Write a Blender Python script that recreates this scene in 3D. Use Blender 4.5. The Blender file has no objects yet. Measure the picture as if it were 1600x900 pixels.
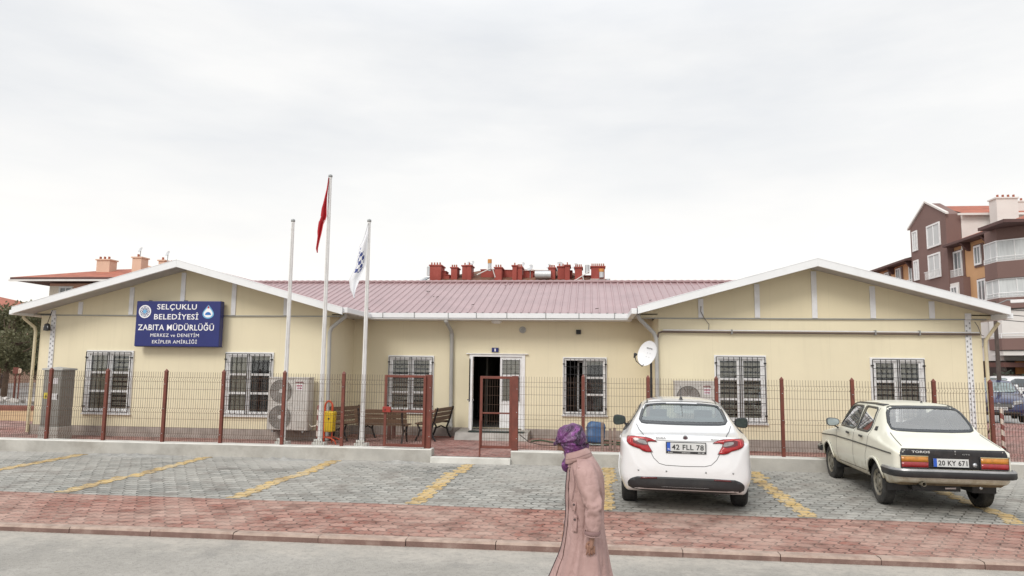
import bpy, bmesh, math, random
from mathutils import Vector, Matrix, noise, geometry
from mathutils.bvhtree import BVHTree
random.seed(7)
PI=math.pi
scene=bpy.context.scene
COL=scene.collection
# ------------------------------------------------------------------ materials
def new_mat(name):
    m=bpy.data.materials.new(name); m.use_nodes=True
    nt=m.node_tree; nt.nodes.clear()
    out=nt.nodes.new('ShaderNodeOutputMaterial')
    return m,nt,out
def mth(nt,op,a,b=None,c=None):
    n=nt.nodes.new('ShaderNodeMath'); n.operation=op
    for i,v in enumerate((a,b,c)):
        if v is None: continue
        if isinstance(v,(int,float)): n.inputs[i].default_value=v
        else: nt.links.new(v,n.inputs[i])
    return n.outputs[0]
def mixc(nt,f,a,b,mode='MIX'):
    n=nt.nodes.new('ShaderNodeMix'); n.data_type='RGBA'; n.blend_type=mode
    for i,v in ((0,f),(6,a),(7,b)):
        if isinstance(v,(int,float)): n.inputs[i].default_value=v
        elif isinstance(v,tuple): n.inputs[i].default_value=(v[0],v[1],v[2],1)
        else: nt.links.new(v,n.inputs[i])
    return n.outputs[2]
def ramp(nt,f,lo,hi):
    n=nt.nodes.new('ShaderNodeMapRange'); n.inputs[1].default_value=lo; n.inputs[2].default_value=hi
    nt.links.new(f,n.inputs[0]); return n.outputs[0]
def noisen(nt,vec,scale,detail=4,rough=.55):
    n=nt.nodes.new('ShaderNodeTexNoise'); n.inputs['Scale'].default_value=scale
    n.inputs['Detail'].default_value=detail; n.inputs['Roughness'].default_value=rough
    if vec is not None: nt.links.new(vec,n.inputs['Vector'])
    return n.outputs['Fac']
def objco(nt):
    return nt.nodes.new('ShaderNodeTexCoord').outputs['Object']
def worldpos(nt):
    return nt.nodes.new('ShaderNodeNewGeometry').outputs['Position']
def prin(nt,out,col,rough=.6,metal=0,bump=None,bstr=.3,bdist=.01,coat=0,spec=.5,alpha=None):
    p=nt.nodes.new('ShaderNodeBsdfPrincipled')
    for k,v in (('Base Color',col),('Roughness',rough),('Metallic',metal)):
        if isinstance(v,tuple): p.inputs[k].default_value=(v[0],v[1],v[2],1)
        elif isinstance(v,(int,float)): p.inputs[k].default_value=v
        else: nt.links.new(v,p.inputs[k])
    p.inputs['Coat Weight'].default_value=coat
    p.inputs['Coat Roughness'].default_value=.05
    p.inputs['Specular IOR Level'].default_value=spec
    if bump is not None:
        b=nt.nodes.new('ShaderNodeBump'); b.inputs['Strength'].default_value=bstr; b.inputs['Distance'].default_value=bdist
        nt.links.new(bump,b.inputs['Height']); nt.links.new(b.outputs[0],p.inputs['Normal'])
    nt.links.new(p.outputs[0],out.inputs[0])
    return p
def M(name,col,rough=.6,metal=0,var=.12,scale=3,bump=.15,bscale=40,dirt=None,dirtamt=.5,dscale=1.5,coat=0,spec=.5,stretch=None):
    m,nt,out=new_mat(name)
    co=objco(nt)
    if stretch:
        mp=nt.nodes.new('ShaderNodeMapping'); mp.inputs['Scale'].default_value=stretch
        nt.links.new(co,mp.inputs[0]); co=mp.outputs[0]
    n=noisen(nt,co,scale,6)
    f=ramp(nt,n,.3,.7)
    dark=tuple(c*(1-var) for c in col); lite=tuple(min(1,c*(1+var)) for c in col)
    c=mixc(nt,f,dark,lite)
    if dirt:
        d=ramp(nt,noisen(nt,co,dscale,8,.65),.5,.72)
        d=mth(nt,'MULTIPLY',d,dirtamt)
        c=mixc(nt,d,c,dirt)
    b=noisen(nt,co,bscale,3) if bump>0 else None
    prin(nt,out,c,rough,metal,b,bump,.01,coat,spec)
    return m
def pavers(name,c1,c2,mortar,w=.2,h=.165,ms=.010,dust=(.5,.48,.44),dustamt=.6,dscale=.5,damp=None,cement=None):
    m,nt,out=new_mat(name)
    pos=worldpos(nt)
    sp=nt.nodes.new('ShaderNodeSeparateXYZ'); nt.links.new(pos,sp.inputs[0])
    wob=noisen(nt,pos,1.3,2)
    sx=mth(nt,'SINE',mth(nt,'MULTIPLY',sp.outputs[1],2*PI/h))
    sy=mth(nt,'SINE',mth(nt,'MULTIPLY',sp.outputs[0],2*PI/(w*.5)))
    x=mth(nt,'ADD',sp.outputs[0],mth(nt,'ADD',mth(nt,'MULTIPLY',sx,.018),mth(nt,'MULTIPLY',wob,.09)))
    y=mth(nt,'ADD',sp.outputs[1],mth(nt,'ADD',mth(nt,'MULTIPLY',sy,.012),mth(nt,'MULTIPLY',wob,.07)))
    cb=nt.nodes.new('ShaderNodeCombineXYZ'); nt.links.new(x,cb.inputs[0]); nt.links.new(y,cb.inputs[1])
    br=nt.nodes.new('ShaderNodeTexBrick'); nt.links.new(cb.outputs[0],br.inputs['Vector'])
    br.inputs['Scale'].default_value=1; br.inputs['Brick Width'].default_value=w; br.inputs['Row Height'].default_value=h
    br.inputs['Mortar Size'].default_value=ms; br.inputs['Mortar Smooth'].default_value=.3; br.inputs['Bias'].default_value=0
    br.inputs['Color1'].default_value=(*c1,1); br.inputs['Color2'].default_value=(*c2,1); br.inputs['Mortar'].default_value=(*mortar,1)
    n=noisen(nt,pos,dscale,8,.7)
    n2=noisen(nt,pos,9,6,.7)
    f=mth(nt,'MULTIPLY',ramp(nt,mth(nt,'ADD',mth(nt,'MULTIPLY',n,.6),mth(nt,'MULTIPLY',n2,.4)),.42,.62),dustamt)
    c=mixc(nt,f,br.outputs['Color'],dust)
    v=noisen(nt,pos,2.2,5,.6)
    c=mixc(nt,ramp(nt,v,.5,.66),c,mixc(nt,1.0,c,(.60,.57,.56),'MULTIPLY'))
    if damp:   # wetter / dirtier blocks towards one end of the bays
        c=mixc(nt,mth(nt,'MULTIPLY',ramp(nt,n2,.4,.7),.5),c,damp)
    if cement:  # cement washed out along the foot of the wall
        e=ramp(nt,mth(nt,'ADD',sp.outputs[1],mth(nt,'MULTIPLY',mth(nt,'SUBTRACT',n,.5),5.0)),cement[0],cement[1])
        c=mixc(nt,mth(nt,'MULTIPLY',e,.65),c,cement[2])
    h1=mth(nt,'SUBTRACT',1,br.outputs['Fac'])
    hh=mth(nt,'ADD',mth(nt,'MULTIPLY',h1,1.0),mth(nt,'MULTIPLY',noisen(nt,pos,60,4),.35))
    hh=mth(nt,'ADD',hh,mth(nt,'MULTIPLY',noisen(nt,cb.outputs[0],5,3),1.2))
    prin(nt,out,c,.85,0,hh,1.0,.022,0,.3)
    return m
def glass(name,tint,refl=.15,rough=.02,opac=.0,body=(.05,.06,.06)):
    m,nt,out=new_mat(name)
    tr=nt.nodes.new('ShaderNodeBsdfTransparent'); tr.inputs[0].default_value=(*tint,1)
    gl=nt.nodes.new('ShaderNodeBsdfGlossy'); gl.inputs['Roughness'].default_value=rough; gl.inputs[0].default_value=(.95,.97,1,1)
    df=nt.nodes.new('ShaderNodeBsdfDiffuse'); df.inputs[0].default_value=(*body,1)
    mx=nt.nodes.new('ShaderNodeMixShader'); mx.inputs[0].default_value=opac
    nt.links.new(tr.outputs[0],mx.inputs[1]); nt.links.new(df.outputs[0],mx.inputs[2])
    lw=nt.nodes.new('ShaderNodeFresnel'); lw.inputs[0].default_value=1.5
    f=mth(nt,'ADD',mth(nt,'MULTIPLY',lw.outputs[0],.9),refl)
    f=mth(nt,'MINIMUM',f,1.0)
    m2=nt.nodes.new('ShaderNodeMixShader'); nt.links.new(f,m2.inputs[0])
    nt.links.new(mx.outputs[0],m2.inputs[1]); nt.links.new(gl.outputs[0],m2.inputs[2])
    nt.links.new(m2.outputs[0],out.inputs[0])
    return m
def wall_mat(name,col,stain=(.45,.40,.28)):
    m,nt,out=new_mat(name)
    co=worldpos(nt)
    n=noisen(nt,co,.7,5)
    c=mixc(nt,ramp(nt,n,.3,.7),tuple(v*.95 for v in col),tuple(min(1,v*1.03) for v in col))
    mp=nt.nodes.new('ShaderNodeMapping'); mp.inputs['Scale'].default_value=(7,7,.5); nt.links.new(co,mp.inputs[0])
    s=noisen(nt,mp.outputs[0],1.0,6,.6)
    c=mixc(nt,mth(nt,'MULTIPLY',ramp(nt,s,.54,.78),.12),c,stain)
    sp=nt.nodes.new('ShaderNodeSeparateXYZ'); nt.links.new(co,sp.inputs[0])
    low=mth(nt,'SUBTRACT',1,ramp(nt,mth(nt,'ADD',sp.outputs[2],mth(nt,'MULTIPLY',n,.5)),.55,1.1))
    c=mixc(nt,mth(nt,'MULTIPLY',low,.30),c,stain)
    # vertical sheet joints every 1.2 m
    fr=mth(nt,'FRACT',mth(nt,'DIVIDE',mth(nt,'ADD',sp.outputs[0],100.23),1.24))
    j=mth(nt,'LESS_THAN',fr,.006)
    c=mixc(nt,mth(nt,'MULTIPLY',j,.2),c,stain)
    b=mth(nt,'ADD',noisen(nt,co,90,3),mth(nt,'MULTIPLY',noisen(nt,co,6,2),1.5))
    prin(nt,out,c,.75,0,b,.25,.004,0,.3)
    return m
def stripes(name,a,b,freq,ang,axis='Z'):
    m,nt,out=new_mat(name)
    co=objco(nt); sp=nt.nodes.new('ShaderNodeSeparateXYZ'); nt.links.new(co,sp.inputs[0])
    t=mth(nt,'ADD',mth(nt,'MULTIPLY',sp.outputs[2],freq),mth(nt,'MULTIPLY',sp.outputs[0],ang))
    f=mth(nt,'GREATER_THAN',mth(nt,'FRACT',mth(nt,'ADD',t,50)),.5)
    c=mixc(nt,f,a,b)
    c=mixc(nt,mth(nt,'MULTIPLY',noisen(nt,co,12,5),.3),c,(.25,.2,.18))
    prin(nt,out,c,.5)
    return m
# ------------------------------------------------------------------ mesh builder
class MB:
    def __init__(s): s.v=[]; s.f=[]; s.mi=[]; s.cur=0; s.T=None
    def add(s,vs,fs):
        o=len(s.v)
        for v in vs:
            v=Vector(v)
            if s.T is not None: v=s.T@v
            s.v.append(tuple(v))
        for f in fs: s.f.append([i+o for i in f]); s.mi.append(s.cur)
        return s
    def box(s,x0,x1,y0,y1,z0,z1):
        vs=[(x,y,z) for z in (z0,z1) for y in (y0,y1) for x in (x0,x1)]
        return s.add(vs,[(0,2,3,1),(4,5,7,6),(0,1,5,4),(2,6,7,3),(0,4,6,2),(1,3,7,5)])
    def obox(s,c,size,rz=0,rx=0,ry=0):
        T=Matrix.Translation(c)@Matrix.Rotation(rz,4,'Z')@Matrix.Rotation(ry,4,'Y')@Matrix.Rotation(rx,4,'X')
        a,b,d=[q/2 for q in size]
        vs=[T@Vector((x,y,z)) for z in (-d,d) for y in (-b,b) for x in (-a,a)]
        return s.add(vs,[(0,2,3,1),(4,5,7,6),(0,1,5,4),(2,6,7,3),(0,4,6,2),(1,3,7,5)])
    def tube(s,pts,r,n=8,cap=True,rads=None):
        pts=[Vector(p) for p in pts]; rings=[]; up=None
        for i,p in enumerate(pts):
            if i==0: t=pts[1]-p
            elif i==len(pts)-1: t=p-pts[i-1]
            else: t=(pts[i+1]-p).normalized()+(p-pts[i-1]).normalized()
            if t.length<1e-9: t=Vector((0,0,1))
            t.normalize()
            if up is None: up=Vector((0,0,1)) if abs(t.z)<.9 else Vector((1,0,0))
            a=up.cross(t)
            if a.length<1e-6: a=Vector((1,0,0)).cross(t)
            a.normalize(); b=t.cross(a).normalized(); up=b
            rr=rads[i] if rads else r
            rings.append([p+a*(rr*math.cos(2*PI*k/n+PI/n))+b*(rr*math.sin(2*PI*k/n+PI/n)) for k in range(n)])
        vs=[v for R in rings for v in R]; fs=[]
        for i in range(len(rings)-1):
            for k in range(n):
                k2=(k+1)%n; fs.append((i*n+k,i*n+k2,(i+1)*n+k2,(i+1)*n+k))
        if cap: fs.append(tuple(reversed(range(n)))); fs.append(tuple(range((len(rings)-1)*n,len(rings)*n)))
        return s.add(vs,fs)
    def prism(s,poly,ax,a,b):
        # poly in the two other axes (in order); extruded along ax from a to b
        def mk(p,t):
            return {'x':(t,p[0],p[1]),'y':(p[0],t,p[1]),'z':(p[0],p[1],t)}[ax]
        n=len(poly); vs=[mk(p,a) for p in poly]+[mk(p,b) for p in poly]
        fs=[tuple(range(n)),tuple(reversed(range(n,2*n)))]+[(i,i+n,(i+1)%n+n,(i+1)%n) for i in range(n)]
        return s.add(vs,fs)
    def lathe(s,prof,n=24,c=(0,0,0),ax='z',cap=False):
        vs=[];fs=[]
        for r,h in prof:
            for k in range(n):
                a=2*PI*k/n; u=r*math.cos(a); w=r*math.sin(a)
                p={'z':(u,w,h),'x':(h,u,w),'y':(u,h,w)}[ax]
                vs.append((p[0]+c[0],p[1]+c[1],p[2]+c[2]))
        for i in range(len(prof)-1):
            for k in range(n):
                k2=(k+1)%n; fs.append((i*n+k,i*n+k2,(i+1)*n+k2,(i+1)*n+k))
        if cap and prof[0][0]>1e-6: fs.append(tuple(reversed(range(n))))
        if cap and prof[-1][0]>1e-6: fs.append(tuple(range((len(prof)-1)*n,len(prof)*n)))
        return s.add(vs,fs)
    def quad(s,a,b,c,d): return s.add([a,b,c,d],[(0,1,2,3)])
    def build(s,name,mats,parent=None,smooth=False,bevel=0,loc=None,rz=0,fix=True):
        me=bpy.data.meshes.new(name); me.from_pydata(s.v,[],s.f); 
        if not isinstance(mats,(list,tuple)): mats=[mats]
        for m in mats: me.materials.append(m)
        for p,i in zip(me.polygons,s.mi): p.material_index=i; p.use_smooth=bool(smooth)
        if fix:
            bm=bmesh.new(); bm.from_mesh(me); bmesh.ops.recalc_face_normals(bm,faces=bm.faces); bm.to_mesh(me); bm.free()
        me.update()
        o=bpy.data.objects.new(name,me); COL.objects.link(o)
        if parent: o.parent=parent
        if loc: o.location=loc
        if rz: o.rotation_euler.z=rz
        if bevel:
            b=o.modifiers.new('b','BEVEL'); b.width=bevel; b.segments=2; b.limit_method='ANGLE'; b.angle_limit=math.radians(40)
        if smooth=='auto':
            for p in me.polygons: p.use_smooth=True
            me.set_sharp_from_angle(angle=math.radians(40))
        return o
def tag(o,label=None,cat=None,group=None,kind=None):
    if label: o['label']=label
    if cat: o['category']=cat
    if group: o['group']=group
    if kind: o['kind']=kind
    return o
def empty(name,loc=(0,0,0),rz=0,label=None,cat=None,group=None):
    o=bpy.data.objects.new(name,None); COL.objects.link(o); o.location=loc; o.rotation_euler.z=rz; o.empty_display_size=.2
    return tag(o,label,cat,group)
def copy_tree(o,parent=None):
    c=o.copy(); COL.objects.link(c)
    if parent: c.parent=parent
    for ch in o.children: copy_tree(ch,c)
    return c
def text_mesh(txt,cx,z0,h,w,y,mat,parent,name='lettering',bold=.02,depth=.004,rz=0,origin=None):
    cu=bpy.data.curves.new('t','FONT'); cu.body=txt; cu.size=1; cu.offset=bold; cu.extrude=0; cu.resolution_u=3; cu.space_character=1.08
    ob=bpy.data.objects.new('t',cu); COL.objects.link(ob)
    bpy.context.view_layer.update()
    dg=bpy.context.evaluated_depsgraph_get()
    me=bpy.data.meshes.new_from_object(ob.evaluated_get(dg))
    bpy.data.objects.remove(ob); bpy.data.curves.remove(cu)
    xs=[v.co.x for v in me.vertices]; 
    # cap height measured on a plain letter is about .73 of the size
    x0,x1=min(xs),max(xs); sx=w/(x1-x0); sz=h/.73
    mb=MB(); vs=[((v.co.x-(x0+x1)/2)*sx+cx,y,v.co.y*sz+z0) for v in me.vertices]
    n=len(vs); fs=[tuple(p.vertices) for p in me.polygons]
    mb.add(vs,fs); bpy.data.meshes.remove(me)
    o=mb.build(name,mat,parent)
    sm=o.modifiers.new('s','SOLIDIFY'); sm.thickness=depth; sm.offset=0
    return o
# ------------------------------------------------------------------ palette
CREAM=wall_mat('cream wall',(.755,.685,.50))
CREAM2=wall_mat('cream gable',(.71,.635,.45))
WHITE=M('white pvc',(.78,.78,.78),.4,0,.05,4,.05,30,(.5,.47,.42),.35,3)
TRIM=M('white trim',(.74,.745,.76),.5,0,.06,5,.1,40,(.5,.48,.44),.4,3)
FASCIA=M('white fascia',(.76,.77,.78),.42,0,.04,1,.03,10,(.5,.5,.48),.3,2)
GREYM=M('grey metal',(.30,.31,.31),.45,.3,.12,6,.1,60,(.2,.19,.17),.3)
SOFFIT=M('soffit grey',(.42,.41,.39),.7)
PLINTH=M('cement plinth',(.33,.29,.26),.9,0,.2,4,.6,25,(.22,.19,.17),.6,3)
CONC=M('concrete',(.43,.415,.38),.9,0,.14,2.5,.5,30,(.27,.25,.22),.75,1.6)
CONCT=M('concrete coping',(.62,.61,.57),.9,0,.1,3,.4,30,(.4,.38,.34),.4,4)
RUST=M('red brown paint',(.155,.040,.026),.55,0,.2,6,.2,60,(.10,.045,.03),.5,8)
WIRE=M('rusty wire',(.10,.058,.038),.6,.2,.2,10,0)
IRON=M('black iron',(.022,.022,.024),.5,.3,.1,5,0)
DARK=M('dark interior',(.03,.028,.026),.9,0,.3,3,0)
HALL=M('hall paint',(.16,.16,.14),.8,0,.1,3,0)
BLIND=M('blind cloth',(.80,.71,.61),.8,0,.2,7,.2,40,(.28,.18,.15),.5,6,stretch=(1,1,5))
BLIND2=M('brown curtain',(.78,.70,.59),.85,0,.2,6,.3,30,stretch=(8,1,.6))
ROOFP=None
def roof_mat():
    m,nt,out=new_mat('pink sheet roof'); co=worldpos(nt)
    n=noisen(nt,co,1.2,7,.65)
    c=mixc(nt,ramp(nt,n,.3,.7),(.29,.187,.193),(.38,.25,.255))
    s=noisen(nt,co,25,4,.7)
    c=mixc(nt,mth(nt,'MULTIPLY',ramp(nt,s,.62,.75),.4),c,(.22,.12,.11))
    prin(nt,out,c,.33,.0,n,.1,.01,0,.7); return m
ROOFP=roof_mat()
GLW=glass('window glass',(.84,.86,.85),.03,.02,.04,(.05,.055,.055))
BLUE=M('sign blue',(.014,.022,.145),.35,0,.06,4,.02)
SWHITE=M('sign white',(.85,.85,.87),.4,0,.02,4,0)
TYRE=M('tyre rubber',(.025,.025,.026),.85,0,.3,20,.4,80,(.10,.09,.08),.4,6)
PLATEW=M('plate white',(.58,.59,.58),.4,0,.04,10,0)
BLACKP=M('black plastic',(.022,.023,.025),.45,0,.15,10,.1,80,(.07,.065,.06),.4,3)
CHROME=M('dull chrome',(.45,.45,.46),.25,.9,.1,10,0)
WOOD=M('bench wood',(.13,.078,.046),.6,0,.3,4,.2,30,stretch=(1,12,12))
BARK=M('bark',(.12,.085,.06),.95,0,.3,8,.8,20)
# ------------------------------------------------------------------ camera, sky, sun
F_PX=1120.0; TH=math.atan(124.5/F_PX); ROLL=.012; PSI=math.radians(6.2); CZ=1.92
def cam_setup():
    R=Vector((1,0,0)); U=Vector((0,-math.sin(TH),math.cos(TH))); F=Vector((0,math.cos(TH),math.sin(TH)))
    R2=R*math.cos(ROLL)+U*math.sin(ROLL); U2=U*math.cos(ROLL)-R*math.sin(ROLL)
    Z=Matrix.Rotation(PSI,3,'Z'); R2,U2,F=Z@R2,Z@U2,Z@F
    cd=bpy.data.cameras.new('camera'); cd.sensor_width=36; cd.lens=36*F_PX/1600; cd.clip_end=2000; cd.clip_start=.1
    c=bpy.data.objects.new('camera',cd); COL.objects.link(c)
    mt=Matrix((R2,U2,-F)).transposed().to_4x4(); mt.translation=Vector((0,0,CZ)); c.matrix_world=mt
    scene.camera=c
cam_setup()
SUN_EL,SUN_AZ=math.radians(40),math.radians(203)   # azimuth from +Y clockwise: behind-left of the camera
w=bpy.data.worlds.new('World'); scene.world=w; w.use_nodes=True
nt=w.node_tree; nt.nodes.clear()
out=nt.nodes.new('ShaderNodeOutputWorld'); bg=nt.nodes.new('ShaderNodeBackground'); bg.inputs[1].default_value=.1
sky=nt.nodes.new('ShaderNodeTexSky'); sky.sky_type='NISHITA'; sky.sun_disc=False; sky.sun_elevation=SUN_EL; sky.sun_rotation=SUN_AZ; sky.air_density=1.5; sky.dust_density=4
tc=nt.nodes.new('ShaderNodeTexCoord'); sp=nt.nodes.new('ShaderNodeSeparateXYZ'); nt.links.new(tc.outputs['Generated'],sp.inputs[0])
mp=nt.nodes.new('ShaderNodeMapping'); mp.inputs['Scale'].default_value=(1.0,1.0,3.2); nt.links.new(tc.outputs['Generated'],mp.inputs[0])
n1=noisen(nt,mp.outputs[0],1.6,7,.52)
mp2=nt.nodes.new('ShaderNodeMapping'); mp2.inputs['Scale'].default_value=(1.3,1.0,5.5); mp2.inputs['Location'].default_value=(3.1,.4,1.7); nt.links.new(tc.outputs['Generated'],mp2.inputs[0])
n2=noisen(nt,mp2.outputs[0],2.6,8,.55)
cl=ramp(nt,mth(nt,'ADD',mth(nt,'MULTIPLY',n1,.65),mth(nt,'MULTIPLY',n2,.35)),.38,.62)
grey=mixc(nt,cl,(7.1,7.28,7.55),(8.85,8.8,8.7))
hor=mth(nt,'SUBTRACT',1,ramp(nt,mth(nt,'ADD',sp.outputs[2],mth(nt,'MULTIPLY',mth(nt,'SUBTRACT',n2,.5),.35)),.02,.27))
c=mixc(nt,mth(nt,'MULTIPLY',hor,.9),grey,(11.0,10.55,9.9))
zen=ramp(nt,sp.outputs[2],.42,1.0)
c=mixc(nt,zen,c,(13.5,13.8,14.3))
c=mixc(nt,.06,c,sky.outputs[0])
nt.links.new(c,bg.inputs[0]); nt.links.new(bg.outputs[0],out.inputs[0])
sd=bpy.data.lights.new('sun','SUN'); sd.energy=1.5; sd.angle=math.radians(24); sd.color=(1,.96,.9)
so=bpy.data.objects.new('sun',sd); COL.objects.link(so)
d=Vector((math.sin(SUN_AZ)*math.cos(SUN_EL),math.cos(SUN_AZ)*math.cos(SUN_EL),math.sin(SUN_EL)))
so.rotation_euler=d.to_track_quat('Z','Y').to_euler()
vs=scene.view_settings; scene.display_settings.display_device='sRGB'; vs.view_transform='Standard'; vs.look='None'; vs.gamma=1; vs.exposure=.2; vs.use_curve_mapping=False
# ------------------------------------------------------------------ ground
def gz(y): return .012*(y-7.2)
def plane_mat():
    m,nt,out=new_mat('dusty road'); pos=worldpos(nt)
    n=noisen(nt,pos,.5,8,.65); n2=noisen(nt,pos,45,6,.7); n3=noisen(nt,pos,3.0,6,.65)
    c=mixc(nt,ramp(nt,n,.3,.7),(.29,.275,.245),(.395,.375,.34))
    c=mixc(nt,mth(nt,'MULTIPLY',ramp(nt,n3,.5,.75),.45),c,(.50,.475,.43))
    c=mixc(nt,mth(nt,'MULTIPLY',ramp(nt,n2,.54,.66),.6),c,(.17,.16,.15))
    v=nt.nodes.new('ShaderNodeTexVoronoi'); v.inputs['Scale'].default_value=55; nt.links.new(pos,v.inputs['Vector'])
    dots=mth(nt,'LESS_THAN',v.outputs['Distance'],.16)
    c=mixc(nt,mth(nt,'MULTIPLY',dots,.5),c,(.20,.19,.175))
    vc=nt.nodes.new('ShaderNodeTexVoronoi'); vc.feature='DISTANCE_TO_EDGE'; vc.inputs['Scale'].default_value=.45
    wp=nt.nodes.new('ShaderNodeVectorMath'); wp.operation='ADD'; nt.links.new(pos,wp.inputs[0])
    nn=nt.nodes.new('ShaderNodeTexNoise'); nn.inputs['Scale'].default_value=1.6; nn.inputs['Detail'].default_value=6; nt.links.new(pos,nn.inputs['Vector']); nt.links.new(nn.outputs['Color'],wp.inputs[1]); nt.links.new(wp.outputs[0],vc.inputs['Vector'])
    sp2=nt.nodes.new('ShaderNodeSeparateXYZ'); nt.links.new(pos,sp2.inputs[0])
    edge=ramp(nt,mth(nt,'ADD',sp2.outputs[1],mth(nt,'MULTIPLY',mth(nt,'SUBTRACT',n3,.5),1.6)),7.35,7.9)
    c=mixc(nt,mth(nt,'MULTIPLY',edge,.6),c,(.47,.43,.375))
    n4=noisen(nt,pos,1.1,9,.75)
    n5=noisen(nt,pos,14,5,.7)
    c=mixc(nt,mth(nt,'MULTIPLY',ramp(nt,n5,.5,.64),.35),c,(.21,.20,.185))
    c=mixc(nt,mth(nt,'MULTIPLY',ramp(nt,n4,.54,.66),.45),c,(.23,.22,.205))
    prin(nt,out,c,.92,0,mth(nt,'ADD',n2,mth(nt,'MULTIPLY',n3,.6)),.8,.012,0,.25); return m
ROAD=plane_mat()
GREYPAV=pavers('grey pavers',(.21,.212,.195),(.42,.41,.375),(.07,.066,.058),.21,.165,.011,(.50,.475,.425),.85,.55,damp=(.17,.172,.16),cement=(12.6,13.9,(.47,.455,.42)))
REDPAV=pavers('red pavers',(.25,.09,.065),(.45,.265,.215),(.085,.048,.038),.21,.165,.010,(.50,.40,.335),.85,.6,damp=(.22,.095,.075))
YARDPAV=pavers('yard red pavers',(.28,.11,.09),(.38,.19,.165),(.13,.08,.07),.21,.165,.010,(.44,.36,.33),.6,.4)
YEL=pavers('yellow painted pavers',(.54,.36,.13),(.61,.43,.17),(.2,.16,.10),.21,.165,.010,(.53,.46,.34),.8,3.5)
FARG=M('far ground',(.24,.23,.21),.95,0,.2,.15,.3,4)
SAND=M('sandy soil',(.42,.27,.14),.95,0,.25,.8,.6,8,(.30,.22,.13),.5,.5)
BACKA=M('back asphalt',(.28,.27,.255),.95,0,.15,.4,.3,10)
def sheet(name,x0,x1,y0,y1,zf,mat,nx=1,ny=1):
    mb=MB(); vs=[]; fs=[]
    for j in range(ny+1):
        for i in range(nx+1):
            x=x0+(x1-x0)*i/nx; y=y0+(y1-y0)*j/ny; vs.append((x,y,zf(x,y)))
    for j in range(ny):
        for i in range(nx): a=j*(nx+1)+i; fs.append((a,a+1,a+nx+2,a+nx+1))
    mb.add(vs,fs); o=mb.build(name,mat,smooth=True); o['kind']='structure'; return o
def und(x,y,a=.008): return a*noise.noise(Vector((x*.5,y*.5,0)))
sheet('ground',-500,500,-200,700,lambda x,y:-.16,FARG)
sheet('road',-120,120,-60,8.02,lambda x,y:-.055,ROAD)
sheet('pavement',-60,60,8.14,9.9,lambda x,y:gz(y)+und(x,y),REDPAV,300,10)
sheet('parking_lot',-60,60,9.9,14.02,lambda x,y:gz(y)+und(x,y)+.001,GREYPAV,300,24)
def yz(x,y): return .2 if y>14.25 else .2-(14.25-y)*.2
sheet('yard_paving',-17.5,26,14.0,19.6,lambda x,y:.2+und(x,y,.004)-(0 if y>14.1 or -3.1<x<-1.4 else 0),YARDPAV,60,8)
sheet('yard_paving',-12.9,26,19.6,27,lambda x,y:.2,YARDPAV)
sheet('sandy_ground',-45,-12.9,19.6,24.2,lambda x,y:.19+und(x,y,.05),SAND,40,8)
sheet('sandy_ground',-45,-17.5,12.5,19.6,lambda x,y:.19+und(x,y,.05),SAND,20,8)
sheet('back_street',-120,140,27,120,lambda x,y:.02,BACKA)
sheet('back_street',-120,-12.9,24.2,27,lambda x,y:.02,BACKA)
# kerb stones
KERBM=M('kerb concrete',(.20,.125,.105),.9,0,.25,3,.6,30,(.36,.29,.25),.6,3)
KERBT=M('kerb dusty top',(.37,.28,.23),.9,0,.25,6,.6,30,(.24,.15,.12),.8,5)
mb=MB(); x=-60
while x<60:
    w_=.98; dz=random.uniform(-.006,.006); dy=random.uniform(-.006,.006)
    x1=x+w_; z1=.018+dz
    mb.cur=0; mb.box(x-.012,x1,8.0+dy,8.15,-.10,z1-.02)
    mb.cur=1; mb.add([(x-.012,8.0+dy,z1-.02),(x1,8.0+dy,z1-.02),(x1,8.02+dy,z1),(x-.012,8.02+dy,z1),(x1,8.15,z1),(x-.012,8.15,z1)],[(0,1,2,3),(3,2,4,5)])
    x+=1.0
tag(mb.build('kerb',[KERBM,KERBT]),kind='structure')
# yellow bay lines made of painted courses of blocks
def bay_line(xa,ya,xb,yb,half=.11):
    mb=MB(); h=.165; k=math.floor(ya/h)
    while k*h<yb:
        y0=max(ya,k*h); y1=min(yb,(k+1)*h)
        if y1>y0:
            t=((y0+y1)/2-ya)/(yb-ya); xc=xa+(xb-xa)*t
            xc=round(xc/.105)*.105+(.052 if k%2 else 0)*.9
            a=xc-half+random.uniform(-.015,.015); b=xc+half+random.uniform(-.015,.015)
            n=3
            for q in range(n):
                u0=a+(b-a)*q/n; u1=a+(b-a)*(q+1)/n
                mb.add([(u0,y0,gz(y0)+und(u0,y0)+.006),(u1,y0,gz(y0)+und(u1,y0)+.006),(u1,y1,gz(y1)+und(u1,y1)+.006),(u0,y1,gz(y1)+und(u0,y1)+.006)],[(0,1,2,3)])
        k+=1
    o=mb.build('painted_line',YEL); return tag(o,kind='structure')
for xa,ya,xb,yb in ((-12.9,9.95,-12.75,13.8),(-10.28,9.95,-10.17,13.75),(-7.67,9.95,-7.52,13.8),(-5.05,9.95,-4.93,13.8),(-2.42,9.95,-2.34,13.75),(.21,9.95,.30,13.8),(2.80,9.95,2.91,13.8),(5.40,9.95,5.50,13.8),(8.0,9.95,8.1,13.8)):
    bay_line(xa,ya,xb,yb)
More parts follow.
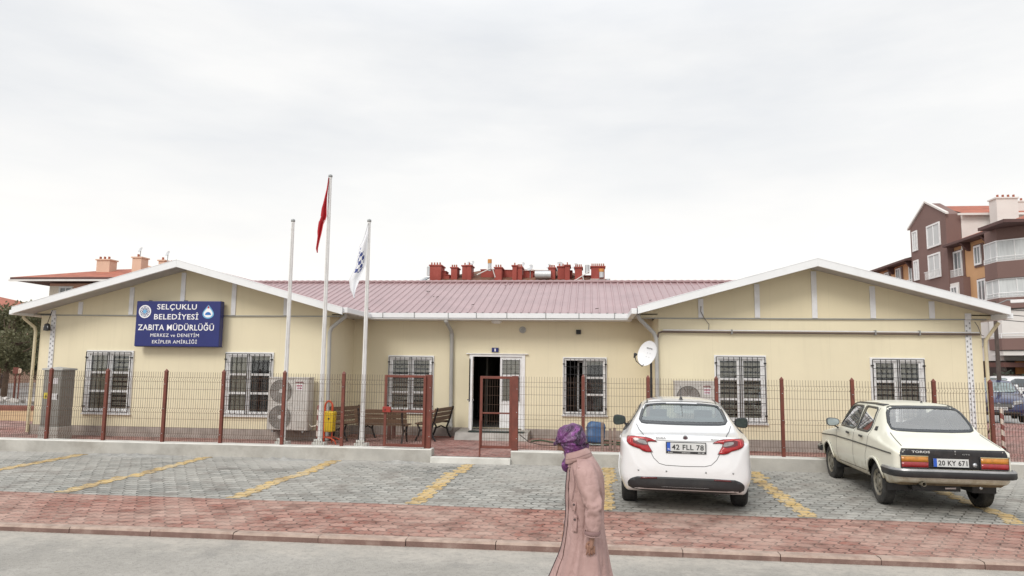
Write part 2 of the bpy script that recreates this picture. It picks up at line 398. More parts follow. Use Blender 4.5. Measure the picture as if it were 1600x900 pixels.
# low walls under the fence
def low_wall(x0,x1,label):
    n=max(2,int((x1-x0)/.5)); mb=MB()
    yf,yb=13.93,14.2; prof=[(yf,0),(yf+.004,.31),(yf+.016,.328),(yb-.015,.33),(yb,.31),(yb,0)]
    vs=[];fs=[]
    for i in range(n+1):
        x=x0+(x1-x0)*i/n; dz=.006*noise.noise(Vector((x*1.3,3,0)))
        for y,z in prof: vs.append((x,y+(.006*noise.noise(Vector((x*.9,z*4,7)))),z+dz if z>.1 else -.1))
    m=len(prof)
    for i in range(n):
        for k in range(m-1): fs.append((i*m+k,(i+1)*m+k,(i+1)*m+k+1,i*m+k+1)); mb.mi.append(1 if k in(1,2,3) else 0)
    fs.append(tuple(range(m))); fs.append(tuple(range(n*m,(n+1)*m))); mb.mi+= [0,0]
    mb.v=vs; mb.f=fs
    return tag(mb.build('low_wall',[CONC,CONCT]),label,'low wall')
low_wall(-17.5,-3.05,'low grey concrete wall left of the gate opening, under the left fence')
low_wall(-1.5,11.5,'low grey concrete wall right of the gate opening, behind the two parked sedans')
mb=MB(); mb.box(-3.05,-1.5,13.84,14.03,-.05,.192); tag(mb.build('threshold',CONCT,bevel=.01),kind='structure')
mb=MB(); mb.box(-45,-13.3,23.9,24.15,0,.36); tag(mb.build('garden_edging',M('red edging',(.20,.08,.065),.8,0,.2,3,.4),bevel=.02),'low red edging wall along the far side of the sandy patch','low wall')
# cement skirts and rubble in front of the left wall
GRAV=M('spilled mortar',(.33,.325,.305),.95,0,.2,8,.9,30,(.36,.34,.31),.7,6)
for (x,y,sx,sy,h,lb) in ((-9.0,13.75,1.3,.20,.035,'pale spill of dried mortar at the foot of the wall, below the blue sign'),(-5.9,13.72,.9,.2,.035,'grey mortar spill at the foot of the wall under the leftmost flagpole'),(-3.6,13.76,.35,.16,.05,'small heap of dried mortar at the wall foot beside the gate opening')):
    mb=MB(); vs=[];fs=[];n=28;r=8
    for j in range(r+1):
        for i in range(n):
            a=2*PI*i/n; q=j/r; wob=1+.8*noise.noise(Vector((math.cos(a)*1.5,math.sin(a)*1.5,x)))
            X=x+sx*q*math.cos(a)*wob; Y=min(13.925,y+sy*q*math.sin(a)*wob); hh=h*(1-q*q)*(.6+1.8*noise.noise(Vector((X*9,Y*9,1))))
            vs.append((X,Y,gz(Y)-.004+max(0,hh)))
    for j in range(r):
        for i in range(n): i2=(i+1)%n; fs.append((j*n+i,j*n+i2,(j+1)*n+i2,(j+1)*n+i))
    mb.add(vs,fs); tag(mb.build('mortar_spill',GRAV,smooth=True),lb,'mortar spill','mortar spills along the low wall')
# ------------------------------------------------------------------ the office building
B=empty('office_building',(-2.4,18.0,.2),0,'long single-storey cream office building with two gabled wings and a pink metal roof','building')
Binv=Matrix.Translation((2.4,-18.0,-.2))
def NB():
    m=MB(); m.T=Binv; return m
LW=(-13.34,-6.04); RW=(1.53,8.27); YF=16.2; YM=18.0
WIN=[ # x0,x1,z0,z1,y, left, right
 (-12.03,-10.88,.75,2.19,YF,'curtain','blind'),
 (-8.51,-7.38,.76,2.18,YF,'curtain','dark'),
 (2.75,3.79,.81,2.22,YF,'blind','blind'),
 (6.01,7.06,.82,2.20,YF,'blind','blind'),
 (-5.08,-3.95,.79,2.17,YM,'blind','blind'),
 (-.63,.40,.80,2.17,YM,'open','dark')]
DOOR=(-2.99,-1.62,.42,2.25)
def wall_panel(mb,x0,x1,z0,z1,y0,y1,holes):
    cuts=sorted({x0,x1,*[h[0] for h in holes],*[h[1] for h in holes]})
    for a,b in zip(cuts,cuts[1:]):
        hs=sorted([(h[2],h[3]) for h in holes if h[0]<=a+1e-6 and h[1]>=b-1e-6])
        z=z0
        for p,q in hs:
            if p>z: mb.box(a,b,y0,y1,z,p)
            z=q
        if z<z1: mb.box(a,b,y0,y1,z,z1)
mb=NB(); mb.cur=0
PZ=.43
wall_panel(mb,*LW,PZ,3.06,YF,YF+.15,[(w_[0],w_[1],w_[2],w_[3]) for w_ in WIN if w_[4]==YF and w_[0]<-6])
wall_panel(mb,*RW,PZ,3.05,YF,YF+.15,[(w_[0],w_[1],w_[2],w_[3]) for w_ in WIN if w_[4]==YF and w_[0]>0])
wall_panel(mb,LW[1]-.02,RW[0]+.02,.41,3.3,YM,YM+.15,[(w_[0],w_[1],w_[2],w_[3]) for w_ in WIN if w_[4]==YM]+[DOOR])
# side walls and back
mb.box(LW[0],LW[0]+.15,YF+.15,24.4,PZ,3.1); mb.box(LW[1]-.15,LW[1],YF+.15,YM,PZ,3.1)
mb.box(RW[0],RW[0]+.15,YF+.15,YM,PZ,3.1); mb.box(RW[1]-.15,RW[1],YF+.15,24.4,PZ,3.1)
mb.box(LW[0]+.15,RW[1]-.15,24.25,24.4,.2,3.3)
mb.build('wall',CREAM,B)
# gable cladding above the joint line, running out to the eaves
AL=(-9.5,4.16,15.52); AR=(4.77,4.12,15.52)
SL=.272
def gable(ax,az,xl,xr,z0,lab):
    m=NB()
    zl=az-SL*(ax-xl); zr=az-SL*(xr-ax)
    m.prism([(xl,max(z0,zl-.01)),(xl,z0) if zl>z0 else (xl,z0-.001),(xr,z0),(xr,max(z0+.001,zr)),(ax,az)],'y',YF-.03,YF+.12)
    m.build('gable_panel',CREAM2,B)
    m=NB(); m.box(xl+.1,xr-.1,YF-.042,YF-.001,z0-.022,z0-.002); m.build('joint_flashing',GREYM,B)
gable(-9.5,4.22,-13.44,-5.66,3.075,'')
gable(4.77,4.19,1.08,8.47,3.065,'')
# white posts on the gables
def vstrip(x,z0,z1,w_=.11,perf=False):
    m=NB(); m.box(x-w_/2,x+w_/2,YF-.055,YF-.031,z0,z1)
    if perf:
        z=z0+.05
        m.cur=1
        while z<z1-.05:
            m.box(x-w_/2+.018,x-w_/2+.045,YF-.058,YF-.054,z,z+.05); m.box(x+w_/2-.045,x+w_/2-.018,YF-.058,YF-.054,z+.05,z+.10); z+=.12
    m.build('trim_strip',[TRIM,GREYM],B)
for x in (-12.3,-10.99,-9.69,-8.4,-7.1): vstrip(x,3.08,4.18-SL*abs(x+9.5)-.03)
for x in (2.45,3.66,4.87,6.08,7.28): vstrip(x,3.07,4.15-SL*abs(x-4.77)-.03)
def cstrip(x,top):
    m=NB(); m.box(x-.06,x+.06,YF-.024,YF-.003,PZ,3.05)
    m.box(x-.06,x+.06,YF-.058,YF-.033,3.05,top)
    z=PZ+.05; m.cur=1
    while z<3.0:
        m.box(x-.045,x-.02,YF-.028,YF-.0235,z,z+.04); m.box(x+.02,x+.045,YF-.028,YF-.0235,z+.055,z+.095); z+=.11
    m.build('corner_trim',[TRIM,GREYM],B)
cstrip(-13.0,3.18); cstrip(8.0,3.18)
m=NB(); m.box(LW[0]-.06,LW[1]+.04,YF-.05,24.45,.15,PZ); m.box(RW[0]-.04,RW[1]+.06,YF-.05,24.45,.15,PZ+.01)
m.box(LW[1]+.04,DOOR[0]-.02,YM-.05,24.2,.15,.42); m.box(DOOR[1]+.02,RW[0]-.04,YM-.05,24.2,.15,.42)
m.build('plinth',PLINTH,B,bevel=.008)
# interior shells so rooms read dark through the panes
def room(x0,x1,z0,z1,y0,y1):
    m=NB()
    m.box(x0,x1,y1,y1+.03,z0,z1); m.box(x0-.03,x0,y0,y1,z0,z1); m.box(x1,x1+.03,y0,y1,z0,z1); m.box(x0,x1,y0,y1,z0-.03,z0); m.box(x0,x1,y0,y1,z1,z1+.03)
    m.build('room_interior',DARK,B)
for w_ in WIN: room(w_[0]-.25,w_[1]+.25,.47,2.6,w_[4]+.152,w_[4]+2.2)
m=NB()
x0,x1=DOOR[0]-.05,DOOR[1]+.05
m.cur=0; m.box(x0-.4,x0-.37,YM+.152,YM+4,.2,2.9); m.box(x1+.4,x1+.43,YM+.152,YM+4,.2,2.9); m.box(x0-.4,x1+.4,YM+4,YM+4.03,.2,2.9); m.box(x0-.4,x1+.4,YM+.152,YM+4,2.9,2.93)
m.cur=1; m.box(x0-.4,x1+.4,YM+.152,YM+4,.2,.418)
m.cur=2; m.box(x0+.5,x0+1.35,YM+3.93,YM+3.995,.42,2.1)
m.cur=0; m.box(x0+.28,x0+.33,YM+1.2,YM+4,.42,2.9)
m.build('hallway',[HALL,M('hall floor',(.2,.2,.19),.4),DARK],B)
# ---- windows
def window(w_,kl,kr):
    x0,x1,z0,z1,y=w_[:5]
    f=NB()
    t=.055
    # outer casing, proud of the wall
    f.box(x0-.03,x0+t,y-.035,y+.09,z0-.02,z1+.03); f.box(x1-t,x1+.03,y-.035,y+.09,z0-.02,z1+.03)
    f.box(x0+t,x1-t,y-.035,y+.09,z1-t,z1+.03); f.box(x0-.05,x1+.05,y-.06,y+.09,z0-.055,z0-.02); f.box(x0+t,x1-t,y-.035,y+.09,z0-.02,z0+t)
    xm=(x0+x1)/2; f.box(xm-.035,xm+.035,y-.028,y+.07,z0+t,z1-t)
    sash=[(x0+t,xm-.035,kl),(xm+.035,x1-t,kr)]
    za,zb=z0+t,z1-t
    for a,b,k in sash:
        if k=='open':
            T=f.T; f.T=f.T@Matrix.Translation((b,y+.05,0))@Matrix.Rotation(math.radians(-68),4,'Z')
            L=b-a
            f.box(-L,-L+.05,0,.04,za,zb); f.box(-.05,0,0,.04,za,zb); f.box(-L,0,0,.04,za,za+.05); f.box(-L,0,0,.04,zb-.05,zb); f.T=T
            continue
        s=.035 if k!='dark' else .012
        f.box(a,a+s,y-.01,y+.05,za,zb); f.box(b-s,b,y-.01,y+.05,za,zb); f.box(a+s,b-s,y-.01,y+.05,za,za+s); f.box(a+s,b-s,y-.01,y+.05,zb-s,zb)
        for q in (1/3,2/3):
            zc=za+(zb-za)*(1-q)
            f.box(a+s,b-s,y-.008,y+.04,zc-.026,zc+.026)
    fr=f.build('window',WHITE,B,bevel=.003)
    g=NB()
    for a,b,k in sash:
        if k!='open': g.box(a+.01,b-.01,y+.018,y+.026,za+.01,zb-.01)
    g.build('pane',GLW,fr)
    gr=NB(); gy=y-.085
    def bar(xa,xb,ya,yb): pass
    xs=[x0+.03,x1-.03]
    n=4
    for a,b,k in sash:
        for i in range(1,n): gr.box(a+(b-a)*i/n-.006,a+(b-a)*i/n+.006,gy,gy+.012,za-.04,zb+.045)
    for xx in (x0+.005,xm-.02,xm+.02,x1-.005): gr.box(xx-.008,xx+.008,gy,gy+.014,z0,z1-.01)
    for i in range(8):
        zz=z0+.01+(z1-z0-.02)*i/7
        r_=.008 if i in(0,7) else .0055
        gr.box(x0+.005,x1-.005,gy-.004,gy+.007,zz-r_,zz+r_)
    # ornament scrolls in the middle of the grille
    for a,b,k in sash:
        cx=(a+b)/2
        for cz in (z1-.27,z0+.30):
            for sgn in (-1,1):
                pts=[]
                for q in range(9):
                    th=q/8*1.5*PI; r2=.06*(1-q/12)
                    pts.append((cx+sgn*(.07-r2*math.cos(th)),gy-.006,cz+r2*math.sin(th)))
                gr.tube(pts,.0045,4)
    for xx in (x0+.0,x1-.0):
        for zz in (z0+.14,z1-.14): gr.box(xx-.025,xx+.025,gy,y-.034,zz-.012,zz+.012)
    gr.build('grille',IRON,fr)
    for a,b,k in sash:
        bl=NB()
        if k=='blind':
            z=za
            i=0
            while z<zb-.05:
                bl.cur=0
                bl.add([(a-.02,y+.075,z),(b+.02,y+.075,z),(b+.02,y+.085+.012*(i%2),z+.075),(a-.02,y+.085+.012*(i%2),z+.075)],[(0,1,2,3)])
                z+=.115; i+=1
        elif k=='curtain':
            n=26; vs=[];fs=[]
            for i in range(n+1):
                xx=a-.02+(b-a+.04)*i/n; yy=y+.09+.018*math.sin(i*1.7)+.008*math.sin(i*.6)
                vs+=[(xx,yy,za-.02),(xx,yy,zb+.02)]
            for i in range(n): fs.append((2*i,2*i+2,2*i+3,2*i+1))
            bl.cur=1; bl.add(vs,fs)
        elif k=='dark':
            bl.cur=1; bl.box(a-.02,b+.02,y+.09,y+.10,zb-.1,zb+.02)
            bl.cur=0
        if bl.v: bl.build('blind',[BLIND,BLIND2],fr,fix=False)
    return fr
for w_ in WIN: window(w_,w_[5],w_[6])
# clutter on the sill inside the open window
m=NB()
for (x,z,a,b) in ((0,.9,.09,.2),(.1,.9,.09,.14),(.24,.92,.09,.26),(.06,1.38,.2,.03),(.26,1.3,.07,.12)): m.obox((x,YM+.4,z+b/2),(a,.1,b),.2)
m.build('shelf_clutter',M('grey clutter',(.22,.22,.23),.6,0,.5,3,0),B,bevel=.01)
# ---- door
x0,x1,z0,z1=DOOR
f=NB(); f.box(x0-.02,x0+.06,YM-.03,YM+.1,z0-.03,z1); f.box(x1-.06,x1+.02,YM-.03,YM+.1,z0-.03,z1); f.box(x0+.06,x1-.06,YM-.03,YM+.1,z1-.06,z1)
f.box(x0-.1,x1+.1,YM-.06,YM-.0,z1+.0,z1+.02)
fr=f.build('door_frame',WHITE,B,bevel=.004)
xm=x0+.06+(x1-x0-.12)*.56
def leaf(m,L,za,zb):
    m.cur=0
    m.box(0,.07,0,.05,za,zb); m.box(L-.07,L,0,.05,za,zb); m.box(.07,L-.07,0,.05,zb-.08,zb); m.box(.07,L-.07,0,.05,za,za+.08)
    mid=za+(zb-za)*.36; m.box(.07,L-.07,0,.05,mid-.04,mid+.04); m.box(.07,L-.07,0,.05,mid+.62,mid+.69)
    m.box(.07,L-.07,.012,.035,za+.08,mid-.04)
    m.box(.12,L-.12,.006,.014,za+.14,mid-.10)
    m.cur=1; m.box(.07,L-.07,.02,.028,mid+.04,zb-.08)
    m.cur=2
    m.box(.075,L-.075,.04,.045,mid+.04,zb-.08)
    m.cur=3
    zz=mid+.06
    while zz<zb-.08: m.box(.05,L-.05,-.03,-.022,zz-.004,zz+.004); zz+=.11
    k=4
    for i in range(k+1):
        xx=.06+(L-.12)*i/k; m.box(xx-.005,xx+.005,-.034,-.024,mid+.02,zb-.06)
# fixed right leaf
m=NB(); m.T=Binv@Matrix.Translation((xm,YM+.005,0)); leaf(m,x1-.06-xm,z0,z1-.06)
m.build('door',[WHITE,GLW,BLIND,IRON],B)
m=NB(); L=xm-x0-.06; m.T=Binv@Matrix.Translation((x0+.04,YM-.03,0))@Matrix.Rotation(math.radians(-83),4,'Z'); leaf(m,L,z0,z1-.06)
dl=m.build('door',[WHITE,GLW,BLIND,IRON],B)
m=NB(); m.T=Binv@Matrix.Translation((x0+.04,YM-.03,0))@Matrix.Rotation(math.radians(-83),4,'Z')
for yy in (-.05,.07): m.box(L-.06,L-.03,yy-.02,yy+.02,1.12,1.15); m.box(L-.14,L-.03,yy-.01,yy+.01,1.13,1.15)
m.build('handle',CHROME,dl)
# ---- roofs
def corrugated(m,p0,p1,q0,q1,pitch=.19,rib=.030,h=.022,th=.03):
    # p0->p1 eave line, q0->q1 ridge line (same direction). ribs run eave->ridge
    p0,p1,q0,q1=map(Vector,(p0,p1,q0,q1)); L=(p1-p0).length; n=int(L/pitch)
    nrm=((p1-p0).cross(q0-p0)).normalized()
    if nrm.z<0: nrm=-nrm
    vs=[];fs=[];prof=[]
    for i in range(n):
        a=i*pitch
        prof+=[(a,0),(a+pitch-rib*2,0),(a+pitch-rib*1.5,h),(a+pitch-rib*.5,h)]
    prof.append((n*pitch,0)); prof.append((L,0))
    for s,hh in prof:
        t=s/L; a=p0.lerp(p1,t)+nrm*hh; b=q0.lerp(q1,t)+nrm*hh; vs+=[a,b]
    for i in range(len(prof)-1): fs.append((2*i,2*i+2,2*i+3,2*i+1))
    o=len(vs); vs+=[v-nrm*th-nrm*0 for v in (p0,p1,q1,q0)]; fs.append((o,o+1,o+2,o+3))
    m.add(vs,fs)
m=NB()
RY,RZ=21.0,4.42; EY,EZ=17.40,3.24
corrugated(m,(-13.6,EY,EZ),(8.5,EY,EZ),(-13.6,RY,RZ),(8.5,RY,RZ))
corrugated(m,(-13.6,2*RY-EY,EZ),(8.5,2*RY-EY,EZ),(-13.6,RY,RZ),(8.5,RY,RZ))
m.build('main_roof',ROOFP,B,fix=False)
m=NB()
n=int((8.5+13.6)/.19)
for i in range(n): m.tube([(-13.6+i*.19,RY,RZ+.03),(-13.6+i*.19+.11,RY,RZ+.045),(-13.6+i*.19+.19,RY,RZ+.03)],.045,6,False)
m.build('ridge_cap',ROOFP,B)
for (ax,xl,xr,az) in ((-9.5,-13.55,-5.5,4.275),(4.77,1.03,8.5,4.245)):
    m=NB(); yb=21.0; yf=15.56
    corrugated(m,(xl,yf,az-SL*(ax-xl)),(xl,yb,az-SL*(ax-xl)),(ax,yf,az),(ax,yb,az))
    corrugated(m,(xr,yf,az-SL*(xr-ax)),(xr,yb,az-SL*(xr-ax)),(ax,yf,az),(ax,yb,az))
    m.build('wing_roof',ROOFP,B,fix=False)
    # barge board (white fascia) + soffit
    m=NB(); t=.15
    zl,zr=az-SL*(ax-xl),az-SL*(xr-ax)
    m.prism([(xl,zl+.02),(xl,zl-t+.02),(ax,az-t+.02),(ax,az+.03)],'y',15.49,15.55)
    m.prism([(xr,zr+.02),(xr,zr-t+.02),(ax+.001,az-t+.02),(ax+.001,az+.03)],'y',15.49,15.55)
    # fold over the top edge
    m.prism([(xl,zl+.021),(ax,az+.031),(ax,az+.045),(xl,zl+.035)],'y',15.485,15.63)
    m.prism([(xr,zr+.021),(ax,az+.031),(ax,az+.045),(xr,zr+.035)],'y',15.485,15.63)
    m.build('barge_board',FASCIA,B,bevel=.004)
    m=NB()
    m.prism([(xl+.02,zl-.06),(ax,az-.06),(ax,az-.085),(xl+.02,zl-.085)],'y',15.552,YF-.031)
    m.prism([(xr-.02,zr-.06),(ax+.001,az-.06),(ax+.001,az-.085),(xr-.02,zr-.085)],'y',15.552,YF-.031)
    for sx in (xl+.02,xr-.02):
        d_=1 if sx<ax else -1
        m.box(min(sx,sx+d_*.46),max(sx,sx+d_*.46),YF-.03,(YM-.5 if (sx>-8 and sx<2) else 24),(zl if sx<ax else zr)-.10,(zl if sx<ax else zr)-.075)
    m.build('soffit',SOFFIT,B)
# gutters
def gutter(pts,name='gutter'):
    m=NB(); m.tube(pts,.075,8,rads=[.075]*len(pts)); return m
m=NB()
m.prism([(17.32,3.24),(17.32,3.12),(17.46,3.12),(17.46,3.24),(17.445,3.24),(17.445,3.135),(17.335,3.135),(17.335,3.24)],'x',-5.52,1.05)
m.cur=1
x=-5.5
for x in (-5.1,-4.3,-3.45,-2.75,-2.0,-1.05,-.25,.6): m.box(x-.01,x+.01,17.312,17.322,3.115,3.245)
m.cur=0; m.box(-5.5,1.02,17.34,YM-.002,3.085,3.11)
m.build('gutter',[FASCIA,GREYM],B)
for xs,sg in ((-5.52,-1),(1.02,1)):
    m=NB(); zz=3.10
    a=xs; b=xs-sg*.12
    lo,hi=min(a,b),max(a,b)
    vs=[]
    # runs from the wing's eave corner back to the main gutter
    x_end=xs-(.0)*sg
    m.prism([(lo,zz+.12),(lo,zz-.0),(hi,zz-.0),(hi,zz+.12)],'y',15.56,17.45)
    m.build('side_gutter',FASCIA,B,bevel=.01)
for xs in (-13.6,8.52):
    m=NB(); m.box(xs-.06,xs+.06,15.56,24.3,3.03,3.14); m.build('side_gutter',FASCIA,B,bevel=.01)
CRPIPE=M('cream pipe',(.60,.53,.36),.5)
GPIPE=M('grey pvc pipe',(.42,.42,.40),.45,0,.1,4,.05,30,(.3,.28,.25),.4,4)
def pipe(pts,mat,r=.045):
    m=NB(); m.tube(pts,r,10); m.build('downpipe',mat,B,smooth='auto')
pipe([(-13.62,15.95,3.02),(-13.6,15.97,2.96),(-13.42,16.1,2.76),(-13.40,16.12,2.66),(-13.40,16.12,.25)],CRPIPE,.035)
pipe([(8.5,15.95,2.98),(8.47,15.97,2.93),(8.32,16.13,2.62),(8.31,16.14,2.5),(8.33,16.14,.25)],CRPIPE,.035)
pipe([(-5.58,16.0,3.13),(-5.6,16.02,3.05),(-5.95,16.12,2.8),(-6.0,16.12,2.68),(-5.97,16.12,.22)],GPIPE)
pipe([(1.07,16.0,3.12),(1.1,16.02,3.03),(1.42,16.12,2.72),(1.47,16.12,2.6),(1.5,16.12,.22)],GPIPE)
pipe([(-3.52,17.40,3.13),(-3.52,17.42,3.03),(-3.48,17.88,2.84),(-3.47,17.93,2.74),(-3.45,17.93,.46)],GPIPE,.05)
m=NB(); m.tube([(-3.52,17.40,3.13),(-3.52,17.42,3.03)],.06,10); m.tube([(-3.47,17.93,2.77),(-3.47,17.93,2.68)],.056,10); m.tube([(-3.45,17.93,.50),(-3.45,17.9,.42),(-3.45,17.82,.40)],.058,10); m.build('pipe_collar',GPIPE,B)
# long service pipes along the right wing
m=NB(); m.tube([(1.50,16.10,2.62),(1.52,16.10,2.72),(1.6,16.13,2.75),(8.2,16.13,2.735)],.021,8); m.cur=1; m.tube([(1.62,16.14,2.79),(8.2,16.14,2.775)],.014,8)
m.cur=2
for x in (3.1,6.1,7.0): m.box(x-.012,x+.012,16.10,16.2,2.705,2.81)
m.build('service_pipe',[M('rusty pipe',(.12,.085,.07),.6),TRIM,GREYM],B,smooth='auto')
m=NB(); m.tube([(2.45,16.13,3.32),(2.44,16.12,3.2),(2.52,16.14,3.05),(2.62,16.15,2.92),(2.6,16.14,2.78)],.008,5); m.build('cable',M('grey cable',(.16,.15,.14),.6),B)
m=NB(); m.tube([(8.1,16.1,3.0),(8.16,16.1,2.9),(8.22,16.11,2.72),(8.27,16.1,2.7)],.008,5); m.build('cable',M('grey cable b',(.16,.15,.14),.6),B)
# vents, lamp under the eave
m=NB(); m.box(-.33,-.21,YM-.06,YM,2.77,2.88); m.cur=1
for k in range(5): m.box(-.32,-.22,YM-.066,YM-.06,2.78+k*.02,2.788+k*.02)
m.build('wall_vent',[BLACKP,DARK],B,bevel=.01)
m=NB(); m.lathe([(.085,0),(.085,-.05),(.055,-.06),(.05,-.02),(0,-.02)],20,(-1.67,YM,2.87),'y'); m.build('pipe_vent',GPIPE,B,smooth='auto')
m=NB(); m.lathe([(.0,3.0),(.08,3.005),(.12,3.03),(.135,3.06),(.13,3.085)],24,(-2.3,17.7,0)); m.build('eave_lamp',M('frosted lamp',(.75,.75,.72),.3),B,smooth=True)
# step in front of the door
m=NB(); m.prism([(17.95,.40),(17.3,.37),(17.2,.36),(17.05,.2),(17.95,.15)],'x',-3.2,-1.45)
step=m.build('door_step',M('step cement',(.33,.31,.285),.9,0,.2,4,.4),B,bevel=.01)
mb=MB(); mb.box(-2.9,-1.55,17.25,17.5,.379,.392); tag(mb.build('door_mat',M('mat',(.035,.05,.045),.95,0,.3,30,.6,90),bevel=.004),'dark door mat lying across the front edge of the entrance step','doormat')
# ------------------------------------------------------------------ signs
sg=empty('office_sign',(-9.64,15.98,2.855),0,'big blue rectangular sign with white lettering and two emblems on the left gable','sign')
m=MB(); m.box(-1.05,1.05,-.06,.11,-.535,.535); pn=m.build('panel',BLUE,sg,bevel=.012)
m=MB(); m.box(-1.058,1.058,.0,.112,-.545,-.53); m.box(-.8,-.76,.02,.1,.53,.56); m.box(.08,.14,.02,.1,.53,.56); m.build('bracket',M('dark blue metal',(.02,.025,.08),.4),sg)
def sgx(u): return -1.05+2.1*u
def row(txt,u0,u1,v0,v1,b=.012): text_mesh(txt,(sgx(u0)+sgx(u1))/2,.535-1.07*v1,1.07*(v1-v0),sgx(u1)-sgx(u0),-.066,SWHITE,sg,bold=b)
row('SELÇUKLU',.25,.72,.065,.185); row('BELEDİYESİ',.22,.745,.285,.405); row('ZABITA MÜDÜRLÜĞÜ',.035,.935,.515,.645)
row('MERKEZ ve DENETİM',.19,.765,.715,.79,.0); row('EKİPLER AMİRLİĞİ',.215,.745,.86,.935,.0)
LB=M('emblem pale blue',(.16,.42,.68),.4,0,.02); NV=M('emblem navy',(.02,.06,.20),.4,0,.02); RD=M('emblem red',(.5,.03,.03),.4,0,.02)
def disc(m,cx,cz,r,y,n=32,sx=1,r0=0):
    if r0==0: m.add([(cx+sx*r*math.cos(2*PI*k/n),y,cz+r*math.sin(2*PI*k/n)) for k in range(n)],[tuple(range(n))])
    else:
        vs=[]; 
        for k in range(n):
            a=2*PI*k/n; vs+=[(cx+r*math.cos(a),y,cz+r*math.sin(a)),(cx+r0*math.cos(a),y,cz+r0*math.sin(a))]
        m.add(vs,[(2*k,2*((k+1)%n),2*((k+1)%n)+1,2*k+1) for k in range(n)])
m=MB(); cx,cz=sgx(.105),.535-1.07*.235
m.cur=0; disc(m,cx,cz,.155,-.065); m.cur=2; disc(m,cx,cz,.125,-.068,32,1,.118)
m.cur=2
for k in range(8):
    a=2*PI*k/8; px,pz=cx+.085*math.cos(a),cz+.085*math.sin(a); disc(m,px,pz,.028,-.068,16,1,.016); disc(m,cx+.055*math.cos(a),cz+.055*math.sin(a),.014,-.0682,10)
m.cur=1; disc(m,cx,cz,.045,-.069)
m.build('emblem',[SWHITE,LB,NV],sg,fix=False)
m=MB(); cx,cz=sgx(.858),.535-1.07*.255
def drop(s,y,dz=0):
    pts=[]
    for k in range(40):
        a=2*PI*k/40; r=.13*s; x=r*math.cos(a); z=r*.78*math.sin(a)-.03
        if z>0: f_=1-(z/(r*.78))*.2; z=z*2.25; x*=max(.0,(1-(z/(r*1.75))**1.3)) if z<r*1.75 else 0
        pts.append((cx+x,y,cz+z+dz))
    m.add(pts,[tuple(range(40))])
m.cur=1; drop(1.08,-.065); m.cur=0; drop(.85,-.067,.005)
m.cur=2; m.add([(cx+.075*math.cos(PI*k/16),-.069,cz-.055+.07*math.sin(PI*k/16)) for k in range(17)],[tuple(range(17))])
m.cur=3; m.add([(cx-.03,-.069,cz+.10),(cx+.03,-.069,cz+.10),(cx,-.069,cz+.17)],[(0,1,2)])
m.build('emblem',[SWHITE,LB,M('emblem blue',(.02,.16,.5),.4,0,.02),RD],sg,fix=False)
pn_=empty('house_number_plate',(-2.36,17.97,2.36),0,'tiny blue house number plate with a white 1 above the entrance door','sign')
m=MB(); m.box(-.085,.085,-.008,.02,-.055,.055); m.build('plate',BLUE,pn_,bevel=.002)
text_mesh('1',0,-.035,.07,.03,-.012,SWHITE,pn_,bold=.03)
# flood lamp hanging under the left eave
fl=empty('flood_lamp',(-13.05,16.05,2.85),0,'black flood lamp hanging by its cable on the upper left corner of the left wing','lamp')
m=MB(); m.lathe([(.03,.05),(.06,.03),(.075,-.05),(.08,-.12),(.02,-.13)],16,(0,0,-.05)); m.build('lamp_head',BLACKP,fl,smooth='auto')
m=MB(); m.tube([(0,0,0),(.03,.02,.15),(.06,.05,.33)],.008,5); m.build('cable',BLACKP,fl)
m=MB(); m.lathe([(.0,0),(.05,.005),(.062,.01)],16,(0,-.06,-.1),'y'); m.build('lamp_glass',CHROME,fl,smooth=True)
# twigs / dry leaves lying on the roof sheets
m=MB(); LEAFD=M('dry leaf',(.06,.045,.035),.9)
for (x,t,k) in ((-4.4,.62,3),(-4.2,.42,3),(-2.35,.83,2),(-1.45,.85,1),(-5.6,.04,2),(-3.0,.2,1),(.1,.05,1),(1.6,.3,1),(-4.6,.95,1)):
    for q in range(k):
        u=x+random.uniform(-.12,.12); tt=max(.02,min(.98,t+random.uniform(-.03,.03))); y=EY+(RY-EY)*tt; z=EZ+(RZ-EZ)*tt+.05
        a=random.uniform(0,PI); l=random.uniform(.05,.16); m.tube([(u,y,z),(u+l*math.cos(a),y+l*math.sin(a)*.5,z+l*math.sin(a)*.17+.01)],.008,5)
tag(m.build('dry_twigs',LEAFD),'scattered dark dry twigs lying on the pink roof sheets','twigs',kind='stuff')
# ------------------------------------------------------------------ fence
FY=14.09
def post_mesh(m,x,y,z0=.32,z1=1.755,r=.03):
    m.box(x-r,x+r,y-r,y+r,z0,z1)
    m.add([(x-r-.006,y-r-.006,z1),(x+r+.006,y-r-.006,z1),(x+r+.006,y+r+.006,z1),(x-r-.006,y+r+.006,z1),(x,y,z1+.06)],[(0,1,4),(1,2,4),(2,3,4),(3,0,4)])
    m.cur=1
    for z in (1.5,1.0,.5): m.box(x-.008,x+.008,y-r-.01,y-r-.001,z-.008,z+.008)
    m.cur=0
BENDS=[(.345,0),(.42,0),(.455,-.035),(.49,0),(.93,0),(.965,-.035),(1.0,0),(1.56,0),(1.595,-.035),(1.63,0),(1.75,0)]
def wire_panel(m,x0,x1,y):
    n=max(2,round((x1-x0)/.05)); r=.0034
    for i in range(n+1):
        x=x0+(x1-x0)*i/n
        j=random.uniform(-.002,.002)
        m.tube([(x+j,y+b,z) for z,b in BENDS],r,4,False)
    for z in (.40,.50,.62,.79,.92,1.01,1.2,1.4,1.55,1.64): m.tube([(x0,y-.006,z),(x1,y-.006,z)],r,4,False)
SCREW=M('zinc screw',(.4,.4,.4),.3,.8)
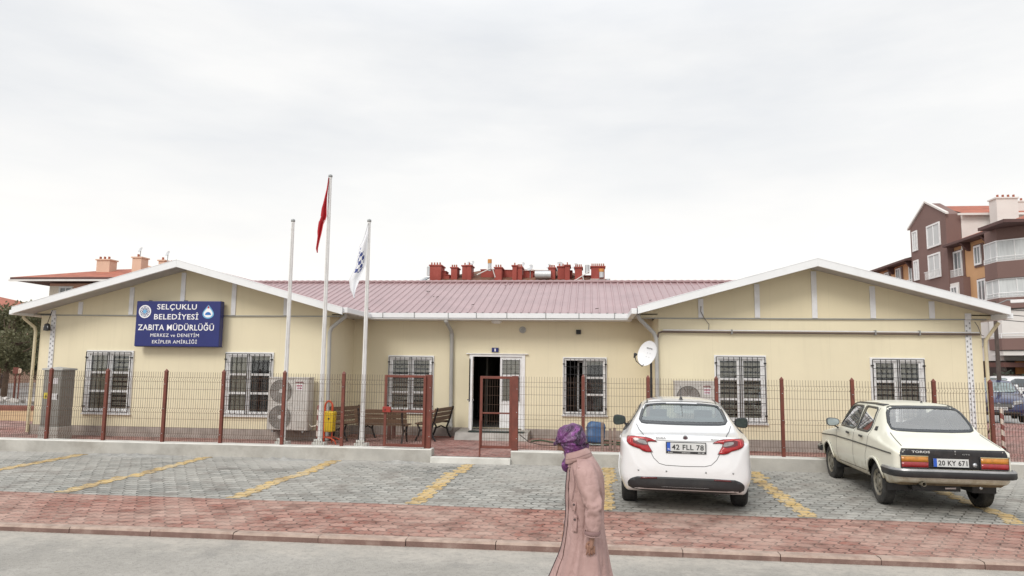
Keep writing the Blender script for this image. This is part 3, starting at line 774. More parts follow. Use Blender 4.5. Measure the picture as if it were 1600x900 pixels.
def fence(xs,label,y=FY,name='mesh_fence',rot=None):
    f=empty(name,((xs[0]+xs[-1])/2,y,.32),0,label,'fence')
    T=Matrix.Translation((-(xs[0]+xs[-1])/2,-y,-.32))
    for x in xs:
        m=MB(); m.T=T; post_mesh(m,x,y); m.build('post',[RUST,SCREW],f)
    for a,b in zip(xs,xs[1:]):
        m=MB(); m.T=T; wire_panel(m,a+.035,b-.035,y); m.build('wire_panel',WIRE,f)
    return f
k=FY/14.0
fence([-15.0,-13.75,-12.5,-11.27,-10.0,-8.70,-7.45,-6.15,-4.91],'red-brown posts and wire panels on the low wall left of the gate')
# last panel up to the gate post belongs to the left fence
f=bpy.data.objects['mesh_fence']
m=MB(); m.T=Matrix.Translation((-(-15.0-4.91)/2,-FY,-.32)); wire_panel(m,-4.875,-3.22,FY); m.build('wire_panel',WIRE,f)
fence([-.12,1.12,2.40,3.60,4.87,6.31,7.29,8.6,9.9,11.2],'red-brown posts and wire panels on the low wall behind the two parked sedans')
f=bpy.data.objects['mesh_fence.001']
m=MB(); m.T=Matrix.Translation((-(-.12+11.2)/2,-FY,-.32)); wire_panel(m,-1.38,-.155,FY); m.build('wire_panel',WIRE,f)
# ------------------------------------------------------------------ gate
def gate(x0,x1,label,lock,drop,yy,hinge):
    g=empty('gate_leaf',((x0+x1)/2,yy,.3),0,label,'gate','two leaves of the red-brown mesh gate')
    T=Matrix.Translation((-(x0+x1)/2,-yy,-.3))
    m=MB(); m.T=T
    za,zb=.36,1.75
    m.box(x0,x0+.05,yy-.02,yy+.02,za,zb); m.box(x1-.05,x1,yy-.02,yy+.02,za,zb); m.box(x0+.05,x1-.05,yy-.02,yy+.02,zb-.05,zb); m.box(x0+.05,x1-.05,yy-.02,yy+.02,za,za+.05)
    m.box(x0+.05,x1-.05,yy-.012,yy+.012,1.02,1.05)
    m.build('gate_frame',RUST,g,bevel=.004)
    m=MB(); m.T=T
    n=round((x1-x0-.1)/.05)
    for i in range(1,n): m.tube([(x0+.05+(x1-x0-.1)*i/n,yy,za+.04),(x0+.05+(x1-x0-.1)*i/n,yy,zb-.04)],.0028,4,False)
    for z in (.55,.75,.88,1.2,1.38,1.55): m.tube([(x0+.04,yy,z),(x1-.04,yy,z)],.0028,4,False)
    m.build('wire_mesh',WIRE,g)
    if lock:
        m=MB(); m.T=T; m.box(x0-.02,x0+.14,yy-.06,yy-.021,1.02,1.13); m.cur=1; m.lathe([(.0,-.02),(.018,-.018),(.018,0)],12,(x0+.03,yy-.06,1.075),'y'); m.build('lock_box',[M('red lock box',(.30,.03,.02),.45),RUST],g,bevel=.005)
    if drop:
        m=MB(); m.T=T; m.box(x0-.0,x0+.03,yy-.045,yy-.021,.14,.9); m.build('drop_bolt',RUST,g,bevel=.004)
    return g
gate(-4.03,-3.20,'opened left gate leaf with a red lock box, folded back against the fence',True,False,13.99,1)
gate(-2.13,-1.50,'right gate leaf with a drop bolt, standing before the entrance door',False,True,14.05,1)
for (x,lb) in ((-3.16,'thick red-brown gate post on the left side of the gate opening'),(-1.44,'thick red-brown gate post on the right side of the gate opening')):
    m=MB(); m.box(x-.06,x+.06,FY-.07,FY+.05,.1 if x>-2 else .32,1.76); m.cur=1
    for z in (1.5,1.05,.55): m.box(x+.03,x+.045,FY-.08,FY-.069,z,z+.016)
    tag(m.build('gate_post',[RUST,SCREW],bevel=.004),lb,'gate post','gate posts')
# ------------------------------------------------------------------ flagpoles and flags
POLEM=M('white pole paint',(.72,.71,.70),.4,0,.08,3,.05,30,(.45,.40,.34),.4,4)
PY=14.35
def flagpole(x,h,lab):
    p=empty('flagpole',(x,PY,.2),0,lab,'flagpole','white flagpoles behind the low wall')
    m=MB(); m.tube([(0,0,.12),(0,0,h-.2)],.05,14,True,rads=[.05,.033]); m.build('pole',POLEM,p,smooth='auto')
    m=MB(); m.box(-.13,.13,-.1,.1,0,.17); m.box(-.085,.085,-.115,-.1,.03,.24); m.cur=1
    for a in (-.06,.06):
        m.box(a-.012,a+.012,-.127,-.115,.06,.08); m.box(a-.012,a+.012,-.127,-.115,.18,.20)
    m.build('base_plate',[CONCT,GREYM],p,bevel=.006)
    m=MB(); m.lathe([(.0,h-.13),(.04,h-.15),(.045,h-.19),(.033,h-.2)],14); m.build('top_cap',GREYM,p,smooth=True)
    m=MB(); m.tube([(.0,-.055,1.0),(.0,-.045,h-.22)],.004,4); m.cur=0; m.box(-.015,.015,-.065,-.04,1.0,1.06); m.build('halyard',M('rope',(.6,.6,.58),.8),p)
k=PY/14.15
flagpole(-6.24,1.92+(4.89-1.92)*k,'short bare white flagpole, the one without a flag, beside the air conditioner')
flagpole(-5.46,1.92+(5.83-1.92)*k,'tallest white flagpole, carrying the red flag')
flagpole(-4.58,1.92+(4.87-1.92)*k,'short white flagpole carrying the white flag')
def flag(name,outline,x0,u0,z0,v0,mats,label,marks,folds,parts):
    # outline: list of (v, uL, uR); hangs in loose vertical folds
    s=.0129
    nu=26; vs=[];fs=[]; rows=[]
    def lerp(v):
        for a,b in zip(outline,outline[1:]):
            if a[0]<=v<=b[0]:
                t=(v-a[0])/(b[0]-a[0]); return a[1]+(b[1]-a[1])*t,a[2]+(b[2]-a[2])*t
        return outline[-1][1:]
    v0_,v1_=outline[0][0],outline[-1][0]; nv=60
    def pt(t,q):
        v=v0_+(v1_-v0_)*t; l,r=lerp(v); u=l+(r-l)*q
        amp=.028*min(1,t*4)
        y=PY-.05+amp*math.sin(q*folds*2*PI+t*2.2)+.02*math.sin(q*3+t*9)
        return (x0+(u-u0)*s+.006*math.sin(q*folds*2*PI+1+t*3),y,z0-(v-v0)*s)
    m=MB()
    vs=[pt(j/nv,i/nu) for j in range(nv+1) for i in range(nu+1)]
    fs=[(j*(nu+1)+i,j*(nu+1)+i+1,(j+1)*(nu+1)+i+1,(j+1)*(nu+1)+i) for j in range(nv) for i in range(nu)]
    m.add(vs,fs)
    for j in range(nv):
        for i in range(nu):
            if marks(j/nv,i/nu): m.mi[j*nu+i]=1
    o=m.build(name,mats,None,smooth=True,fix=False)
    return tag(o,label,'flag')
RED=M('flag red',(.42,.012,.02),.7,0,.1,3,.1,200); WF=M('flag white',(.72,.73,.76),.7,0,.04,3,.1,200); BF=M('flag blue',(.04,.06,.22),.7,0,.1,3,.1,200)
flag('red_flag',[(278,509.5,511),(300,506,511),(318,502.5,510.5),(329,500,510),(343,499,510),(350,496.5,508),(356,495.5,505),(368,494,503.5),(374,494.5,502.5),(396,493.6,498),(403,496.5,497.5)],-5.46,512,1.92+(5.83-1.92)*PY/14.15,277,[RED,WF],'limp red flag with a white crescent hidden in its folds, on the tallest pole',
 lambda t,q:(.28<t<.36 and q<.22) or (.51<t<.57 and q<.2) or (.55<t<.60 and .75<q<.9),1.6,None)
def wm(t,q):
    # blue ornament: rows of curled bands across the cloth
    if not(.33<t<.70): return False
    a=math.sin((t-.33)*62+q*5); b=math.sin(q*17+t*9)
    if t<.38 or t>.66: return a>.2 and b>.3 and .2<q<.6
    return .14<q<.66 and ((a>.0)!=(b>.35))
flag('white_flag',[(349,574,575.5),(375,566,575.5),(388,560,575.5),(420,556,573.5),(421,555.5,571),(441,545,565),(458,548,559),(471,555.5,557)],-4.58,575,1.92+(4.87-1.92)*PY/14.15,347,[WF,BF],'limp white flag with a dark blue curled ornament',wm,1.3,None)
# ------------------------------------------------------------------ air conditioners
ACM=M('ac casing',(.50,.48,.45),.5,0,.08,5,.05,40,(.35,.3,.25),.4,4)
def ac(x0,x1,z0,z1,y0,y1,fans,label,split):
    a=empty('air_conditioner',((x0+x1)/2,(y0+y1)/2,z0),0,label,'air conditioner','outdoor air conditioner units')
    T=Matrix.Translation((-(x0+x1)/2,-(y0+y1)/2,-z0))
    m=MB(); m.T=T; m.box(x0,x1,y0,y1,z0,z1); m.box(x0-.008,x1+.008,y0-.01,y1+.01,z1,z1+.025)
    xs=x0+(x1-x0)*split
    m.cur=1; m.box(xs-.003,xs+.003,y0-.002,y0+.01,z0+.01,z1-.01)
    m.box(xs+.02,x1-.04,y0-.003,y0+.01,z0+.42*(z1-z0),z0+.425*(z1-z0))
    m.build('casing',[ACM,GREYM],a,bevel=.012)
    h=(z1-z0)/fans
    for k in range(fans):
        cz=z0+h*(k+.5); cx=(x0+xs)/2+.005; R=min(h,xs-x0)/2-.025
        g=MB(); g.T=T
        # recess, blades, guard rings
        g.cur=1; g.lathe([(R,-.004),(R-.008,-.002),(0,-.002)],36,(cx,y0,cz),'y')
        g.cur=2
        for b in range(3):
            a0=2*PI*b/3+k; pts=[]
            for q in range(7):
                th=a0+q*.17; pts.append((cx+R*.88*math.cos(th),y0-.006,cz+R*.88*math.sin(th)))
            pts.append((cx+R*.18*math.cos(a0+.9),y0-.006,cz+R*.18*math.sin(a0+.9))); pts.append((cx+R*.18*math.cos(a0),y0-.006,cz+R*.18*math.sin(a0)))
            g.add(pts,[tuple(range(len(pts)))])
        g.cur=0
        for r_ in (1.0,.9,.8,.7,.6,.5,.4,.3): g.lathe([(R*r_,-.016),(R*r_-.006,-.016),(R*r_-.006,-.010),(R*r_,-.010),(R*r_,-.016)],32,(cx,y0,cz),'y')
        for q in range(24):
            th=2*PI*q/24; g.tube([(cx+R*.15*math.cos(th),y0-.013,cz+R*.15*math.sin(th)),(cx+R*math.cos(th+.3),y0-.013,cz+R*math.sin(th+.3))],.0028,4)
        g.cur=3; g.lathe([(0,-.02),(R*.17,-.018),(R*.17,-.01)],18,(cx,y0,cz),'y')
        g.cur=4
        S=R+.012
        for (ax,az,bx,bz) in ((-S,S-.012,S,S),(-S,-S,S,-S+.012),(-S,-S,-S+.012,S),(S-.012,-S,S,S)): g.box(cx+ax,cx+bx,y0-.008,y0-.001,cz+az,cz+bz)
        g.build('fan_grille',[M('ac guard',(.40,.38,.35),.5),M('ac recess',(.13,.12,.11),.8),M('ac blade',(.22,.20,.19),.5),M('ac hub',(.5,.49,.47),.4),ACM],a,fix=False)
    m=MB(); m.T=T
    for xx in (x0+.1,x1-.12): m.box(xx,xx+.04,y0+.02,YF,z0-.05,z0-.001)
    m.build('bracket',GREYM,a)
    # sticker: brand strip and red lettering
    lx=xs+(x1-xs)*.42
    text_mesh('AIRFEL',lx-(x0+x1)/2,z1-z0-.105,.035,(x1-xs)*.6,y0-(y0+y1)/2-.004,M('sticker dark red',(.16,.02,.03),.5),a,bold=.03)
    m=MB(); m.T=T; m.box(lx-.07,lx+.07,y0-.004,y0-.001,z1-.26,z1-.125); m.build('sticker',M('sticker',(.68,.66,.68),.5),a)
    text_mesh('INVERTER',lx-(x0+x1)/2,z1-z0-.18,.035,.125,y0-(y0+y1)/2-.006,M('sticker red',(.4,.03,.08),.5),a,bold=.03)
    text_mesh('SYSTEM',lx-(x0+x1)/2,z1-z0-.235,.03,.11,y0-(y0+y1)/2-.006,M('sticker red b',(.35,.03,.1),.5),a,bold=.03)
    return a
a1=ac(-7.24,-6.31,.46,1.62,15.75,16.08,2,'tall double-fan air conditioner outdoor unit on the left wing, beside the bare flagpole',.62)
m=MB(); m.tube([(.44,-.02,.15),(.52,-.03,.08),(.62,-.03,.10),(.70,0,.2),(.74,.02,.33),(.72,.2,.45)],.016,8); m.build('drain_hose',M('cream hose',(.62,.58,.48),.5),a1,smooth=True)
m=MB(); m.box(.2,.42,-.172,-.165,.06,.20); m.build('service_cover',M('ac cover',(.42,.40,.37),.5),a1,bevel=.004)
ac(1.82,2.66,1.0,1.66,15.78,16.08,1,'single-fan air conditioner outdoor unit on the right wing, above the white sedan roof',.66)
# ------------------------------------------------------------------ cable cabinet
CAB=M('cabinet grey',(.23,.225,.205),.6,0,.12,3,.1,40,(.15,.14,.12),.5,3)
c_=empty('cable_cabinet',(-12.02,15.3,.2),0,'tall grey street cable cabinet with stickers, left of the left wing windows','cabinet')
m=MB(); m.box(-.24,.2,-.2,.22,.28,1.54); m.build('body',CAB,c_,bevel=.008)
m=MB(); m.box(-.27,.23,-.23,.25,1.54,1.58); m.add([(-.27,-.23,1.58),(.23,-.23,1.58),(.23,.25,1.58),(-.27,.25,1.58),(-.02,0,1.62)],[(0,1,4),(1,2,4),(2,3,4),(3,0,4)]); m.build('roof',M('cabinet roof',(.40,.40,.38),.5),c_)
m=MB(); m.box(-.22,.18,-.207,-.2,.33,1.5); m.cur=1; m.box(.13,.15,-.222,-.207,.9,1.0); m.build('door',[CAB,BLACKP],c_,bevel=.003)
m=MB(); m.box(-.26,.22,-.22,.24,0,.28); m.build('foot',CONC,c_,bevel=.01)
for (x,z,w_,h,cc,nm) in ((.06,1.30,.12,.13,(.55,.52,.53),'sticker'),(.07,.95,.13,.14,(.62,.62,.62),'sticker'),(-.14,.97,.1,.13,(.62,.50,.06),'warning_sticker')):
    m=MB(); m.box(x-w_/2,x+w_/2,-.2105,-.2075,z-h/2,z+h/2); m.build(nm,M(nm+'m',cc,.5),c_)
m=MB(); m.add([(-.14,-.212,1.02),(-.165,-.212,.93),(-.115,-.212,.93)],[(0,1,2)]); m.build('warning_mark',BLACKP,c_)
# ------------------------------------------------------------------ litter bin, striped posts
ORG=M('orange red paint',(.50,.065,.02),.45,0,.1,5,.05); YLW=M('bin yellow',(.62,.42,.01),.5,0,.1,4,.1,30,(.4,.25,.02),.4,6)
bn=empty('litter_bin',(-5.76,15.65,.2),0,'yellow litter bin hanging in an orange-red tube frame beside the benches','litter bin')
m=MB(); pts=[(-.10,0,.0),(-.10,0,.8)]+[(-.10+.085-.085*math.cos(a),0,.8+.13*math.sin(a)) for a in [PI*k/8 for k in range(1,8)]]+[(.07,0,.8),(.07,0,.72)]
m.tube(pts,.022,8)
for sx in (-1,1): m.tube([(-.02+sx*.02,-.1,.14),(sx*.12-.02,-.12,.13),(sx*.22-.02,-.14,.07),(sx*.25-.02,-.15,.0)],.017,8); m.tube([(-.02+sx*.02,.1,.14),(sx*.12-.02,.12,.13),(sx*.25-.02,.14,.07),(sx*.30-.02,.15,.0)],.017,8)
m.tube([(.08,0,.02),(.08,0,.3)],.015,6); m.box(-.1,.08,-.1,.1,.13,.15)
m.build('frame',ORG,bn,smooth='auto')
m=MB(); m.prism([(-.07,.26),(.12,.26),(.14,.70),(-.075,.72)],'y',-.11,.11); m.build('basket',YLW,bn,bevel=.02)
m=MB(); m.lathe([(0,-.004),(.02,-.003),(.022,0)],12,(.03,-.111,.55),'y'); m.build('emblem',BLACKP,bn)
STR=stripes('red white stripes',(.20,.03,.025),(.66,.58,.52),4.2,3.0)
def striped(x,y,h,lab,z=.2):
    p=empty('striped_post',(x,y,z),0,lab,'bollard','red and white striped posts')
    m=MB(); m.lathe([(.036,0),(.036,h-.01),(.03,h),(0,h)],14); m.build('tube',STR,p,smooth='auto')
    m=MB(); m.lathe([(.10,0),(.10,.012),(.045,.03),(.045,.09)],16); m.build('foot',BLACKP,p,smooth='auto')
striped(-6.10,15.9,.82,'red and white striped post beside the drain hose of the tall air conditioner')
striped(9.05,17.1,.95,'red and white striped post right of the building, before the blue car')
# ------------------------------------------------------------------ benches and table
def bench(loc,rz,lab,L=1.2,src=None):
    if src: b=copy_tree(src); b.location=loc; b.rotation_euler.z=rz; b['label']=lab; return b
    b=empty('park_bench',loc,rz,lab,'bench','slatted wooden benches with black iron frames')
    # +Y is the direction the sitter faces
    m=MB()
    for k in range(4): m.obox((0,-.02+k*.1,.405),(L,.085,.03))
    m.build('seat',WOOD,b,bevel=.006)
    m=MB()
    for k in range(3): m.obox((0,-.115-.03*k,.50+.105*k),(L,.028,.092),0,math.radians(14))
    m.build('backrest',WOOD,b,bevel=.006)
    for sx in (-1,1):
        m=MB(); x=sx*(L/2-.1)
        m.tube([(x,-.16,0),(x,-.08,.14),(x,-.05,.27),(x,-.10,.39),(x,-.13,.5),(x,-.205,.77)],.024,6,True)
        m.tube([(x,.34,0),(x,.27,.13),(x,.23,.26),(x,.30,.38)],.024,6); m.tube([(x,-.09,.385),(x,.31,.385)],.02,6); m.tube([(x,-.06,.22),(x,.1,.28),(x,.24,.22)],.018,6)
        m.build('leg',IRON,b,smooth='auto')
    return b
b1=bench((-4.66,16.05,.2),0,'bench seen from behind, between the second and third flagpole and the gate')
bench((-5.62,16.75,.2),math.radians(-112),'bench turned sideways behind the yellow litter bin',src=b1)
bench((-3.62,17.12,.2),math.radians(80),'bench at the right end of the table, below the grey drainpipe',src=b1)
tb=empty('garden_table',(-4.25,17.0,.2),0,'red-brown wooden table between the three benches','table')
m=MB()
for k in range(5): m.obox((0,-.28+k*.14,.66),(1.25,.13,.03))
m.build('tabletop',M('table wood',(.17,.055,.04),.5,0,.2,3,.2,30,stretch=(1,10,10)),tb,bevel=.005)
TW=M('table leg',(.10,.035,.028),.5)
for x in (-.45,.45):
    for y in (-.2,.2):
        m=MB(); m.box(x-.04,x+.04,y-.04,y+.04,0,.64); m.build('leg',TW,tb,bevel=.005)
# ------------------------------------------------------------------ satellite dish
DISH=M('dish paint',(.72,.72,.73),.4,0,.03,3,.02)
ds=empty('satellite_dish',(1.2,14.32,.33),0,'white satellite dish on a dark pole in front of the right wing corner','satellite dish')
m=MB(); m.tube([(0,0,-.1),(0,0,1.72)],.022,10); m.build('pole',BLACKP,ds,smooth='auto')
n_=Vector((-.64,-.72,.26)).normalized(); ux=Vector((0,0,1)).cross(n_).normalized(); uz=n_.cross(ux)
ROT=Matrix((ux,uz,n_)).transposed().to_4x4()@Matrix.Rotation(math.radians(-12),4,'Z')@Matrix.Scale(.76,4); cen=Vector((-.085,-.12,1.90))
m=MB(); m.T=Matrix.Translation(cen)@ROT
prof=[(0,-.075),(.1,-.068),(.18,-.05),(.25,-.02),(.285,0),(.29,.004),(.287,-.008),(.25,-.03),(.18,-.06),(.1,-.078),(0,-.085)]
vs=[];fs=[];n=40
for r_,h in prof:
    for k in range(n): a=2*PI*k/n; vs.append((r_*math.cos(a),r_*1.15*math.sin(a),h))
for i in range(len(prof)-1):
    for k in range(n): k2=(k+1)%n; fs.append((i*n+k,i*n+k2,(i+1)*n+k2,(i+1)*n+k))
m.add(vs,fs); m.build('reflector',DISH,ds,smooth=True)
m=MB(); m.T=Matrix.Translation(cen)@ROT
m.tube([(0,-.30,-.02),(0,-.36,.02),(.0,-.30,.30),(0,-.2,.42)],.012,6); m.tube([(0,-.24,.40),(0,-.15,.43)],.028,10); m.lathe([(.0,.37),(.034,.38),(.034,.44),(0,.45)],12,(0,-.15,.0))
m.build('receiver_arm',BLACKP,ds,smooth='auto')
m=MB(); m.T=Matrix.Translation(cen)@ROT; m.box(-.05,.05,-.06,.06,-.2,-.09); m.cur=1
for a in (-.045,.045):
    for b in (-.05,.05): m.lathe([(0,-.062),(.010,-.064)],8,(a,b-.03,0))
m.build('mount',[BLACKP,GREYM],ds)
t_=text_mesh('NEXTSTAR',0,0,.028,.19,0,BLACKP,ds,bold=.03,depth=.002)
t_.matrix_local=Matrix.Translation(cen)@ROT@Matrix.Translation((0.0,.13,-.034))@Matrix.Rotation(math.radians(-90),4,'X')@Matrix.Rotation(0,4,'Z')
# ------------------------------------------------------------------ barrel, stakes, hose
br=empty('blue_barrel',(.13,16.75,.2),math.radians(12),'dented blue plastic tub lying tipped against the plinth behind the woman','tub')
m=MB(); m.T=Matrix.Translation((0,0,.02))@Matrix.Rotation(math.radians(-14),4,'X')@Matrix.Rotation(math.radians(6),4,'Y')
vs=[];fs=[];n=32
pf=[(.0,0),(.17,0),(.20,.03),(.215,.12),(.222,.14),(.222,.17),(.213,.19),(.222,.33),(.232,.35),(.232,.38),(.22,.40),(.21,.45),(.17,.48),(0,.49)]
for r_,h in pf:
    for k in range(n):
        a=2*PI*k/n; q=(abs(math.cos(a))**4+abs(math.sin(a))**4)**(-.25); d_=1-.10*max(0,math.cos(a+1.9))**3*math.sin(h*6)
        vs.append((r_*q*math.cos(a)*.92*d_,r_*q*math.sin(a)*.8*d_,h))
for i in range(len(pf)-1):
    for k in range(n): k2=(k+1)%n; fs.append((i*n+k,i*n+k2,(i+1)*n+k2,(i+1)*n+k))
m.add(vs,fs); m.build('tub',M('blue plastic',(.035,.10,.23),.5,0,.2,5,.1,30,(.2,.23,.25),.5,5),br,smooth=True)
m=MB(); m.tube([(-.2,-.22,.03),(-.1,-.28,.02),(.05,-.3,.02),(.2,-.25,.02)],.022,8); m.build('torn_rim',M('torn grey sheet',(.3,.34,.33),.6),br,smooth=True)
STK=M('stake wood',(.30,.235,.20),.85,0,.25,6,.4,40)
for (x,y,h,lb) in ((.27,15.45,.60,'tallest wooden stake, in front of the blue tub'),(.44,15.6,.46,'short wooden stake just right of the blue tub, the middle one of three'),(.53,15.55,.48,'wooden stake nearest the white sedan, rightmost of three')):
    m=MB(); m.obox((x,y,.2+h/2),(.055,.03,h),.2,.0,random.uniform(-.03,.03)); tag(m.build('wooden_stake',STK,bevel=.004),lb,'stake','wooden stakes behind the fence')
m=MB(); pts=[(-1.35+.11*k,16.9+.25*math.sin(k*.9)+.02*k,.225) for k in range(24)]; m.tube(pts,.016,6); m.tube([(-.4+.1*k,16.6+.12*math.cos(k*1.3),.222) for k in range(14)],.014,6)
tag(m.build('garden_hose',M('green hose',(.03,.08,.04),.5),smooth=True),'dark green garden hose lying along the plinth between the door and the tub','hose')
m=MB(); m.tube([(-1.36,14.2,.62),(-1.2,14.5,.45),(-1.0,15.0,.35),(-.6,15.8,.25),(-.1,16.4,.23),(.5,16.3,.23)],.008,5)
tag(m.build('loose_cable',BLACKP,smooth=True),'thin black cable sagging from the right gate post into the yard','cable')
m=MB(); m.tube([(8.75,17.6,.3),(8.6,17.0,.5),(8.52,16.6,.7),(8.42,16.3,.9)],.018,6)
tag(m.build('leaning_rod',M('dark rod',(.07,.06,.05),.6),smooth=True),'dark thin rod leaning on the right end wall of the building','rod')
# ------------------------------------------------------------------ background buildings
TILE=M('terracotta tiles',(.36,.115,.07),.8,0,.25,1.5,.5,6,(.22,.09,.06),.5,.8)
PEACH=M('peach plaster',(.60,.34,.25),.85,0,.06,.5,.1)
PEACH2=M('chimney plaster',(.64,.44,.33),.85,0,.08,.8,.1)
REDW=M('red plaster',(.30,.060,.045),.85,0,.15,.6,.2,5,(.42,.14,.12),.4,.6)
OLDTILE=M('brown tiles',(.17,.075,.045),.9,0,.3,1.2,.6,5,(.09,.06,.035),.6,.7)
ORW=M('orange plaster',(.60,.35,.18),.8,0,.06,.4,.1)
BRW=M('brown plaster',(.19,.115,.10),.8,0,.08,.4,.1)
WHW=M('white plaster',(.68,.65,.62),.8,0,.05,.5,.1,10,(.5,.47,.44),.3,.6)
EAVE=M('dark eave',(.10,.05,.045),.7)
GLD=M('far window glass',(.16,.18,.19),.12,0,.2,1,0,spec=.8)
CURT=M('net curtain',(.55,.57,.57),.7,0,.12,2,0,stretch=(6,6,.5))
SILV=M('silver tank',(.55,.56,.57),.35,.3,.1,2,0)
SOLAR=M('solar panel',(.12,.16,.18),.2,.2,.2,2,0)
def bwin(parent,T,x,y,z,w_,h,face='-x',fm=None,bal=False,gm=None):
    """window with frame and pane; face says which way it looks"""
    m=MB(); g=MB()
    def B_(mb,a,b,c,d,e,f_):   # a,b along facade, c,d outward depth, e,f z
        if face=='-x': mb.box(x-d,x-c,y+a,y+b,z+e,z+f_)
        else: mb.box(x+a,x+b,y-d,y-c,z+e,z+f_)
    m.T=T; g.T=T
    t=.07
    B_(m,-w_/2-.06,-w_/2+t,.0,.08,-.06,h+.06); B_(m,w_/2-t,w_/2+.06,.0,.08,-.06,h+.06); B_(m,-w_/2+t,w_/2-t,0,.08,h-t,h+.06); B_(m,-w_/2+t,w_/2-t,0,.08,-.06,t); B_(m,-.04,.04,0,.07,t,h-t)
    if bal:
        for q in range(int((w_+.5)/.12)): B_(m,-w_/2-.25+q*.12,-w_/2-.23+q*.12,.28,.30,-.1,.5)
        B_(m,-w_/2-.3,w_/2+.3,.27,.31,.5,.54)
    o=m.build('window',fm or WHITE,parent)
    B_(g,-w_/2+t,w_/2-t,.01,.03,t,h-t); g.build('pane',gm or GLD,o)
def chimney(parent,T,x0,x1,y0,y1,z0,z1,mat,pots=3,name='chimney'):
    m=MB(); m.T=T; m.box(x0,x1,y0,y1,z0,z1); m.cur=0; m.box(x0-.08,x1+.08,y0-.08,y1+.08,z1,z1+.1)
    m.cur=1
    for k in range(pots):
        cx=x0+(x1-x0)*(k+.5)/pots; m.box(cx-.05,cx+.05,y0+.1,y0+.25,z1+.1,z1+.32)
    m.cur=2; m.box(x0-.06,x1+.06,y0-.06,y1+.06,z0,z0+.12)
    return m.build(name,[mat,TILE,WHW],parent)
def hip_roof(parent,T,x0,x1,y0,y1,z,h,mat,ov=.6,name='roof'):
    m=MB(); m.T=T
    a,b,c,d=x0-ov,x1+ov,y0-ov,y1+ov; ins=min((b-a),(d-c))/2
    if b-a>d-c: r0=(a+ins,(c+d)/2,z+h); r1=(b-ins,(c+d)/2,z+h)
    else: r0=((a+b)/2,c+ins,z+h); r1=((a+b)/2,d-ins,z+h)
    P=[(a,c,z),(b,c,z),(b,d,z),(a,d,z),r0,r1]
    if b-a>d-c: fs=[(0,1,5,4),(1,2,5),(2,3,4,5),(3,0,4)]
    else: fs=[(0,1,4),(1,2,5,4),(2,3,5),(3,0,4,5)]
    m.add(P,fs); m.cur=1; m.box(a,b,c,d,z-.22,z-.005)
    return m.build(name,[mat,EAVE],parent)
def small_dish(loc,lab,r=.45,az=-.5,parent=None):
    m=MB(); n_=Vector((math.sin(az),-math.cos(az),.5)).normalized(); ux=Vector((0,0,1)).cross(n_).normalized(); uz=n_.cross(ux)
    m.T=Matrix.Translation((0,0,.9))@Matrix((ux,uz,n_)).transposed().to_4x4()
    m.lathe([(0,-.12*r),(r*.6,-.07*r),(r,.1*r),(r*.98,.06*r),(0,-.17*r)],20); m.T=None; m.cur=1; m.tube([(0,0,0),(0,.05,.85)],.03,6)
    o=m.build('satellite_dish',[SILV,GREYM],parent,smooth='auto'); o.location=loc; return o
# --- red building behind the roof
rb=empty('red_apartment_block',(-6,62,0),0,'dark red building far behind the pink roof, only its chimneys and roof showing','building')
T=Matrix.Translation((6,-62,0))
m=MB(); m.T=T; m.box(-17,4.4,60.6,74,0,9.1)
m.build('wall',REDW,rb)
m=MB(); m.T=T
m.add([(-14.6,60.2,9.2),(2.2,60.2,9.2),(2.2,74,9.2),(-14.6,74,9.2),(-9.3,64.5,10.85),(-2.6,64.5,10.75)],[(0,1,5,4),(1,2,5),(2,3,4,5),(3,0,4)]); m.build('roof',OLDTILE,rb)
def px(u): return -13.86+(u-668)*.0547
def pzz(v): return 9.35+(437-v)*.0540
for (u0,u1,vt,vb,p) in ((669,687,413,440,4),(702,712,416,437,3),(720,728,413,439,1),(728.5,735,413,439,1),(773,784,417,439,3),(801,808,414,440,1),(808.5,816,416,440,3),(858,868,417,439,4),(872,883,415,440,2),(883.5,891,414,440,1),(899,910,417,438,4),(924,945,415,436,7)):
    chimney(rb,T,px(u0),px(u1),61-.3*(u0%2),62.3,pzz(vb),pzz(vt),REDW,p)
for (u0,u1,v0,v1,y) in ((687,693,421,440,61.2),(693,699,427,440,61.2),(748,773,417,431,61.8),(784.5,801,418,433,61.8),(816.5,832,420,436,61.6),(832.5,858,427,438,61.9),(910,924,427,440,61.9),(891.5,894,420,440,61.4)):
    m=MB(); m.T=T; m.box(px(u0),px(u1),y,y+1.2,pzz(v1),pzz(v0)); m.box(px(u0)-.05,px(u1)+.05,y-.05,y+1.25,pzz(v0),pzz(v0)+.06); m.build('parapet',REDW,rb)
for (u0,u1,v0,v1,y) in ((703,915,430,442,62.35),(745,836,426,432,62.5)):
    m=MB(); m.T=T; m.add([(px(u0),y,pzz(v1)),(px(u1),y,pzz(v1)),(px(u1)-.5,y+1.4,pzz(v0)),(px(u0)+.5,y+1.4,pzz(v0))],[(0,1,2,3)]); m.build('roof_slope',OLDTILE,rb)
for (u0,u1,v) in ((818,832,417),(815,832,431)):
    m=MB(); m.T=T; m.box(px(u0),px(u1),62.3,62.5,pzz(v),pzz(v)+.12); m.build('white_coping',WHW,rb)
def tank(u,v0,v1,r,lab,hor=False,cap=False):
    t=MB()
    if hor: t.lathe([(0,-.7),(r,-.68),(r,.68),(0,.7)],18,(0,0,0),'x'); h=0
    else: t.lathe([(0,0),(r,.0),(r,(v1-v0)*.054),(0,(v1-v0)*.054+.03)],18)
    if cap: t.cur=1; t.lathe([(r+.02,(v1-v0)*.054*.68),(r+.02,(v1-v0)*.054+.04),(0,(v1-v0)*.054+.05)],18)
    t.cur=2; 
    o=t.build('water_tank',[SILV,M('tank orange',(.55,.24,.06),.5),GREYM],None,smooth='auto'); o.location=(px(u),60.9,pzz(v1)); return tag(o,lab,'water tank','rooftop water tanks')
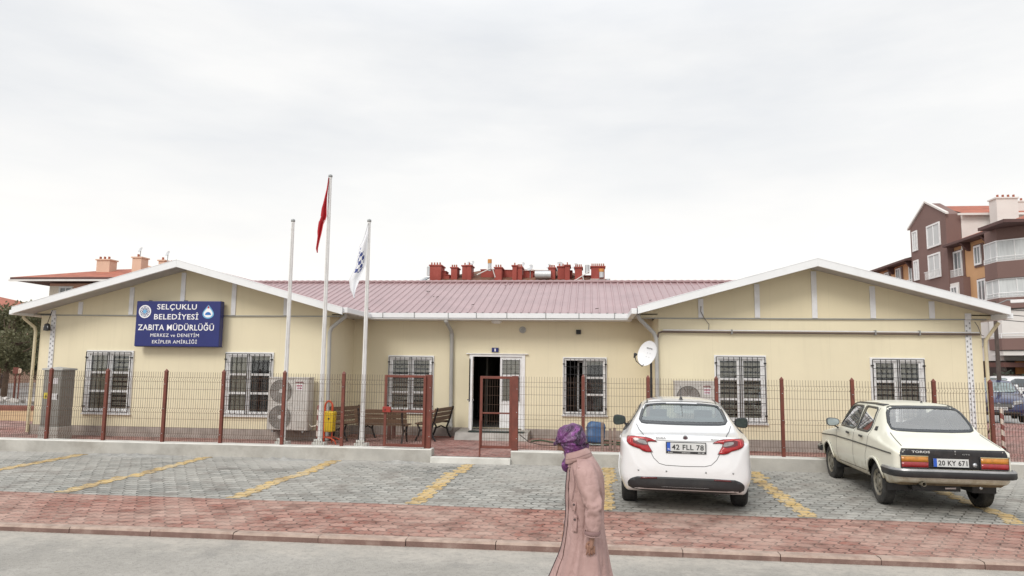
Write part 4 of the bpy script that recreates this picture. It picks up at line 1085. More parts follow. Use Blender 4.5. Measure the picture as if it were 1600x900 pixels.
tank(764.5,403,421,.16,'slim silver rooftop water tank with an orange top, on a slanted strut',cap=True)
tank(849,422,427,.34,'white horizontal rooftop water tank between red parapets',hor=True)
tank(918,412,425,.19,'plain silver upright rooftop tank between two of the right red chimneys')
tank(940,419,432,.2,'silver rooftop tank with an orange top in front of the rightmost red chimney',cap=True)
tank(667,414,428,.2,'silver upright rooftop tank left of the leftmost red chimney')
def struts(pts,lab,kind='roof_strut'):
    t=MB(); 
    for a in pts: t.tube([(px(a[0]),60.6,pzz(a[1])),(px(a[2]),60.7,pzz(a[3]))],.045,5)
    tag(t.build(kind,WHW),lab,'strut')
struts([(745,428,767,417),(770,418,774,432)],'pale slanted struts holding the slim orange-topped tank')
struts([(895,440,921,423),(911,430,913,439)],'pale slanted strut beside the plain silver upright tank')
def solar(u0,u1,v0,v1,lean,lab,n=4):
    t=MB()
    for k in range(n):
        a=px(u0+(u1-u0)*k/n); b=px(u0+(u1-u0)*(k+.82)/n)
        t.add([(a,60.4,pzz(v1)),(b,60.4,pzz(v1)),(b+lean,61.6,pzz(v0)),(a+lean,61.6,pzz(v0)),(a,60.5,pzz(v1)-.05),(b,60.5,pzz(v1)-.05),(b+lean,61.7,pzz(v0)-.05),(a+lean,61.7,pzz(v0)-.05)],[(0,1,2,3),(7,6,5,4),(0,4,5,1),(1,5,6,2),(2,6,7,3),(3,7,4,0)])
        t.cur=(k+1)%2
    tag(t.build('solar_panel',[SILV,M('solar b',(.30,.34,.36),.2,.2,.1,2,0)]),lab,'solar panel','rooftop solar panels')
solar(922,946,432,441,.5,'slanted grey solar panels at the right end of the red roof')
solar(646,656,429,441,.62,'slanted grey solar panels at the left end of the red roof',2)
for (u,v,r,lb) in ((728,411,.25,'small cluster of dishes on the third red chimney from the left'),(735,409,.2,'small far dish right beside the cluster of dishes on the left red roof'),(816,412,.22,'small far dish above the white coping in the middle of the red roof'),(828,417,.3,'tilted far dish standing right of the white coping'),(857,415,.25,'far dish at the left edge of the chimney beside the horizontal tank'),(873,416,.5,'largest of the far dishes, on top of the red roof'),(899,415,.3,'far dish above the chimney left of the plain silver tank')):
    o=small_dish((px(u),61.5,pzz(v)-.75),lb,r); tag(o,lb,'satellite dish','satellite dishes on the red roof')
# --- left house
lh=empty('peach_house',(-38,55,0),0,'peach apartment house with a red hipped roof behind the left wing','building')
T=Matrix.Translation((38,-55,0))
m=MB(); m.T=T; m.box(-41.7,-33,51.2,64,0,8.0); m.cur=1; m.box(-42.4,-39.6,51.0,51.21,5.6,6.35); m.cur=2; m.box(-41.69,-39.7,51.19,51.215,6.3,7.8); m.build('wall',[PEACH,PEACH2,BLIND2],lh)
m=MB(); m.T=T
m.add([(-43.8,49.7,8.3),(-31.8,49.7,8.3),(-31.8,60,8.3),(-43.8,60,8.3),(-38.4,54.5,9.55),(-36.2,54.5,9.6)],[(0,1,5,4),(1,2,5),(2,3,4,5),(3,0,4)]); m.cur=1; m.box(-43.8,-31.8,49.7,60,8.08,8.295); m.cur=2; m.box(-43.85,-31.8,49.62,49.71,8.0,8.13); m.build('roof',[TILE,EAVE,WHW],lh)
bwin(lh,T,-40.3,51.2,0+6.2,1.0,1.5,'-y'); bwin(lh,T,-38.2,51.2,6.2,1.7,1.4,'-y',gm=CURT); bwin(lh,T,-35.6,51.2,6.2,1.5,1.4,'-y',gm=CURT); bwin(lh,T,-38.2,51.2,3.4,1.7,1.4,'-y')
chimney(lh,T,-38.9,-37.8,52.5,53.4,8.8,10.0,PEACH2,3)
chimney(lh,T,-35.55,-34.8,52.0,52.9,8.7,10.1,PEACH2,1); chimney(lh,T,-34.0,-33.5,53,53.7,8.9,10.0,PEACH2,1); chimney(lh,T,-33.2,-32.4,53,53.8,8.9,9.75,PEACH2,2)
m=MB(); m.T=T; m.prism([(-38.0,9.0),(-38.0,9.6),(-36.9,10.1),(-35.0,9.45),(-35.0,9.0)],'y',56,58); m.build('dormer',PEACH2,lh)
for x,z in ((-35.2,10.1),(-32.9,9.8)):
    tag(small_dish((x,52.4,z-.2),'',.25),'tiny dish on the chimney of the peach house '+('left one' if x<-34 else 'right one'),'satellite dish','dishes on the peach house')
fh=empty('distant_house',(-48,60,0),0,'distant house with a faded red roof and a pale chimney at the left edge','building')
T=Matrix.Translation((46.8,-60,-.6))
m=MB(); m.T=T; m.box(-62,-50.2,58,70,0,6.8); m.build('wall',PEACH2,fh)
hip_roof(fh,T,-62,-50.2,58,70,7.0,1.8,TILE); chimney(fh,T,-53.2,-52.1,57.6,58.6,6.8,8.9,PEACH2,3)
# --- right apartment block
ab=empty('brown_apartment_block',(36,60,0),0,'brown, orange and white apartment block with glazed balconies at the right edge','building')
T=Matrix.Translation((-36,-60,0))
m=MB(); m.T=T
m.cur=0; m.box(28,46,52.2,74,6.9,11.6)      # orange upper storeys
m.cur=2; m.box(28.01,46,52.21,73.9,2.8,6.9)  # white lower storey
m.cur=1; m.box(27.55,28.0,56.4,58.2,6.0,9.15); m.box(27.5,28.2,55.9,56.4,6.9,9.0)
m.cur=2; m.box(27.6,28.0,53.2,55.4,4.4,6.9); m.box(27.52,27.56,56.6,57.9,7.0,8.7)
m.cur=3; m.box(28.3,46,52.5,73.5,0,2.8)
m.build('wall',[ORW,BRW,WHW,M('shop dark',(.06,.045,.04),.7,0,.4,.8,0)],ab)
m=MB(); m.T=T
m.prism([(58,6),(64.2,6),(64.2,14.2),(61.1,15.75),(58,14.2)],'x',27.5,28.6)
m.box(28.6,38,64.0,64.2,11,14.2); m.box(28.6,38,58.2,64,11,14.2); m.build('tower',BRW,ab)
m=MB(); m.T=T; m.box(28.62,38,57.97,58.19,11,14.2); m.box(30.0,46,55.5,57.96,11.6,13.0); m.build('penthouse_wall',WHW,ab)
m=MB(); m.T=T
m.add([(28.6,57.6,14.15),(38.5,57.6,14.15),(38.5,61.1,15.5),(28.6,61.1,15.5),(38.5,64.6,14.15),(28.6,64.6,14.15)],[(0,1,2,3),(3,2,4,5)]); m.cur=1
m.box(28.2,38.6,57.5,57.62,14.0,14.16); m.prism([(57.7,14.15),(61.1,15.8),(64.5,14.15),(64.5,14.3),(61.1,15.95),(57.7,14.3)],'x',27.38,27.6)
m.cur=2
m.add([(27.2,48.0,11.72),(46.5,48.0,11.72),(46.5,57.9,11.72),(27.2,57.9,11.72),(31.2,52.5,13.3),(46.5,52.5,13.6)],[(0,1,5,4),(3,0,4),(2,3,4,5)])
m.cur=3; m.box(27.1,46.5,51.0,57.9,11.52,11.70); m.box(26.2,46.5,47.9,51.0,11.50,11.70); m.box(27.1,29,64.3,75,11.52,11.70)
m.cur=2; m.add([(27.2,64.3,11.72),(27.2,75,11.72),(33,75,13.2),(33,64.3,13.2)],[(0,1,2,3)])
m.build('roof',[TILE,WHW,TILE,EAVE],ab)
for y in (52.8,55.6,65,69,73):
    m=MB(); m.T=T; m.prism([(27.3,11.5),(28.0,11.5),(28.0,10.9),(27.8,10.95)],'y',y,y+.25); m.build('eave_bracket',EAVE,ab)
chimney(ab,T,30.2,31.7,56.0,57.0,11.8,14.9,WHW,4); chimney(ab,T,32.4,34.5,58.5,59.5,13.9,15.2,WHW,3)
for (y,z,w_,h,bal,gm) in ((60.0,12.0,2.1,1.75,False,CURT),(60.1,9.5,1.9,1.85,True,CURT),(63.3,12.2,.8,1.6,False,CURT),(63.3,9.7,.8,1.6,False,CURT),(59.6,6.4,2.1,.9,False,GLD)):
    bwin(ab,T,27.49,y,z,w_,h,'-x',bal=bal,gm=gm)
for (y,z,w_,h,bal) in ((57.3,9.2,1.1,1.9,True),(54.5,9.75,.8,1.3,False),(54.2,7.05,.95,1.5,False),(67.9,10.15,.9,1.1,False),(65.2,9.4,.9,1.8,True),(70.5,9.4,.9,1.8,True)):
    m=MB(); m.T=T; m.box(27.93,27.99,y-w_/2-.3,y+w_/2+.2,z-.2,z+h+.15); m.build('window_surround',BRW,ab)
    bwin(ab,T,27.92,y,z,w_,h,'-x',bal=bal)
bwin(ab,T,27.51,57.25,7.3,.9,1.1,'-x'); bwin(ab,T,28.0,55.2,2.9+1.0,.9,1.4,'-x')
# octagonal glazed balconies
OCT=[(28,53.0),(26.8,51.6),(26.75,50.0),(28.2,48.6),(46,48.6),(46,53.0)]
def shrink(p,d): cx,cy=36,56; return [(x+(.0 if x>=45 else (d if x<40 else 0)),y+d) for x,y in p]
for (z0,z1,mat,nm,g) in ((8.15,9.25,BRW,'balcony',0),(9.3,10.65,CURT,'balcony_glazing',.12),(6.15,6.85,BRW,'balcony',0),(6.9,8.1,CURT,'balcony_glazing',.12),(3.45,4.2,BRW,'balcony',0),(4.2,6.1,WHW,'balcony_wall',.15),(10.65,11.5,BRW,'balcony_lintel',.2),(3.1,3.4,WHW,'balcony_base',.1)):
    m=MB(); m.T=T; m.prism(shrink(OCT,g),'z',z0,z1); o=m.build(nm,mat,ab)
    if nm=='balcony':
        m=MB(); m.T=T; pts=[(x,y,z1+.32) for x,y in OCT[:5]]; m.tube(pts,.03,5); m.tube([(x,y,z1+.15) for x,y in OCT[:5]],.02,5)
        for x,y in OCT[:5]: m.tube([(x,y,z1),(x,y,z1+.32)],.025,5)
        m.build('railing',WHITE,o)
    if nm=='balcony_glazing':
        m=MB(); m.T=T; S=shrink(OCT,g-.02)
        for a,b in zip(S[:4],S[1:5]):
            L=math.dist(a,b); n=max(1,int(L/.75))
            for k in range(n): t=k/n; m.tube([(a[0]+(b[0]-a[0])*t,a[1]+(b[1]-a[1])*t,z0),(a[0]+(b[0]-a[0])*t,a[1]+(b[1]-a[1])*t,z1)],.03,4)
            m.tube([(*a,z1),(*b,z1)],.05,4); m.tube([(*a,z0),(*b,z0)],.05,4)
        m.build('frame',WHITE,o)
m=MB(); m.T=T; m.box(27.0,46,50.4,52.4,2.35,2.65); m.box(27.4,46,51,52.4,1.75,1.85); m.build('awning',M('brown awning',(.12,.055,.045),.8,0,.2,2,.1),ab)
m=MB(); m.T=T; m.box(28.8,30.2,52.3,52.45,1.9,2.75); m.build('shop_sign',M('orange shop board',(.55,.22,.06),.6,0,.3,1.5,0),ab)
for (x,z,c) in ((27.9,1.2,(.45,.30,.16)),(29.6,1.0,(.30,.2,.12)),(31.5,1.3,(.4,.36,.3))):
    m=MB(); m.T=T; m.box(x,x+1.2,52.2,52.48,z-.35,z+.1); m.build('shop_display',M('display',c,.7,0,.4,3,0),ab)
m=MB(); m.T=T
m.tube([(27.9,56,11.4),(27.6,56,11.3),(27.6,56,11.0)],.06,6); m.build('eave_downpipe',WHW,ab)
# --- pinkish block peeking above the right gable
for (x,y,z,nm) in ((13.4,62,9.6,''),):
    o=empty('far_chimney_house',(14.5,66,0),0,'far house whose pink chimneys peek above the right slope of the right gable','building')
    T=Matrix.Translation((-14.5,-66,0))
    m=MB(); m.T=T; m.box(13,24,65,75,0,8.2); m.build('wall',M('pink plaster',(.5,.2,.17),.8),o)
    hip_roof(o,T,13,24,65,75,8.2,1.0,TILE,.3); chimney(o,T,15.75,16.9,66,67,8.5,9.9,M('pink chimney',(.48,.16,.15),.8),2); chimney(o,T,21.3,22.3,66,67,8.4,9.4,M('pink chimney b',(.52,.22,.2),.8),0)
# --- utility pole and street lamp on the right
up=empty('utility_pole',(15.6,29.5,.1),0,'dark utility pole with wires and a street lamp, right of the office building','utility pole')
m=MB(); m.tube([(0,0,0),(.0,0,4.6)],.1,10,rads=[.085,.065]); m.build('pole',M('pole wood',(.09,.07,.06),.9,0,.3,4,.4),up,smooth='auto')
m=MB(); m.box(-.35,.35,-.05,.05,4.25,4.35); m.box(-.05,.05,-.14,-.08,4.0,4.4); m.build('crossarm',GREYM,up)
m=MB()
for dz,dx in ((4.3,.3),(4.12,0),(3.9,0)):
    pts=[(dx+8*k/8,-.4*k/8,dz-.25*math.sin(PI*k/8)) for k in range(9)]; m.tube(pts,.018,4)
    pts=[(dx-6.6*k/8,-8.6*k/8,dz-1.05*k/8-.25*math.sin(PI*k/8)) for k in range(9)]
    if dz==4.3: m.tube(pts,.016,4)
m.build('wire',BLACKP,up)
m=MB(); m.tube([(.02,0,4.45),(.30,-.3,4.62),(.45,-.45,4.6)],.025,6); m.cur=1; m.obox((.58,-.55,4.55),(.5,.24,.12),-.6); m.build('lamp_arm',[GREYM,WHITE],up,bevel=.02)
# --- back fence post + mesh on the left, sign roundel
bf=fence([-30.5,-26.6,-23.0,-19.5],'far mesh fence with red-brown posts behind the sandy patch at the left edge',y=31.0)
for o in bf.children: o.location.z-=.3
m=MB(); m.lathe([(0,-.03),(.12,-.03),(.12,0),(0,0)],20,(0,0,0),'y'); m.cur=1; m.tube([(0,.02,-1.3),(0,.02,0)],.03,8); m.box(-.3,-.05,-.04,.02,-.12,.16)
o=m.build('round_sign',[M('round sign face',(.5,.36,.28),.6),RUST]); o.location=(-26.15,30.7,1.5); tag(o,'small round pinkish sign on a brown board beside the far fence post','sign')
def rubble(x0,x1,y,lab,n=60):
    m=MB()
    for k in range(n):
        x=random.uniform(x0,x1); yy=y+random.uniform(-.6,.6); s=random.uniform(.06,.2)
        m.obox((x,yy,.2+s*.2+random.uniform(0,.15)),(s*1.6,s*1.2,s),random.uniform(0,3),random.uniform(-.5,.5),random.uniform(-.5,.5))
    tag(m.build('rubble',M('rubble',(.48,.45,.42),.9,0,.3,2,.3)),lab,'rubble',kind='stuff')
rubble(-34,-20,28.2,'pale rubble and stones strewn behind the red edging',160)
m=MB(); m.lathe([(0,0),(.12,.0),(.13,.06),(.1,.1),(0,.11)],14); o=m.build('pale_bag',M('pale bag',(.6,.55,.42),.8),smooth=True); o.location=(-13.9,18.6,.2); tag(o,'small pale yellow bag on the ground at the left wall corner','bag')
# ------------------------------------------------------------------ trees and hedges
def leaf_mat(name,a,b):
    m,nt,out=new_mat(name); co=worldpos(nt); n=noisen(nt,co,1.1,4); 
    oi=noisen(nt,co,9,2)
    c=mixc(nt,ramp(nt,mth(nt,'ADD',mth(nt,'MULTIPLY',n,.6),mth(nt,'MULTIPLY',oi,.4)),.35,.65),a,b)
    p=prin(nt,out,c,.6); 
    tl=nt.nodes.new('ShaderNodeBsdfTranslucent'); nt.links.new(c,tl.inputs[0])
    mx=nt.nodes.new('ShaderNodeMixShader'); mx.inputs[0].default_value=.25; nt.links.new(p.outputs[0],mx.inputs[1]); nt.links.new(tl.outputs[0],mx.inputs[2]); nt.links.new(mx.outputs[0],out.inputs[0]); return m
OLIVE=leaf_mat('olive leaves',(.085,.09,.042),(.18,.17,.09)); DKG=leaf_mat('dark leaves',(.025,.035,.022),(.055,.065,.035))
def tree(name,loc,h,cz,rx,ry,rzz,n,ls,mat,lab,cat='tree',trunk=.12,clumps=26,seed=1):
    rnd=random.Random(seed); t=empty(name,loc,0,lab,cat)
    m=MB()
    if trunk:
        m.tube([(0,0,0),(.03,.02,h*.3),(-.05,.03,cz-.1*h),(0,0,cz+rzz*.5)],trunk,8,rads=[trunk*1.2,trunk,trunk*.7,trunk*.3])
    cl=[]
    for k in range(clumps):
        a=rnd.uniform(0,2*PI); u=rnd.uniform(-1,1); q=rnd.uniform(.3,1)**.6; s=math.sqrt(1-u*u)
        c=Vector((rx*q*s*math.cos(a),ry*q*s*math.sin(a),cz+rzz*q*u)); cl.append((c,rnd.uniform(.18,.36)*min(rx,rzz)*1.1))
        if trunk and k%2==0:
            b=Vector((0,0,cz-rzz*.6+rnd.uniform(-.1,.5)*rzz)); m.tube([b,b.lerp(c,.5)+Vector((0,0,-.1)),c],.03,5,rads=[trunk*.4,trunk*.25,trunk*.08])
    if trunk: m.build('trunk',BARK,t,smooth=True)
    m=MB()
    for k in range(n):
        c,r=rnd.choice(cl); d=Vector((rnd.gauss(0,1),rnd.gauss(0,1),rnd.gauss(0,1))); d=d.normalized()*r*rnd.random()**.45; p=c+d
        if p.z<.05: p.z=.05+rnd.random()*.1
        u=Vector((rnd.uniform(-1,1),rnd.uniform(-1,1),rnd.uniform(-1,1))).normalized(); v=u.orthogonal().normalized(); s=ls*rnd.uniform(.6,1.3)
        m.add([p-u*s,p+v*s*.5,p+u*s,p-v*s*.5],[(0,1,2,3)])
    m.build('crown',mat,t,fix=False)
    return t
tree('broadleaf_tree',(-29.3,33.5,.05),5.0,3.15,2.5,2.4,1.75,12000,.085,OLIVE,'olive green tree behind the left end of the building, its trunk among the rubble',trunk=.13,clumps=60,seed=3)
tree('dark_conifer',(-36.0,49.5,0),4,2.9,2.3,2.0,2.4,5000,.12,DKG,'dark dense tree behind the pale van, left of the building',trunk=.12,clumps=30,seed=5)
tree('broadleaf_tree',(-34.5,39.5,0),5,3.0,2.6,2.2,1.7,8000,.10,OLIVE,'olive tree at the very left edge of the picture',trunk=.13,clumps=40,seed=8)
tree('broadleaf_tree',(-45.0,56,0),5,2.8,3.6,2.2,2.4,6000,.13,DKG,'dark tree behind the parked dark car at the left edge',trunk=.13,clumps=30,seed=9)
tree('bare_shrub',(-40.8,50.3,3.2),2,1.6,1.9,.8,1.2,1600,.07,leaf_mat('dry leaves',(.16,.09,.06),(.28,.17,.12)),'thin reddish shrub in front of the balcony of the peach house','shrub',trunk=.04,clumps=30,seed=11)
for (x,y,rx,h,s,lb) in ((20.2,42.5,1.6,.8,21,'dark green clipped shrub behind the white hatchback, the left one'),(23.6,43,1.7,.9,22,'dark green clipped shrub right of the utility pole, behind the cars'),(27.5,44,1.9,.9,23,'dark green shrub at the right edge in front of the shop')):
    tree('clipped_shrub',(x,y,0),1,.95+.25,rx,1.0,h,3500,.07,DKG,lb,'shrub',0,26,s)
# ------------------------------------------------------------------ cars
def pchip(xs,ys,x):
    n=len(xs)
    if x<=xs[0]: return ys[0]
    if x>=xs[-1]: return ys[-1]
    i=0
    while x>xs[i+1]: i+=1
    def dl(k): return (ys[k+1]-ys[k])/(xs[k+1]-xs[k])
    def sl(k):
        if k==0: return dl(0)
        if k==n-1: return dl(n-2)
        a,b=dl(k-1),dl(k)
        if a*b<=0: return 0
        return 2*a*b/(a+b)
    h=xs[i+1]-xs[i]; t=(x-xs[i])/h; m0,m1=sl(i),sl(i+1)
    return ys[i]*(2*t**3-3*t*t+1)+h*m0*(t**3-2*t*t+t)+ys[i+1]*(-2*t**3+3*t*t)+h*m1*(t**3-t*t)
class Car:
    def __init__(s,st,L,dy=.03,sub=4):
        s.L=L; ys=[r[0] for r in st]
        samp=[]; y=0
        while y<L:
            samp.append(y); y+= .012 if y<.1 or y>L-.12 else dy
        samp.append(L)
        s.rings=[]
        for y in samp:
            v=[pchip(ys,[r[k] for r in st],y) for k in range(1,10)]
            zb,xs_,zm,xm,zbe,xbe,zr,xr,zt=v
            key=[(0,zb),(xs_*.6,zb),(xs_*.96,zb+.005),(xs_+.25*(xm-xs_),zb+.3*(zm-zb)),(xm,zm),(xm+.45*(xbe-xm),zm+.55*(zbe-zm)),(xbe,zbe),(xbe+.32*(xr-xbe)-.0,zbe+.28*(zr-zbe)),(xr+.25*(xbe-xr)+.012*min(1,(zr-zbe)*3),zr-.25*(zr-zbe)),(xr,zr),(xr*.86,zr+.5*(zt-zr)),(xr*.5,zr+.9*(zt-zr)),(0,zt)]
            P=[]; K=len(key)
            # Catmull-Rom with clamped tangents
            for i in range(K-1):
                p0=key[max(0,i-1)];p1=key[i];p2=key[i+1];p3=key[min(K-1,i+2)]
                if i==0: p0=(-p2[0],p2[1])
                if i==K-2: p3=(-p1[0],p1[1])
                for q in range(sub):
                    t=q/sub; r=[]
                    for c in (0,1):
                        a,b=p2[c]-p0[c],p3[c]-p1[c]; d=p2[c]-p1[c]
                        m0=.5*a*.8; m1=.5*b*.8
                        m0=max(-1.5*abs(d),min(1.5*abs(d),m0)) if abs(d)>1e-4 else 0
                        m1=max(-1.5*abs(d),min(1.5*abs(d),m1)) if abs(d)>1e-4 else 0
                        r.append(p1[c]*(2*t**3-3*t*t+1)+m0*(t**3-2*t*t+t)+p2[c]*(-2*t**3+3*t*t)+m1*(t**3-t*t))
                    P.append(tuple(r))
            P.append(key[-1])
            ring=[Vector((x,y,z)) for x,z in P]+[Vector((-x,y,z)) for x,z in reversed(P[1:-1])]
            s.rings.append(ring)
        n=len(s.rings[0]); s.n=n
        s.verts=[v for R in s.rings for v in R]; s.faces=[]
        for i in range(len(s.rings)-1):
            for k in range(n): k2=(k+1)%n; s.faces.append((i*n+k,(i+1)*n+k,(i+1)*n+k2,i*n+k2))
        o=len(s.verts); s.verts+= [sum(s.rings[0],Vector())/n,sum(s.rings[-1],Vector())/n]
        b=(len(s.rings)-1)*n
        for k in range(n): k2=(k+1)%n; s.faces.append((o,k,k2)); s.faces.append((o+1,b+k2,b+k))
        s.bvh=BVHTree.FromPolygons(s.verts,s.faces)
    def hit(s,a,b,view):
        o,d={'rear':((a,-2,b),(0,1,0)),'front':((a,s.L+2,b),(0,-1,0)),'left':((-3,a,b),(1,0,0)),'right':((3,a,b),(-1,0,0)),'top':((a,b,4),(0,0,-1))}[view]
        p,n,i,_=s.bvh.ray_cast(Vector(o),Vector(d))
        if p is None:
            q={'rear':(a,0,b),'front':(a,s.L,b),'left':(-.8,a,b),'right':(.8,a,b),'top':(a,b,1)}[view]
            p,n,i,_=s.bvh.find_nearest(Vector(q))
        if n.dot(Vector(d))>0: n=-n
        return p,n
    def patch(s,poly,view,off=.003,step=.05,flat=False):
        bp=[]
        for a,b in zip(poly,poly[1:]+poly[:1]):
            L=math.dist(a,b); k=max(1,int(L/step))
            for q in range(k): bp.append(Vector((a[0]+(b[0]-a[0])*q/k,a[1]+(b[1]-a[1])*q/k)))
        nb=len(bp); xs=[p.x for p in bp]; ys=[p.y for p in bp]
        pts=list(bp); y=min(ys)+step/2
        while y<max(ys):
            x=min(xs)+step/2
            while x<max(xs):
                if inpoly((x,y),bp) and min((Vector((x,y))-q).length for q in bp)>step*.4: pts.append(Vector((x,y)))
                x+=step
            y+=step
        r=geometry.delaunay_2d_cdt(pts,[(i,(i+1)%nb) for i in range(nb)],[],1,1e-5)
        vs=[]
        for p in r[0]:
            h,n=s.hit(p.x,p.y,view); vs.append(h+n*off)
        if flat:   # a flat pane: x follows height only (flat car side glass)
            zs=[v.z for v in vs]; mz=sum(zs)/len(zs); mx=sum(v.x for v in vs)/len(vs)
            k=sum((v.z-mz)*(v.x-mx) for v in vs)/max(1e-9,sum((z-mz)**2 for z in zs))
            my=sum(v.y for v in vs)/len(vs); ky=sum((v.y-my)*(v.x-mx-k*(v.z-mz)) for v in vs)/max(1e-9,sum((v.y-my)**2 for v in vs))
            for v in vs: v.x=mx+k*(v.z-mz)+ky*(v.y-my)
        return vs,[tuple(f) for f in r[2]]
    def ribbon(s,line,view,w,off=.002,closed=False,step=.03):
        pts=[]; L_=line+[line[0]] if closed else line
        for a,b in zip(L_,L_[1:]):
            L=math.dist(a,b); k=max(1,int(L/step))
            for q in range(k): pts.append(Vector((a[0]+(b[0]-a[0])*q/k,a[1]+(b[1]-a[1])*q/k)))
        if not closed: pts.append(Vector(line[-1]))
        vs=[];fs=[];N=len(pts)
        for i,p in enumerate(pts):
            if closed: t=pts[(i+1)%N]-pts[i-1]
            else: t=pts[min(N-1,i+1)]-pts[max(0,i-1)]
            t=t.normalized(); nn=Vector((-t.y,t.x))
            for sg in (-1,1):
                q=p+nn*sg*w/2; h,n=s.hit(q.x,q.y,view); vs.append(h+n*off)
        for i in range(N if closed else N-1): j=(i+1)%N; fs.append((2*i,2*j,2*j+1,2*i+1))
        return vs,fs
    def body(s,cuts,arches,name,mat,parent):
        """cuts: list of (poly,view); arches: (yc,zc,r)"""
        bm=bmesh.new(); vv=[bm.verts.new(v) for v in s.verts]
        for f in s.faces:
            try: bm.faces.new([vv[i] for i in f])
            except ValueError: pass
        bm.verts.ensure_lookup_table()
        for v in bm.verts:
            if abs(v.co.x)>.4:
                for yc,zc,r in arches:
                    d=Vector((v.co.y-yc,v.co.z-zc)); 
                    if abs(d.length-r)<.022 and d.length>0: d=d.normalized()*r; v.co.y=yc+d.x; v.co.z=zc+d.y
        bm.normal_update(); dele=[]
        for f in bm.faces:
            c=f.calc_center_median(); n=f.normal
            kill=False
            for yc,zc,r in arches:
                if abs(c.x)>.45 and math.hypot(c.y-yc,c.z-zc)<r: kill=True
            for poly,view in cuts:
                if view in('rear','front'):
                    ok=(c.y<s.L/2) if view=='rear' else (c.y>s.L/2)
                    if ok and c.z>.95 and inpoly((c.x,c.z),poly): kill=True
                elif view=='left':
                    if c.x<-.3 and inpoly((c.y,c.z),poly): kill=True
                elif view=='right':
                    if c.x>.3 and inpoly((c.y,c.z),poly): kill=True
            if kill: dele.append(f)
        bmesh.ops.delete(bm,geom=dele,context='FACES')
        bmesh.ops.recalc_face_normals(bm,faces=bm.faces)
        me=bpy.data.meshes.new(name); bm.to_mesh(me); bm.free(); me.materials.append(mat)
        for p in me.polygons: p.use_smooth=True
        o=bpy.data.objects.new(name,me); COL.objects.link(o); o.parent=parent
        return o
    def part(s,geo,name,mat,parent,th=0,smooth=True):
        m=MB(); 
        for g in (geo if isinstance(geo,list) else [geo]): m.add(*g)
        o=m.build(name,mat,parent,smooth=smooth,fix=False)
        if th:
            k=o.modifiers.new('s','SOLIDIFY'); k.thickness=th; k.offset=-1
        return o
def inpoly(p,poly):
    x,y=p; c=False; n=len(poly); j=n-1
    for i in range(n):
        xi,yi=poly[i][0],poly[i][1]; xj,yj=poly[j][0],poly[j][1]
        if (yi>y)!=(yj>y) and x<(xj-xi)*(y-yi)/(yj-yi)+xi: c=not c
        j=i
    return c
def chaikin(poly,it=2,k=.22):
    for _ in range(it):
        out=[]
        for a,b in zip(poly,poly[1:]+poly[:1]):
            out+=[(a[0]+(b[0]-a[0])*k,a[1]+(b[1]-a[1])*k),(a[0]+(b[0]-a[0])*(1-k),a[1]+(b[1]-a[1])*(1-k))]
        poly=out; k=.25
    return poly
def mir(poly): return [(-x,z) for x,z in reversed(poly)]
def wheel(parent,x,y,z,R,W,side,rimm,style,tm=None):
    """side=-1 left"""
    t=MB(); s=side
    t.lathe([(R*.62,-s*W/2),(R*.9,-s*W/2),(R*.975,-s*W*.42),(R,-s*W*.28),(R,s*W*.28),(R*.975,s*W*.42),(R*.9,s*W/2),(R*.66,s*W/2),(R*.62,s*W*.42)],40,(0,0,0),'x')
    # tread blocks
    n=44
    for k in range(n):
        a=2*PI*k/n
        for off in (-.3,-.1,.1,.3):
            u=math.cos(a+off*.1);v=math.sin(a+off*.1)
            p=[]
            for (da,dx) in ((-.045,-.075),(.045,-.075),(.045,.075),(-.045,.075)):
                aa=a+da+off*.1; p.append((off*W*.9+dx*W,math.cos(aa)*(R+.006),math.sin(aa)*(R+.006)))
            t.add(p,[(0,1,2,3)])
    wl=empty('wheel',(x,y,z)); wl.parent=parent
    ty=t.build('tyre',tm or TYRE,wl,smooth='auto',fix=False)
    m=MB()
    face=s*W*.36
    if style=='steel':
        m.lathe([(R*.64,s*W*.44),(R*.62,s*W*.47),(R*.60,s*W*.42),(R*.56,s*W*.30),(R*.50,s*W*.22),(R*.42,s*W*.30),(R*.34,s*W*.36),(R*.2,s*W*.34),(R*.16,s*W*.46),(R*.06,s*W*.5),(0,s*W*.5)],36,(0,0,0),'x')
        m.cur=1
        for k in range(8):
            a=2*PI*k/8; cy,cz=R*.46*math.cos(a),R*.46*math.sin(a)
            pts=[]
            for q in range(8):
                th=2*PI*q/8; rr=R*.055*math.cos(th); tt=R*.12*math.sin(th)
                pts.append((s*W*.37,cy+rr*math.cos(a)-tt*math.sin(a),cz+rr*math.sin(a)+tt*math.cos(a)))
            m.add(pts,[tuple(range(8))])
        for k in range(3):
            a=2*PI*k/3; m.lathe([(0,s*W*.40),(R*.03,s*W*.39),(R*.03,s*W*.3)],8,(0,R*.25*math.cos(a),R*.25*math.sin(a)),'x')
    else:
        m.lathe([(R*.66,s*W*.46),(R*.64,s*W*.48),(R*.61,s*W*.42),(R*.6,-s*W*.2)],40,(0,0,0),'x')
        for k in range(10):
            a=2*PI*k/10; w0=.10;w1=.055
            p=[]
            for (rr,dw,xx) in ((.12,w0,.38),(.62,w1,.44),(.62,-w1,.44),(.12,-w0,.38)):
                p.append((s*W*xx,R*(rr*math.cos(a)-dw*math.sin(a)),R*(rr*math.sin(a)+dw*math.cos(a))))
            p2=[(q[0]-s*.02,q[1],q[2]) for q in p]
            m.add(p+p2,[(0,1,2,3),(0,4,5,1),(3,2,6,7)])
        m.lathe([(R*.17,s*W*.34),(R*.15,s*W*.46),(0,s*W*.48)],20,(0,0,0),'x')
        m.cur=1; m.lathe([(R*.6,s*W*.05),(0,s*W*.05)],24,(0,0,0),'x')
    m.build('rim',[rimm,DARK],wl,smooth='auto',fix=False)
    return wl
